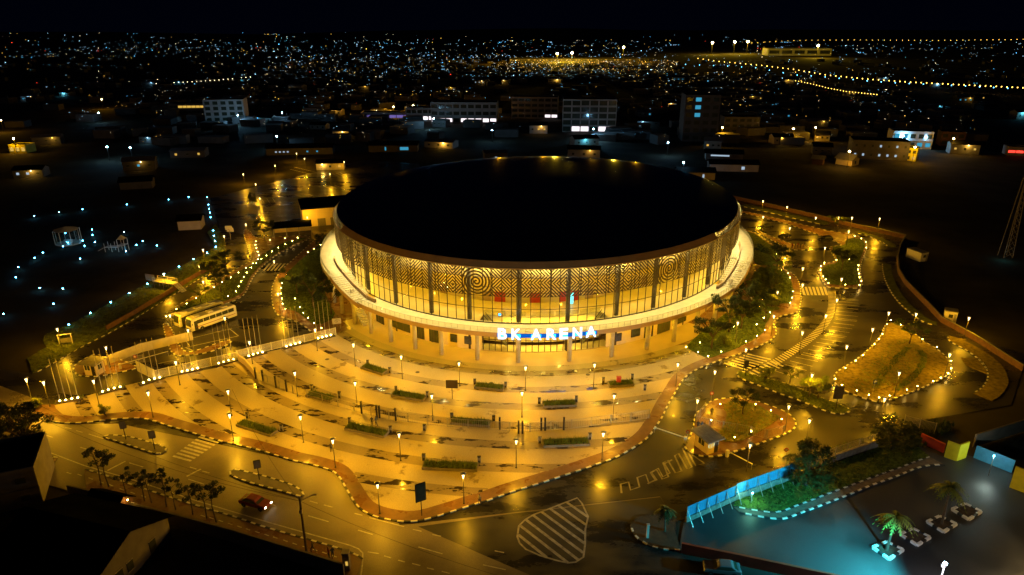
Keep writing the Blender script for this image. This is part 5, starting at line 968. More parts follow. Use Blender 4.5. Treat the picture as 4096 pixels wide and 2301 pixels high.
solid_wall('red_wall', D['red_wall'], 1.5, 'dark red compound wall along the street at bottom right', 'red_paint', 'wall', .3)
solid_wall('red_wall', D['red_wall_b'], 1.6, 'short red wall running up to the yellow gate wall', 'red_paint', 'wall', .3)
solid_wall('yellow_wall', D['yellow_walls'][0], 2.9, 'bright yellow angled gate wall beyond the yard', 'yellow_paint', 'wall', .25); solid_wall('yellow_wall', D['yellow_walls'][1], 3.6, 'bright yellow wall at the right edge of the yard', 'yellow_paint', 'wall', .25)
solid_wall('blue_wall', D['blue_wall'], 2.2, 'blue ribbed wall between the two yellow walls', 'blue_sheet', 'wall', .2)
solid_wall('yard_wall', [(73, 92), (95, 101), (130, 112)], 2.4, 'dark wall receding behind the yellow gate wall', 'concrete_dark', 'wall', .25)
# square painted planters of the yard, palms, floodlight
for i, Q in enumerate(D['squares']):
    c = (sum(p[0] for p in Q) / 4, sum(p[1] for p in Q) / 4); o = thing('square_planter', '%s square black and white kerbed planter from the left in the yard' % nth(i + 1), 'planter', (c[0], c[1], 0), 0, 'square planters of the yard')
    P = [(p[0] - c[0], p[1] - c[1]) for p in Q]
    for e in range(4):
        a, b = P[e], P[(e + 1) % 4]; an = atan2(b[1] - a[1], b[0] - a[0]); ln = hypot(b[0] - a[0], b[1] - a[1])
        for f0, f1, me in ((0, .36, KW), (.36, .5, KB), (.5, .64, KB), (.64, 1, KW)):
            f = (f0 + f1) / 2; put('kerb_stone', me, o, (a[0] + (b[0] - a[0]) * f, a[1] + (b[1] - a[1]) * f, 0), an, (ln * (f1 - f0) * .97, .34, .32))
    MB().prism([(p[0] * .85, p[1] * .85) for p in P], 0, .2).obj('soil', 'soil', o)
def palm(p, h, label, rz, seed, n=15, L=2.2):
    r = random.Random(seed); o = thing('palm_tree', label, 'palm tree', (p[0], p[1], .05), rz); MB().tube([(0, 0, 0), (.05, .03, h * .35), (.16, .08, h * .7), (.22, .1, h)], [.2, .14, .12, .13], 8).obj('trunk', 'bark', o)
    for k in range(n):
        a = k * 2 * pi / n + r.uniform(-.2, .2); up = r.uniform(.0, .9); ln = L * r.uniform(.85, 1.1); q = MB(); prev = None; N = 9
        for s in range(N + 1):
            f = s / N; x = ln * f * cos(up * .6); z = h + up * ln * f * .9 - 1.25 * ln * f * f * (.75 if up < .6 else .9); c = (.22 + x * cos(a), .1 + x * sin(a), z); lw = .62 * sin(pi * min(1, f * .9 + .12)) * (.9 if s else .1)
            side = (-sin(a), cos(a))
            if prev:
                for sg in (-1, 1):
                    q.face([prev, c, (c[0] + side[0] * lw * sg + cos(a) * .12, c[1] + side[1] * lw * sg + sin(a) * .12, c[2] - lw * .55)])
            prev = c
        q.obj('frond', 'leaf_light' if seed < 5 else 'leaf_dark', o)
palm(D['palms'][0], 5.3, 'palm tree in the nearest square planter of the yard', 0, 1, L=2.6); palm(D['palms'][1], 5.8, 'palm tree in the square planter further back in the yard', 1, 2, L=2.7); palm(D['palms'][2], 3.4, 'dark palm tree on the kerbed corner left of the blue fence', 2, 8, L=1.7)
o = thing('yard_pillar', 'short pale pillar beside the dark palm', 'pillar', (17.6, 71.4, .1)); MB().box((0, 0, 1.0), (.3, .3, 2.0)).obj('shaft', 'white_wall', o); MB().box((0, 0, 2.05), (.4, .4, .1)).obj('cap', 'white_wall', o)
f = (48.1, 59.9); o = thing('floodlight_mast', 'bright blue-white floodlight on a mast at the bottom right', 'floodlight', (f[0], f[1], 0))
MB().lathe([(.12, 0), (.07, 6.0)], 8).obj('mast', 'steel', o); MB().box((0, .12, 6.1), (.5, .18, .36)).obj('housing', 'dark_metal', o); MB().box((0, .23, 6.1), (.42, .03, .3)).lathe([(0, -.2), (.17, -.1), (.2, 0), (.17, .1), (0, .2)], 8, (0, 0, 6.5)).obj('lens', 'flood', o)
q = lamp('flood_lamp', o, (-.4, .3, 6.1), 80000, (.015, .47, .60), .2, 95, .8); q.rotation_euler = Vector((-8, 8.2, -6)).to_track_quat('-Z', 'Y').to_euler(); lamp('added_fill', o, (-.6, -.5, 6.1), 2600, (.75, .8, 1.0), .2)  # the second lamp is a fill added to light the car and red wall
o = thing('yard_lamp', 'warm lamp head lighting the yard at the right edge', 'lamp', (65.5, 66.0, 0)); MB().lathe([(.1, 0), (.06, 5)], 8).obj('mast', 'steel', o); MB().lathe([(0, 4.95), (.2, 5.0), (.16, 5.2), (0, 5.25)], 8).obj('head', 'globe', o); lamp('yard_bulb', o, (0, 0, 4.6), 2600, (1, .66, .26), .2)
o = thing('gate_lamp', 'small lamp shining green on the lawn by the blue fence', 'lamp', (33.4, 78.4, .1)); MB().lathe([(.05, 0), (.04, 1.5)], 6).obj('mast', 'steel', o); MB().lathe([(0, 1.5), (.1, 1.55), (.08, 1.7), (0, 1.74)], 8).obj('head', 'garden_globe', o); lamp('gate_bulb', o, (0, -.25, 1.62), 330, (.30, 1.0, .62), .1)
o = thing('wall_lamp', 'blue-white lamp facing the yellow walls of the yard', 'lamp', (70.6, 84.6, 0)); MB().lathe([(.06, 0), (.05, 3.4)], 6).obj('mast', 'steel', o); MB().lathe([(0, 3.4), (.1, 3.45), (.08, 3.6), (0, 3.64)], 8).obj('head', 'garden_globe', o); lamp('wall_bulb', o, (0, 0, 3.2), 1300, (.75, .95, .8), .1)
# utility pole and cables
p = D['pole'][0]; o = thing('utility_pole', 'dark utility pole with lamp arm and cables beside the street', 'utility pole', (p[0], p[1], 0))
MB().lathe([(.17, 0), (.12, 8.4)], 8).obj('shaft', 'bark', o); MB().bar((0, 0, 7.9), (1.5, .35, 8.5), .07).obj('arm', 'steel', o); MB().box((1.7, .4, 8.52), (.6, .22, .12), .23).obj('lamp_head', 'steel', o); MB().box((0, -.1, 6.4), (.35, .3, .5)).obj('junction_box', 'concrete', o)
for k, e in enumerate(((-48, 24, 7.4), (-46, 21, 6.9), (40, -17, 7.6), (-20, 30, 6.6))):
    N = 16; q = MB(); q.tube([(e[0] * i / N, e[1] * i / N, 7.9 + (e[2] - 7.9) * i / N - 1.6 * 4 * (i / N) * (1 - i / N)) for i in range(N + 1)], .022, 4, cap=False); q.obj('cable', 'rubber', o)
# ------------------------------------------------------------------ vehicles
def wheel(parent, x, y, r, w=.25):
    o = MB().lathe([(r * .6, -w / 2), (r, -w / 2), (r, w / 2), (r * .6, w / 2)], 16).obj('wheel', 'rubber', parent, (x, y, r)); o.rotation_euler = (pi / 2, 0, 0); MB().lathe([(0, -w / 2 - .01), (r * .6, -w / 2 + .02), (r * .6, w / 2 - .02), (0, w / 2 + .01)], 12).obj('rim', 'steel', o)
def bus(a, ang, label):
    """a = ground point of the front right corner, x axis points from front to rear"""
    o = thing('coach', label, 'bus', (a[0], a[1], 0), ang, 'white coaches parked together'); Lb, Wb, Hb = 11.0, 2.5, 3.2
    q = MB(); pr = [(0, .45), (0, 1.3), (.12, 2.2), (.35, 3.0), (.7, 3.2), (10.7, 3.2), (10.95, 2.9), (11, .45)]
    n = len(pr); q.raw([(x, 0, z) for x, z in pr] + [(x, Wb, z) for x, z in pr], [tuple(range(n - 1, -1, -1)), tuple(range(n, 2 * n))] + [(i, (i + 1) % n, n + (i + 1) % n, n + i) for i in range(n)])
    body = q.obj('body', 'bus_white', o); bv = body.modifiers.new('round', 'BEVEL'); bv.width = .14; bv.segments = 3
    q = MB(); q.raw([(-.02, .2, 1.35), (-.02, 2.3, 1.35), (.095, 2.3, 2.25), (.095, .2, 2.25), (.30, 2.25, 2.88), (.30, .25, 2.88)], [(1, 0, 3, 2), (2, 3, 5, 4)]); q.obj('windscreen', 'dark_glass', o)
    for k in range(6):
        for y in (-.012, Wb + .012): MB().box((2.1 + k * 1.5, y, 2.25), (1.4, .02, .85)).obj('window', 'dark_glass' if k < 5 else 'dark_glass', o)
    MB().box((1.05, -.015, 1.55), (.8, .02, 2.1)).obj('door', 'dark_glass', o); MB().box((5.8, -.02, 1.15), (9.5, .015, .12)).obj('side_stripe', 'cloth_red', o)
    for k in (1.9, 5.2, 8.6): MB().box((k, Wb / 2, 3.28), (1.3, 1.2, .18)).obj('roof_unit', 'bus_white', o)
    for y in (.35, 2.15): MB().box((-.03, y, .85), (.05, .35, .2)).obj('headlight', 'steel', o)
    for y in (-.2, 2.7): MB().box((.15, y, 2.1), (.1, .12, .4)).obj('mirror', 'dark_metal', o)
    for x in (2.3, 8.2):
        for y in (.12, Wb - .12): wheel(o, x, y, .48, .3)
    MB().box((11.01, Wb / 2, 2.2), (.03, 2.0, 1.0)).obj('rear_window', 'dark_glass', o)
B_ = D['bus']; an = atan2(B_[1][1] - B_[0][1], B_[1][0] - B_[0][0])
bus(B_[0], an, 'nearer white coach parked in the lay-by left of the arena'); bus((B_[3][0] - .2, B_[3][1] + .1), an, 'farther white coach parked behind the other coach')
def car(a, b, m, label, suv=False, lit=False):
    c = ((a[0] + b[0]) / 2, (a[1] + b[1]) / 2); an = atan2(b[1] - a[1], b[0] - a[0]); o = thing('parked_car', label, 'car', (c[0], c[1], .01), an); h = 1.2 if suv else 1.0; Wc = .86
    low = [(-2.2, .35), (-2.25, .62), (-2.1, .86 * h), (-1.0, .95 * h), (1.45, .98 * h), (2.15, .92 * h), (2.25, .6), (2.2, .35)]
    top = [(-1.05, .95 * h), (-.35, 1.42 * h), (1.0, 1.45 * h), (1.75, 1.0 * h)] if not suv else [(-1.1, .95 * h), (-.55, 1.45 * h), (1.6, 1.48 * h), (2.05, 1.0 * h)]
    q = MB()
    def loft(pr, w0, w1):
        n = len(pr); zs = [z for x, z in pr]; zm, zM = min(zs), max(zs); f = lambda z: w0 + (w1 - w0) * (z - zm) / (zM - zm)
        q.raw([(x, -f(z), z) for x, z in pr] + [(x, f(z), z) for x, z in pr], [tuple(range(n)), tuple(range(2 * n - 1, n - 1, -1))] + [(i, n + i, n + (i + 1) % n, (i + 1) % n) for i in range(n)])
    loft(low, Wc - .04, Wc); loft(top, Wc - .03, Wc - .22); bv = q.obj('body', m, o).modifiers.new('round', 'BEVEL'); bv.width = .09; bv.segments = 3
    (x0, z0), (x1, z1), (x2, z2), (x3, z3) = top
    for s in (-1, 1):
        q = MB(); P = [(x0 + .25, s * (Wc - .035), z0 + .05), (x1 + .05, s * (Wc - .2), z1 - .08), (x2 - .02, s * (Wc - .2), z2 - .08), (x3 - .22, s * (Wc - .035), z3 + .03)]; q.face([(x, y + s * .02, z) for x, y, z in P]); q.obj('side_window', 'dark_glass', o)
    for (xa, za), (xb, zb), nm in (((x0, z0), (x1, z1), 'windscreen'), ((x3, z3), (x2, z2), 'rear_window')):
        e = -.02 if nm == 'windscreen' else .02; q = MB(); q.face([(xa + e, -.7, za + .05), (xa + e, .7, za + .05), (xb + e, .58, zb - .06), (xb + e, -.58, zb - .06)]); q.obj(nm, 'dark_glass', o)
    for x in (-1.4, 1.4):
        for y in (-.74, .74): wheel(o, x, y, .33, .2)
    for y in (-.6, .6): MB().box((-2.2, y, .68 * h), (.08, .3, .12)).obj('headlight', 'headlight' if lit else 'steel', o); MB().box((2.2, y, .75 * h), (.08, .3, .12)).obj('tail_light', 'cloth_red', o)
C_ = D['cars']; car(*C_[0], 'car_black', 'dark car at the right end of the upper right car park', True); car(*C_[1], 'car_black', 'dark car behind the standing group in the upper right car park'); car(*C_[2], 'car_black', 'dark car furthest back in the upper right car park'); car(*C_[3], 'car_silver', 'silver saloon car on the dark street below the red wall')
car((-33.6, 77.1), (-37.6, 78.6), 'cloth_red', 'dark red car with lit headlights on the street at left', False, True)
# ------------------------------------------------------------------ people
def person_mesh(name, stride, arms):
    J = [((0, 0, .95), .13), ((0, 0, 1.2), .13), ((0, 0, 1.42), .15), ((0, 0, 1.54), .055), ((0, .01, 1.64), .085), ((0, .02, 1.74), .075),
         ((.1, 0, .9), .09), ((.11, stride * .2, .5), .065), ((.11, stride * .28 - .05 * abs(stride), .08), .05), ((.11, stride * .28 - .2, .05), .045),
         ((-.1, 0, .9), .09), ((-.11, -stride * .16, .5), .065), ((-.11, -stride * .3, .08), .05), ((-.11, -stride * .3 - .15, .05), .045),
         ((.2, 0, 1.4), .06), ((.26, -stride * .12, 1.14), .045), ((.27, -stride * .2 - arms, .92 + arms), .036), ((.27, -stride * .2 - arms * 1.3, .84 + arms), .035),
         ((-.2, 0, 1.4), .06), ((-.26, stride * .12, 1.14), .045), ((-.27, stride * .2 - arms, .92 + arms), .036), ((-.27, stride * .2 - arms * 1.3, .84 + arms), .035)]
    E_ = [(0, 1), (1, 2), (2, 3), (3, 4), (4, 5), (0, 6), (6, 7), (7, 8), (8, 9), (0, 10), (10, 11), (11, 12), (12, 13), (2, 14), (14, 15), (15, 16), (16, 17), (2, 18), (18, 19), (19, 20), (20, 21)]
    me = bpy.data.meshes.new(name); me.from_pydata([j[0] for j in J], E_, []); o = bpy.data.objects.new(name, me); COL.objects.link(o)
    md = o.modifiers.new('skin', 'SKIN'); o.modifiers.new('sub', 'SUBSURF').levels = 1
    for i, j in enumerate(J): me.skin_vertices[0].data[i].radius = (j[1], j[1]); me.skin_vertices[0].data[i].use_root = (i == 0)
    dg = bpy.context.evaluated_depsgraph_get(); m2 = bpy.data.meshes.new_from_object(o.evaluated_get(dg)); bpy.data.objects.remove(o); return m2
def cloth_mat(name, top, bottom):
    m, n, l, b = nodes(name); t = n.new('ShaderNodeTexCoord'); s = n.new('ShaderNodeSeparateXYZ'); l.new(t.outputs['Object'], s.inputs[0]); mr = n.new('ShaderNodeMath'); mr.operation = 'DIVIDE'; mr.inputs[1].default_value = 1.8; l.new(s.outputs[2], mr.inputs[0])
    r = ramp(n, l, mr.outputs[0], [(0, (.02, .02, .02)), (.05, bottom), (.52, top), (.84, (.09, .045, .03)), (.945, (.012, .01, .01))]); r.node.color_ramp.interpolation = 'CONSTANT'; l.new(r, b.inputs['Base Color']); b.inputs['Roughness'].default_value = .8
CL = [((.04, .035, .03), (.02, .02, .025)), ((.20, .03, .02), (.03, .03, .035)), ((.30, .26, .20), (.05, .045, .04)), ((.03, .05, .10), (.02, .02, .02)), ((.10, .08, .06), (.06, .05, .05))]
for i, c in enumerate(CL): cloth_mat('outfit_%d' % i, *c)
PM = [[None] * 5 for _ in range(3)]
for k, (s_, a_) in enumerate(((1.0, .05), (.15, .0), (.5, .18))):
    base = person_mesh('person', s_, a_)
    for i in range(5):
        q = base.copy(); q.materials.clear(); q.materials.append(M['outfit_%d' % i]); q.polygons.foreach_set('use_smooth', [True] * len(q.polygons)); PM[k][i] = q
PL_ = [('person walking on the brick pavement at the left plaza edge', 0, 0), ('person walking alone beside the utility pole on the near pavement', 0, 0), ('left person of the pair on the near pavement corner', 1, 1), ('right person of the pair on the near pavement corner', 2, 3), ('left person of the pair below the plaza fence gate', 0, 0), ('right person of the pair below the plaza fence gate', 0, 3), ('person standing by a lamp post on the lower left plaza', 1, 0), ('person in pale clothes standing at the front kerb of the plaza', 1, 2), ('person standing on the guard hut island by the bar fence', 1, 0), ('left of three people behind the guard hut', 1, 0), ('middle of three people behind the guard hut', 2, 3), ('right of three people behind the guard hut', 1, 0), ('leftmost person of the group at the upper car park kerb', 1, 1), ('second person from left in the upper car park group', 2, 0), ('third person from left in the upper car park group', 1, 1), ('fourth person from left in the upper car park group', 2, 3), ('fifth person from left in the upper car park group', 1, 1), ('rightmost person of the group at the upper car park kerb', 2, 0)]
for (x, y), (lb, k, c) in zip(D['people'], PL_):
    tag(put('person', PM[k][c], None, (x, y, .12), random.uniform(0, 6.28), random.uniform(.97, 1.06)), lb, 'person')
# ------------------------------------------------------------------ trees and ground cover
def leaf_cluster(q, r, c, rx, rz, n, size):
    for _ in range(n):
        while True:
            x, y, z = r.uniform(-1, 1), r.uniform(-1, 1), r.uniform(-1, 1)
            if x * x + y * y + z * z < 1: break
        p = Vector((c[0] + x * rx, c[1] + y * rx, c[2] + z * rz)); a = r.uniform(0, 6.28); tl = r.uniform(-.7, .7); s = size * r.uniform(.6, 1.4)
        u = Vector((cos(a) * cos(tl), sin(a) * cos(tl), sin(tl))) * s; v = Vector((-sin(a), cos(a), r.uniform(-.6, .6))) * s * .45
        q.face([p - u, p - v, p + u, p + v])
def tree_meshes(name, seed, kind, mat_leaf):
    r = random.Random(seed); t = MB(); q = MB()
    if kind == 'umbrella':
        h = 2.3; t.tube([(0, 0, 0), (.08, .05, h * .5), (.02, -.05, h)], [.17, .13, .11], 7)
        for k in range(7):
            a = k * 2 * pi / 7 + r.uniform(-.3, .3); L = r.uniform(1.5, 2.9); z = h + r.uniform(1.3, 2.6)
            mid = (cos(a) * L * .5, sin(a) * L * .5, h + (z - h) * .62); end = (cos(a) * L, sin(a) * L, z)
            t.tube([(.02, -.05, h - .1), mid, end], [.09, .055, .025], 5)
            for j in range(4):
                a2 = a + r.uniform(-.8, .8); e2 = (end[0] + cos(a2) * r.uniform(.1, .9), end[1] + sin(a2) * r.uniform(.1, .9), end[2] + r.uniform(-.25, .55)); t.tube([mid, end if j == 0 else e2], [.04, .015], 4); leaf_cluster(q, r, e2, r.uniform(.5, .85), r.uniform(.14, .32), 75, .17)
        for j in range(5): leaf_cluster(q, r, (r.uniform(-1, 1), r.uniform(-1, 1), h + r.uniform(2.0, 2.9)), .8, .28, 70, .17)
    elif kind == 'bush':
        h = 1.2; t.tube([(0, 0, 0), (.05, 0, h), (.1, .1, 2.6)], [.2, .15, .06], 7)
        for k in range(30):
            a = r.uniform(0, 6.28); z = r.uniform(.9, 4.2); R = 1.9 * sqrt(max(.06, 1 - ((z - 2.3) / 2.3) ** 2)) * r.uniform(.55, 1.08); e = (cos(a) * R, sin(a) * R, z); t.tube([(.05, 0, min(z, h)), e], [.05, .015], 4); leaf_cluster(q, r, e, r.uniform(.45, .8), r.uniform(.35, .6), 90, .16)
        leaf_cluster(q, r, (0, 0, 2.4), 1.3, 1.5, 350, .18)
    elif kind == 'shrub':
        for k in range(16):
            a = r.uniform(0, 6.28); L = r.uniform(.2, 1.0); e = (cos(a) * L, sin(a) * L, r.uniform(.5, 1.7)); t.tube([(0, 0, 0), (e[0] * .5, e[1] * .5, e[2] * .6), e], [.05, .03, .012], 4); leaf_cluster(q, r, e, .45, .3, 60, .15)
    elif kind == 'thin':
        h = 4.4; t.tube([(0, 0, 0), (.12, .1, h * .5), (-.05, .18, h)], [.09, .07, .04], 6)
        for k in range(6):
            a = r.uniform(0, 6.28); z0 = h * r.uniform(.55, .95); L = r.uniform(.5, 1.25); e = (cos(a) * L, sin(a) * L, z0 + r.uniform(.6, 1.5)); t.tube([(.02, .14, z0), (e[0] * .6, e[1] * .6, z0 + .45), e], [.035, .025, .012], 4); leaf_cluster(q, r, e, r.uniform(.35, .6), r.uniform(.16, .35), 85, .15)
    elif kind == 'big':
        h = 2.6; t.tube([(0, 0, 0), (.15, .05, h * .5), (.1, 0, h)], [.34, .26, .22], 8)
        for k in range(34):
            a = r.uniform(0, 6.28); z = r.uniform(2.4, 7.6); R = 3.1 * sqrt(max(.05, 1 - ((z - 5) / 3.0) ** 2)) * r.uniform(.5, 1.08); e = (cos(a) * R, sin(a) * R, z); t.tube([(.1, 0, h - .2), (e[0] * .5, e[1] * .5, (h + z) / 2 + .3), e], [.1, .06, .02], 5); leaf_cluster(q, r, e, r.uniform(.6, 1.0), r.uniform(.4, .7), 120, .19)
    return t.mesh('trunk', 'bark', True), q.mesh('crown', mat_leaf)
TM = {}
for i in range(3): TM['umbrella%d' % i] = tree_meshes('u', 20 + i, 'umbrella', 'leaf'); TM['umbrellad%d' % i] = tree_meshes('ud', 30 + i, 'umbrella', 'leaf_dark')
for i in range(2): TM['bush%d' % i] = tree_meshes('b', 40 + i, 'bush', 'leaf_dark'); TM['bushg%d' % i] = tree_meshes('bg', 44 + i, 'bush', 'leaf')
for i in range(2): TM['shrub%d' % i] = tree_meshes('s', 50 + i, 'shrub', 'leaf_light')
for i in range(4): TM['thin%d' % i] = tree_meshes('t', 60 + i, 'thin', 'leaf_dark')
TM['big0'] = tree_meshes('big', 70, 'big', 'leaf_dark')
def tree(p, key, sc, label, group=None, z=.1, rz=None):
    o = thing('tree' if not key.startswith('shrub') else 'shrub', label, 'tree' if not key.startswith('shrub') else 'shrub', (p[0], p[1], z), random.uniform(0, 6.28) if rz is None else rz, group, sc)
    a, b = TM[key]; put('trunk', a, o); put('crown', b, o); return o
g = 'trees of the garden right of the arena'
for p, k, s_, lb in (((50.5, 137.5), 'umbrellad2', 1.2, 'dark tree above the lower right garden path'), ((61.5, 149.5), 'bush1', .9, 'round dark tree where the two right gardens meet'), ((68.5, 165.5), 'umbrella0', 1.1, 'pale feathery tree behind the upper right garden path'), ((44.5, 129.5), 'bushg1', .6, 'small lit bush at the plaza corner of the right garden'), ((57.0, 141.0), 'umbrella2', 1.0, 'feathery tree beside the lamp post in the right garden')): tree(p, k, s_, lb, g)
for p, k, s, lb in zip(D['trees_arena'], ('umbrellad0', 'bushg0', 'bush0', 'umbrellad1', 'umbrellad2', 'umbrellad0', 'umbrella1', 'bush1'), (1.55, 1.1, 1.15, 1.45, 1.4, 1.2, 1.3, .95),
    ('spreading dark tree beside the upper terrace right of the arena', 'leafy tree lit green behind the right garden path', 'dense dark tree in the middle of the right garden', 'dark feathery tree before the right columns of the arena', 'dark tree below the right stairs of the arena', 'low dark tree nearest the plaza in the right garden', 'pale feathery tree against the right terrace edge', 'small round tree at the foot of the right columns')): tree(p, k, s, lb, g)
for p, k, s, lb in zip(D['trees_isl'], ('umbrellad1', 'umbrella2', 'umbrella0', 'umbrellad2', 'shrub0', 'umbrellad0', 'umbrella1', 'umbrella2'), (1.05, .95, .95, .85, 1.2, .55, .68, .72),
    ('dark umbrella tree on the green car park island', 'feathery tree on the large right island', 'yellow lit tree at the far end of the car park', 'dark tree on the guard hut island', 'low shrub near the zebra crossing on the divider', 'small dark tree on the divider island', 'bright yellow-green young tree on the divider island', 'second bright young tree on the divider island')): tree(p, k, s, lb)
tree(D['trees_dark'][0], 'bush0', 1.55, 'large leafy tree lit green from below beside the blue fence'); tree(D['trees_dark'][1], 'bush1', (1.65, 1.65, 1.1), 'round dark tree before the pale gate at right')
for p, k, s, lb in zip(D['trees_left'], ('umbrellad0', 'umbrellad1', 'umbrellad2', 'umbrella0', 'umbrellad1', 'bush0'), (1.15, 1.15, .95, .75, 1.2, .9), ('upper dark spreading tree on the left median', 'middle dark spreading tree on the left median', 'lower dark tree on the left median', 'small yellow lit tree on the left median', 'dark tree in front of the annex canopy', 'dark round tree in the back car park')): tree(p, k, s, lb)
for p, k, s, lb in zip(D['trees_gleft'], ('bush1', 'umbrella1', 'umbrellad0', 'bushg1', 'umbrellad2', 'bush0'), (.95, 1.2, 1.5, .95, 1.25, .85), ('dark round tree beside the left terrace', 'green tree in the left garden near its kerb', 'large dark tree before the left columns', 'dense green tree in the upper left garden', 'dark tree beside the pale tilted board', 'small dark tree at the top of the left garden')): tree(p, k, s, lb)
tree(D['tree_big'][0], 'big0', 1.15, 'big dark tree silhouetted at the left edge over the street'); tree((-81.5, 93.5), 'big0', .8, 'second dark tree crown cut by the left picture edge')
for i, (p, lb) in enumerate(zip(D['trees_street'], row_labels(D['trees_street'], '%s thin dark tree from the left in the row along the near wall'))): tree(p, 'thin%d' % (i % 4), random.uniform(.9, 1.25), lb, 'thin trees along the near wall')
for p, lb in (((-70, 101.8), 'small leafy shrub at the left corner of the plaza'), ((-83, 104), 'leafy shrub by the leftmost lamp post')): tree(p, 'shrub1', .9, lb)
def cover(name, poly, n, h0, h1, m, label, cat='plants', z=.16):
    r = random.Random(len(poly) * 31 + n); xs = [p[0] for p in poly]; ys = [p[1] for p in poly]; q = MB(); k = 0
    while k < n:
        x, y = r.uniform(min(xs), max(xs)), r.uniform(min(ys), max(ys)); k += 1
        if not inside((x, y), poly): continue
        h = r.uniform(h0, h1)
        for j in range(7):
            a = r.uniform(0, 6.28); l = r.uniform(.1, .4); w = r.uniform(.03, .08); dx, dy = cos(a), sin(a); q.face([(x - dy * w, y + dx * w, z), (x + dy * w, y - dx * w, z), (x + dx * l, y + dy * l, z + h * r.uniform(.5, 1))])
    o = q.obj(name, m); tag(o, label, cat, kind='stuff'); return o
cover('garden_plants', D['garden_right'], 2600, .12, .45, 'leaf', 'tall leafy planting in the lower right garden'); cover('garden_plants', D['garden_right_b'], 2000, .12, .45, 'leaf', 'leafy planting in the upper right garden')
cover('garden_plants', D['garden_left'], 3200, .12, .45, 'leaf', 'leafy planting in the garden left of the arena'); cover('lawn_tufts', D['median_grass'], 6000, .08, .35, 'leaf', 'grass and low plants on the left median', 'grass')
cover('lawn_tufts', D['park_grass'], 5000, .08, .3, 'leaf', 'grass on the green car park island', 'grass'); cover('bed_plants', D['big_grass'], 2600, .08, .3, 'leaf_light', 'low yellow-green planting on the large right island', 'plants', .28)
cover('bed_plants', D['guard_grass'], 1800, .08, .3, 'leaf_light', 'low yellow planting behind the guard hut', 'plants', .26); cover('divider_plants', D['island_mid'], 3200, .1, .45, 'leaf_light', 'low green planting on the divider island', 'plants', .1)
cover('yard_tufts', D['comp_grass'], 4200, .08, .3, 'leaf', 'rough grass beside the blue fence', 'grass', .09); cover('verge_tufts', D['left_verge'], 7000, .1, .45, 'leaf', 'rough grass on the left slope', 'grass', .18)
hedge = [(61, 92), (66, 97.5), (72, 100), (74, 98), (66, 92.5), (62, 90.5)]; cover('hedge', hedge, 1500, .5, 1.3, 'leaf_dark', 'dark hedge beside the pale gate at right', 'hedge', 0)
fl = [(40, 85.5), (31, 80.5), (23.5, 76), (25, 77.5), (33, 83.5), (41, 87.5), (58, 95), (59, 93.8)]; cover('fence_plants', fl, 1800, .2, .7, 'leaf_light', 'rough plants along the drive side of the blue fence', 'plants', 0)
for pts, lb in (([(66.5, 109.8), (69.5, 113.5), (74, 118.5), (79, 124.0), (82.5, 127.2)], 'left curved row of dark shrubs on the large right island'), ([(70.5, 109.5), (75, 113.0), (79.5, 117.5), (83.2, 122.5), (84.2, 126)], 'right curved row of dark shrubs on the large right island')):
    P = chaikin(pts, n=2); poly = P + list(reversed(offset_line(P, 1.1))); cover('shrub_row', poly, 4000, .15, .4, 'leaf', lb, 'shrubs', .25)
# ------------------------------------------------------------------ annex, stairs, pavilions left of the arena
o = thing('annex_hall', 'low flat-roofed annex hall lit from below behind the arena at left', 'building', (-58, 232, 0), .35)
MB().box((0, 0, 3.0), (30, 15, 6.0)).obj('walls', 'cream', o); MB().box((0, 0, 6.2), (30.6, 15.6, .4)).obj('roof', 'dark_roof', o)
for k in range(5): MB().box((-9 + k * 4.2, -7.53, 1.3), (2.6, .06, 2.6)).obj('shutter', 'concrete_dark', o)
lights('wall_lamp', o, [(-8, -11, 3.6), (6, -11.5, 3.6)], 130, AMBER, .2)
o = thing('canopy', 'open steel canopy with dark roof before the annex hall', 'canopy', (-70.5, 211.5, 0), .3)
MB().box((0, 0, 3.4), (12, 8, .2)).obj('roof', 'dark_roof', o); MB().box((0, 3.6, 1.6), (11.6, .2, 3.2)).obj('back_wall', 'cream', o)
for x in (-5.7, -1.9, 1.9, 5.7):
    for y in (-3.8, 3.2): MB().box((x, y, 1.65), (.16, .16, 3.3)).obj('post', 'steel', o)
o = thing('stair_platform', 'pale metal landing with railings and steps over the left verge', 'stairs', (-88, 162.2, 0), -.35)
MB().box((0, 0, 2.0), (6.5, 1.8, .15)).obj('landing', 'white_metal', o)
for x in (-3, 0, 3):
    for y in (-.8, .8): MB().box((x, y, 1.0), (.1, .1, 2.0)).obj('leg', 'steel', o)
for y in (-.85, .85):
    MB().bar((-3.2, y, 3.0), (3.2, y, 3.0), .07).bar((-3.2, y, 2.5), (3.2, y, 2.5), .05).bar((-3.2, y, 2.1), (-3.2, y, 3.0), .07).bar((0, y, 2.1), (0, y, 3.0), .07).bar((3.2, y, 2.1), (3.2, y, 3.0), .07).obj('railing', 'white_metal', o)
for k in range(9): MB().box((3.4 + k * .3, 0, 1.9 - k * .21), (.3, 1.7, .06)).obj('step', 'white_metal', o)
MB().box((-5.2, .3, 2.4), (3.0, .08, 1.7)).obj('gate_leaf', 'steel', o)
o = thing('slope_gate', 'small pale gate on the lit slope at far left', 'gate', (-93.5, 129.5, 0), .3); MB().box((-1.2, 0, 1.2), (.14, .14, 2.4)).box((1.2, 0, 1.2), (.14, .14, 2.4)).box((0, 0, 2.4), (2.6, .14, .14)).obj('frame', 'white_metal', o); MB().box((0, 0, 1.0), (2.2, .06, 1.0)).obj('leaf_panel', 'steel', o)
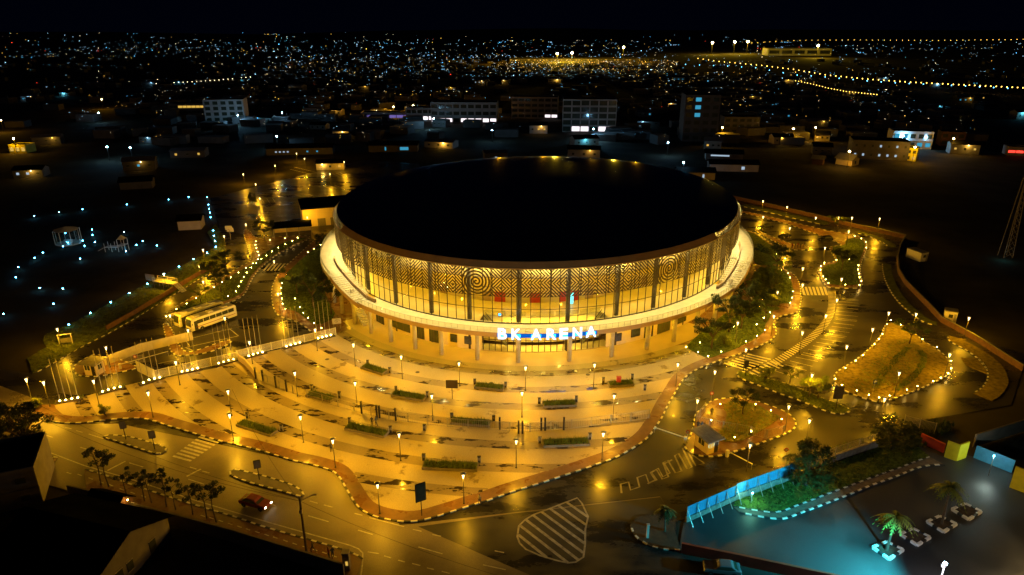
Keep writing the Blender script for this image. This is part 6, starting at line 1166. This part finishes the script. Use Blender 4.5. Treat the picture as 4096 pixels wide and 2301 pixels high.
o = thing('basketball_hoop', 'white basketball backboards on a post beside the left road', 'basketball hoop', (-88.5, 206, 0)); MB().lathe([(.1, 0), (.08, 4)], 8).obj('post', 'steel', o); MB().box((0, -.4, 3.9), (2.2, .08, 1.3)).obj('backboard', 'white_metal', o); MB().box((0, .5, 3.0), (2.2, .08, 1.3)).obj('backboard', 'white_metal', o); MB().tube([(.25 * cos(a * .5), -.7 + .25 * sin(a * .5), 3.45) for a in range(14)], .025, 5).obj('ring', 'red_paint', o)
g_ = D['gazebo'][0]; o = thing('gazebo', 'glass octagonal gazebo lit blue in the dark park', 'gazebo', (g_[0], g_[1], 0))
P8 = [(3.6 * cos(k * pi / 4), 3.6 * sin(k * pi / 4)) for k in range(8)]; MB().prism(P8, 0, .3).obj('floor', 'concrete', o)
for k in range(8):
    a, b = P8[k], P8[(k + 1) % 8]; MB().bar((*a, .3), (*a, 4.4), .12).obj('post', 'white_metal', o); q = MB(); q.face([(*a, .4), (*b, .4), (*b, 4.2), (*a, 4.2)]); q.obj('pane', 'gazebo_glass', o); q = MB(); q.face([(*a, 4.4), (*b, 4.4), (0, 0, 5.4)]); q.obj('roof_panel', 'white_metal', o)
MB().box((0, 0, .75), (2.2, 1.0, .9)).obj('bench', 'white_metal', o); lamp('gazebo_lamp', o, (0, 0, 3.6), 60, COOL, .2)
p_ = D['play'][0]; o = thing('playground_frame', 'white playground frame with slide in the dark park', 'playground', (p_[0], p_[1], 0))
for x in (-3, -1, 1, 3):
    for y in (-1, 1): MB().bar((x, y, 0), (x, y, 2.6 + (x > 0) * 1.2), .1).obj('post', 'white_metal', o)
MB().box((-1, 0, 1.4), (4, 2, .1)).box((2, 0, 2.0), (2, 2, .1)).obj('decks', 'white_wall', o); MB().bar((-3, 0, 1.4), (-5.6, 0, .1), .8, .1).obj('slide', 'white_wall', o); q = MB(); q.face([(1, -1, 3.8), (3, -1, 3.8), (2, 0, 5)]); q.face([(3, 1, 3.8), (1, 1, 3.8), (2, 0, 5)]); q.face([(3, -1, 3.8), (3, 1, 3.8), (2, 0, 5)]); q.face([(1, 1, 3.8), (1, -1, 3.8), (2, 0, 5)]); q.obj('peaked_roof', 'white_metal', o); lamp('play_lamp', o, (0, -2.5, 2), 40, COOL, .2)
# ------------------------------------------------------------------ houses at the lower left
def gable_house(name, c, w, d, h, rise, rz, label, wall, roof, over=.6, wins=(), z=0, cat='house'):
    o = thing(name, label, cat, (c[0], c[1], z), rz)
    q = MB(); q.box((0, 0, h / 2), (w, d, h), 0, 0, (1,)); q.face([(-w / 2, -d / 2, h), (-w / 2, d / 2, h), (-w / 2, 0, h + rise)][::-1]); q.face([(w / 2, -d / 2, h), (w / 2, d / 2, h), (w / 2, 0, h + rise)]); q.obj('walls', wall, o)
    X, Y = w / 2 + over, d / 2 + over; s = rise / (d / 2); e = h - s * over
    for sg in (-1, 1):
        q = MB(); q.raw([(-X, sg * Y, e + .08), (X, sg * Y, e + .08), (X, 0, h + rise + .08), (-X, 0, h + rise + .08), (-X, sg * Y, e + .2), (X, sg * Y, e + .2), (X, 0, h + rise + .2), (-X, 0, h + rise + .2)], [(0, 1, 2, 3), (7, 6, 5, 4), (0, 4, 5, 1), (1, 5, 6, 2), (3, 2, 6, 7), (0, 3, 7, 4)]); q.obj('roof_slope', roof, o)
    for x, y, zc, ww, hh, r, m in wins: e_ = MB().box((0, 0, 0), (ww, .06, hh)).obj('window', m, o, (x, y, zc), r); MB().box((0, 0, hh / 2 + .04), (ww + .14, .1, .08)).box((0, 0, -hh / 2 - .04), (ww + .14, .12, .08)).obj('window_frame', 'concrete', e_)
    return o
def block(name, c, w, d, h, rz, label, wall, roof='dark_roof', floors=3, bays=5, lit=None, m_lit='win_white', m_dark='dark_glass', cat='building', z=0, parapet=.5, frac=.62, hf=.5):
    o = thing(name, label, cat, (c[0], c[1], z), rz); MB().box((0, 0, h / 2), (w, d, h)).obj('walls', wall, o); MB().box((0, 0, h + .06), (w * .98, d * .98, .12)).obj('roof', roof, o)
    q = MB()
    for sx, sy, dx, dy in ((0, -1, w, .25), (0, 1, w, .25), (-1, 0, .25, d), (1, 0, .25, d)): q.box((sx * (w / 2 - .1), sy * (d / 2 - .1), h + parapet / 2), (dx + .04 * abs(sy), dy + .04 * abs(sx), parapet))
    q.obj('parapet', wall, o); r = random.Random(int(w * 100 + h * 10)); fh = h / floors; bw = w / bays
    me = {}
    for f in range(floors):
        for b in range(bays):
            on = (lit(f, b) if callable(lit) else r.random() < (lit or 0)); m = m_lit if on else m_dark
            if m not in me: me[m] = MB().box((0, 0, 0), (bw * frac, .12, fh * hf)).mesh('window', m)
            put('window', me[m], o, (-w / 2 + (b + .5) * bw, -d / 2 - .03, (f + .52) * fh))
    q = MB()
    for f in range(1, floors): q.box((0, -d / 2 - .12, f * fh), (w + .2, .25, .18))
    if floors > 1: q.obj('floor_ledge', wall, o)
    return o
block('flat_house', (-74.0, 79.8), 14.5, 9.5, 5.6, .42, 'two-storey house with black flat roof at the lower left edge', 'concrete_dark', floors=2, bays=4, lit=lambda f, b: f == 0 and b == 1, m_lit='win_cyan', cat='house', frac=.3, hf=.3)
gable_house('roofed_house', (-53.0, 67.5), 15, 12, 3.6, 2.6, -.28, 'dark gabled house with plastered end wall at the bottom left', 'concrete_dark', 'dark_roof', wins=((7.53, -2.2, 1.6, 1.0, 1.3, pi / 2, 'dark_glass'), (7.53, -.6, 1.6, .9, 1.3, pi / 2, 'dark_glass'), (7.53, 3.0, 1.3, 1.0, 2.2, pi / 2, 'dark_glass')))
gable_house('roofed_house', (-66.0, 64.0), 14, 12, 3.4, 2.2, .3, 'black roofed shed in the bottom left corner', 'concrete_dark', 'dark_roof')
gable_house('small_shed', (-54.5, 76.0), 5.0, 3.0, 2.4, 1.1, -.3, 'small gabled shed with a warm lamp behind the street wall', 'brick_wall', 'dark_roof', .3)
o = thing('shed_lamp', 'small warm wall lamp on the little gabled shed', 'lamp', (-51.6, 75.4, 2.9)); MB().lathe([(0, -.1), (.1, 0), (0, .1)], 8).obj('globe', 'globe', o); lamp('shed_bulb', o, (.2, -.2, 0), 25, AMBER, .1)
solid_wall('street_wall', D['wall_street'], 2.0, 'long dark wall behind the near pavement', 'concrete_dark', 'wall', .25)
o = thing('wall_pillar', 'dark pillar with a lamp ending the near wall', 'pillar', (-20.2, 66.0, 0)); MB().box((0, 0, 1.3), (.8, .8, 2.6)).obj('shaft', 'concrete_dark', o); MB().box((0, 0, 2.66), (.95, .95, .12)).obj('cap', 'concrete', o); MB().box((.1, -.43, 1.2), (.3, .05, .6)).obj('light_panel', 'win_warm', o)
# ------------------------------------------------------------------ buildings behind the arena
BG = D['bg']
block('office_block', BG['white4'], 27, 14, 15, .15, 'pale four-storey block with dark window bays left of the arena', 'far_wall', floors=4, bays=5, hf=.62)
block('lit_house', BG['yell'], 26, 12, 8, .1, 'low building with a yellow-lit upper gallery left of the pale block', 'far_dark', floors=2, bays=8, lit=lambda f, b: f == 1 and b > 1, m_lit='win_warm', frac=.9, hf=.4)
block('lit_house', BG['house_l'], 9, 8, 4, 0, 'small yellow-lit house at the far left', 'yellow_paint', floors=1, bays=3, lit=.4, m_lit='win_warm', cat='house')
block('shop_block', BG['shop_a'], 32, 14, 9, -.05, 'two-storey shop block under amber lamps, left one', 'far_wall', floors=2, bays=8, lit=lambda f, b: f == 0, m_lit='shop_white', frac=.8)
block('shop_block', BG['shop_b'], 46, 16, 14, -.05, 'three-storey shop block under amber lamps, right one', 'far_wall', floors=3, bays=9, lit=lambda f, b: f == 0 and b != 3, m_lit='shop_white', frac=.78)
block('shop_row', BG['shop_c'], 46, 12, 5, .02, 'long low shop row glowing violet', 'far_wall', floors=1, bays=9, lit=1, m_lit='shop_violet', frac=.9, hf=.4)
block('office_block', BG['mid4'], 34, 14, 15, -.1, 'grey four-storey block above the arena roof', 'far_wall', floors=4, bays=7, lit=lambda f, b: f == 0 and b > 4, m_lit='shop_white', frac=.8)
block('frame_block', BG['frame'], 34, 15, 20, -.06, 'unfinished concrete frame block with lit shops below, above the roof', 'far_wall', floors=5, bays=6, lit=lambda f, b: f == 0 and b in (1, 2, 4, 5), m_lit='shop_white', frac=.86, hf=.72)
block('tower_block', BG['tower'], 20, 16, 26, -.08, 'dark tower with a cyan-lit stair shaft right of the roof', 'far_dark', floors=6, bays=4, lit=lambda f, b: b == 1 and f in (3, 4, 5), m_lit='win_cyan')
block('office_block', BG['low_r'], 22, 12, 10, -.05, 'dim three-storey block with pale ledges right of the tower', 'far_dark', floors=3, bays=5, lit=0)
block('white_block', BG['white_r'], 20, 12, 9, -.25, 'white-lit block under a blue floodlight at right', 'white_wall', floors=2, bays=5, lit=.4, m_lit='win_cyan')
block('dark_block', BG['dark_r'], 26, 14, 9, -.3, 'large dark block with two rows of tiny lit windows at right', 'far_dark', floors=2, bays=7, lit=.55, m_lit='win_white', frac=.25, hf=.25)
block('yellow_house', BG['yellow_r'], 7, 8, 6, -.6, 'amber-lit yellow house front at right', 'yellow_paint', floors=2, bays=3, lit=.3, m_lit='win_warm', cat='house')
block('orange_house', BG['orange_r'], 12, 9, 7.5, -.3, 'orange-lit plain house at far right', 'brick_wall', floors=2, bays=3, lit=0, cat='house')
gable_house('gable_house', BG['gable_r'], 8, 7, 3.2, 2, -.9, 'small gabled house glowing yellow at right', 'cream', 'tin_roof', wins=((4.03, 0, 1.6, 1.2, 1.4, pi / 2, 'dark_glass'),))
gable_house('gable_house', BG['hut_o'], 5, 4, 3, 1.2, -.6, 'little orange-lit hut left of the gabled house', 'brick_wall', 'tin_roof')
gable_house('long_house', BG['long_a'], 22, 8, 3.4, 1.4, -.1, 'long pale house close behind the roof at right', 'far_wall', 'dark_roof', wins=((4, -4.03, 1.7, 1.4, 1.4, 0, 'win_white'),)); gable_house('long_house', BG['long_b'], 18, 8, 3.4, 1.4, -.2, 'pale house with lit strip window behind the roof at right', 'far_wall', 'dark_roof', wins=((-2, -4.03, 2.3, 9, .7, 0, 'win_white'),)); gable_house('long_house', BG['long_c'], 16, 8, 3.2, 1.4, -.1, 'pale house nearest the roof edge at right', 'far_wall', 'dark_roof', wins=((3, -4.03, 1.5, .8, 1.6, 0, 'win_white'),))
gable_house('long_house', BG['row_l'], 34, 9, 3.6, 1.5, .12, 'long dark house with small cyan windows behind the back car park', 'far_dark', 'dark_roof', wins=tuple((x, -4.53, 1.7, .9, .7, 0, 'win_white' if x < 0 else 'win_cyan') for x in (-12, -10, -8, -6, 4, 9)))
gable_house('long_house', BG['row_m'], 26, 9, 3.6, 1.5, .05, 'long dark house with one bright cyan window', 'far_dark', 'dark_roof', wins=((6, -4.53, 1.8, 4.5, 1.6, 0, 'win_cyan'), (-4, -4.53, 1.8, .7, 1.8, 0, 'win_cyan')))
gable_house('pale_house', BG['park_house'], 7, 6, 3.2, 1.2, .2, 'small pale house at the edge of the dark park', 'far_wall', 'dark_roof'); gable_house('pale_house', BG['lawn_house'], 12, 7, 3.2, 1.4, .3, 'dim reddish roofed house left of the back car park', 'far_dark', 'dark_roof')
block('shop_row', BG['red_shop'], 14, 8, 4, -.3, 'shop front with red and cyan lights at the right edge', 'far_wall', floors=1, bays=4, lit=lambda f, b: True, m_lit='shop_red', frac=.9, hf=.3)
o = thing('lattice_mast', 'tall faint lattice mast in the dark field at right', 'mast', (*BG['mast'], 0)); q = MB(); hM = 25
for sx, sy in ((-1, -1), (1, -1), (1, 1), (-1, 1)): q.bar((sx * 1.3, sy * 1.3, 0), (sx * .35, sy * .35, hM), .16)
for k in range(15):
    z0, z1 = hM * k / 15, hM * (k + 1) / 15; a, b = 1.3 - .95 * k / 15, 1.3 - .95 * (k + 1) / 15; q.bar((-a, -a, z0), (b, -b, z1), .1); q.bar((a, -a, z0), (a - .1, b, z1), .1)
q.obj('lattice', 'concrete_dark', o); lamp('mast_lamp', o, (-3, -4, 2), 90, (.1, .5, .6), .2)
# street lamps and floodlights that light the far fronts
FPOLE = MB().lathe([(.14, 0), (.08, 7.5)], 6).mesh('post', 'dark_metal'); FHY = MB().lathe([(0, 7.4), (.35, 7.55), (.45, 7.8), (.3, 8.05), (0, 8.1)], 8).mesh('lamp_head', 'far_bright'); FHB = MB().lathe([(0, 7.4), (.3, 7.55), (.38, 7.8), (.25, 8.0), (0, 8.1)], 8).mesh('lamp_head', 'flood')
def far_lamp(p, kind, label, watts=0, group=None, sc=1):
    o = thing('street_lamp', label, 'street lamp', (p[0], p[1], 0), 0, group, sc); put('post', FPOLE, o); put('lamp_head', FHY if kind == 'y' else FHB, o)
    if watts: lamp('bulb', o, (0, -.8, 7.2), watts, AMBER if kind == 'y' else COOL, .3)
for i, p in enumerate(BG['lamps_y']): far_lamp(p, 'y', '%s amber street lamp from the left behind the arena' % nth(i + 1), 11000 if i < 5 else 3200, 'amber street lamps behind the arena')
for i, p in enumerate(BG['lamps_b']): far_lamp(p, 'b', '%s blue-white floodlight from the left in the town behind the arena' % nth(i + 1), 5000 if i in (1, 6, 8) else 1100, 'blue-white floodlights of the town', .9)
# lamp rows of the airport roads
def lamp_row(key, m, step, txt, grp, s=1.0, jitter=.0):
    hd = MB().lathe([(0, 8.0), (.5, 8.3), (.55, 8.8), (.3, 9.2), (0, 9.3)], 6).mesh('lamp_head', m)
    P = BG[key]
    for i, p in enumerate(P):
        o = thing('road_lamp', txt % nth(i + 1), 'street lamp', (p[0], p[1], 0), 0, grp, s * (.62 + hypot(*p) / 3600)); put('post', FPOLE, o); put('lamp_head', hd, o)
lamp_row('row_a', 'far_yellow', 0, '%s lamp from the left in the long sloping row of the airport road', 'long sloping airport lamp row'); lamp_row('row_b', 'far_yellow', 0, '%s lamp from the left in the short dense yellow row', 'short dense yellow lamp row', .7)
lamp_row('row_c', 'far_yellow', 0, '%s lamp from the left in the row along the right horizon', 'lamp row along the right horizon', .9); lamp_row('row_d', 'far_cyan', 0, '%s blue-white lamp from the left below the sloping airport row', 'blue-white lamps below the airport road'); lamp_row('row_e', 'far_pale', 0, '%s lamp from the left in the dotted row across the left valley', 'dotted lamp row across the left valley', .6)
# airport terminal and masts
o = block('terminal', BG['terminal'], 250, 40, 8, 0, 'long low airport terminal glowing amber on the horizon', 'far_dark', floors=2, bays=44, lit=.35, m_lit='win_warm', frac=.5, hf=.3)
lights('apron_lamp', o, [(x, -70, 20) for x in (-150, -60, 40, 130)], 45000, AMBER, 1)
MH = MB().lathe([(0, 23), (2.2, 24), (2.6, 25.5), (1.5, 27), (0, 27.5)], 8).mesh('lamp_head', 'far_bright'); MP = MB().lathe([(.5, 0), (.25, 24)], 6).mesh('post', 'dark_metal')
for i, p in enumerate(BG['masts']):
    o = thing('floodlight_mast', '%s bright airport floodlight mast from the left on the horizon' % nth(i + 1), 'floodlight', (p[0], p[1], 0), 0, 'airport floodlight masts', hypot(*p) / 1700); put('post', MP, o); put('lamp_head', MH, o); lamp('bulb', o, (0, -4, 22), 160000, WARM, 1)
block('hangar', BG['hangar'], 150, 60, 16, -.1, 'pale lit hangar at the right end of the airport', 'white_wall', floors=1, bays=5, lit=0, frac=.8)
# dim houses of the near town, some with a lamp on the wall
def near_town():
    r = random.Random(5); L = []; tries = 0; taken = [v for v in BG.values() if isinstance(v, tuple)]
    while len(L) < 66 and tries < 4000:
        tries += 1; d = 1 / r.uniform(1 / 900, 1 / 300); x = d * math.tan(radians(r.uniform(-37, 37)))
        if -125 < x < 135 and d < 292: continue
        if any(hypot(x - q[0], d - q[1]) < 26 for q in taken): continue
        if x > 60 and d < 330: continue
        taken.append((x, d)); L.append((x, d))
    L.sort()
    for i, (x, y) in enumerate(L):
        w, dp, h = r.uniform(8, 17), r.uniform(7, 10), r.uniform(2.8, 5.5); lit = r.choice(('win_warm', 'win_white', 'win_cyan', 'dark_glass', 'dark_glass'))
        wins = tuple((-w / 2 + (k + .5) * w / 3, -dp / 2 - .03, h * .55, 1.1, 1.0, 0, lit if r.random() < .5 else 'dark_glass') for k in range(3))
        o = gable_house('dim_house', (x, y), w, dp, h, r.uniform(.8, 1.6), r.uniform(-.4, .4), '%s dim tin-roofed house from the left in the near town' % nth(i + 1), r.choice(('far_wall', 'far_dark', 'concrete')), r.choice(('dark_roof', 'tin_roof')), .4, wins); o['group'] = 'dim houses of the near town'
        if r.random() < .62:
            c, m = r.choice((((1, .55, .06), 'far_pale'), ((1, .55, .06), 'far_yellow'), ((.25, .65, 1), 'far_white'), ((.1, .6, .9), 'far_cyan'))); lx = r.uniform(-w * .3, w * .3)
            MB().lathe([(0, -.3), (.3, 0), (0, .3)], 6, (lx, -dp / 2 - .5, h - .3)).obj('wall_light', m, o); lamp('bulb', o, (lx, -dp / 2 - 1.2, h - .4), r.uniform(150, 700), c, .2)
near_town()
# the town's countless lights and houses
def town():
    r = random.Random(11); mats = ['far_white', 'far_cyan', 'far_yellow', 'far_pale', 'far_red']; q = MB(); hs = MB()
    def bulb(x, y, z, s, m):
        q.raw([(x - s, y, z), (x + s, y, z), (x, y - s, z), (x, y + s, z), (x, y, z - s), (x, y, z + s)], [(0, 2, 5), (2, 1, 5), (1, 3, 5), (3, 0, 5), (2, 0, 4), (1, 2, 4), (3, 1, 4), (0, 3, 4)], m)
    def pick(): u = r.random(); return 0 if u < .48 else 1 if u < .72 else 2 if u < .86 else 3 if u < .985 else 4
    k = 0
    for dist0, dist1, az0, az1, n, *warm in TOWN:
        i = 0
        while i < n:
            i += 1; inv = r.uniform(1 / dist1, 1 / dist0); d = 1 / inv; a = radians(r.uniform(az0, az1)); x, y = d * math.tan(a), d
            s = d / 2100 * r.uniform(.20, .68) * (1.35 if r.random() < .12 else .8); c = pick() if not warm or r.random() > warm[0] else r.choice((2, 2, 3))
            bulb(x, y, r.uniform(3, 7) + max(0, (d - 2600) / 4500 * 30), s, c)
            if r.random() < .25:
                for j in range(r.randint(1, 3)): bulb(x + r.uniform(-1, 1) * d / 90, y + r.uniform(-20, 20), r.uniform(3, 6) + max(0, (d - 2600) / 4500 * 30), s * r.uniform(.5, .9), c if r.random() < .7 else pick())
            if d < 1500 and r.random() < .8: w = r.uniform(7, 16); hs.box((x + r.uniform(-6, 6), y + 6, 2), (w, r.uniform(6, 10), r.uniform(3.5, 6)), r.uniform(-.4, .4))
    tag(q.obj('town_lights', mats), 'countless scattered white, blue and yellow lights of the town to the horizon', 'city lights', kind='stuff'); tag(hs.obj('town_houses', 'far_dark'), 'dark mass of low houses of the town in the valley', 'houses', kind='stuff')
TOWN = [(560, 1000, -34, 34, 170), (900, 1700, -19, 13, 560), (900, 1700, 13, 36, 110), (1000, 2000, -36, -18, 70), (1500, 3600, -36, -14, 170), (1500, 3600, -14, 12, 260), (1700, 3200, 18, 36, 150), (2600, 6500, -36, 36, 170), (400, 620, -36, 36, 80), (1900, 2500, -32, -14, 80), (1000, 1400, -.5, 13, 330, .95), (800, 1000, 9, 24, 60, .85), (560, 800, 10, 30, 70, .7), (380, 620, -30, -8, 46, .4), (380, 560, 8, 34, 50, .6), (600, 900, -36, -12, 60, .5), (640, 700, -16, -3, 26, .9)]
town()
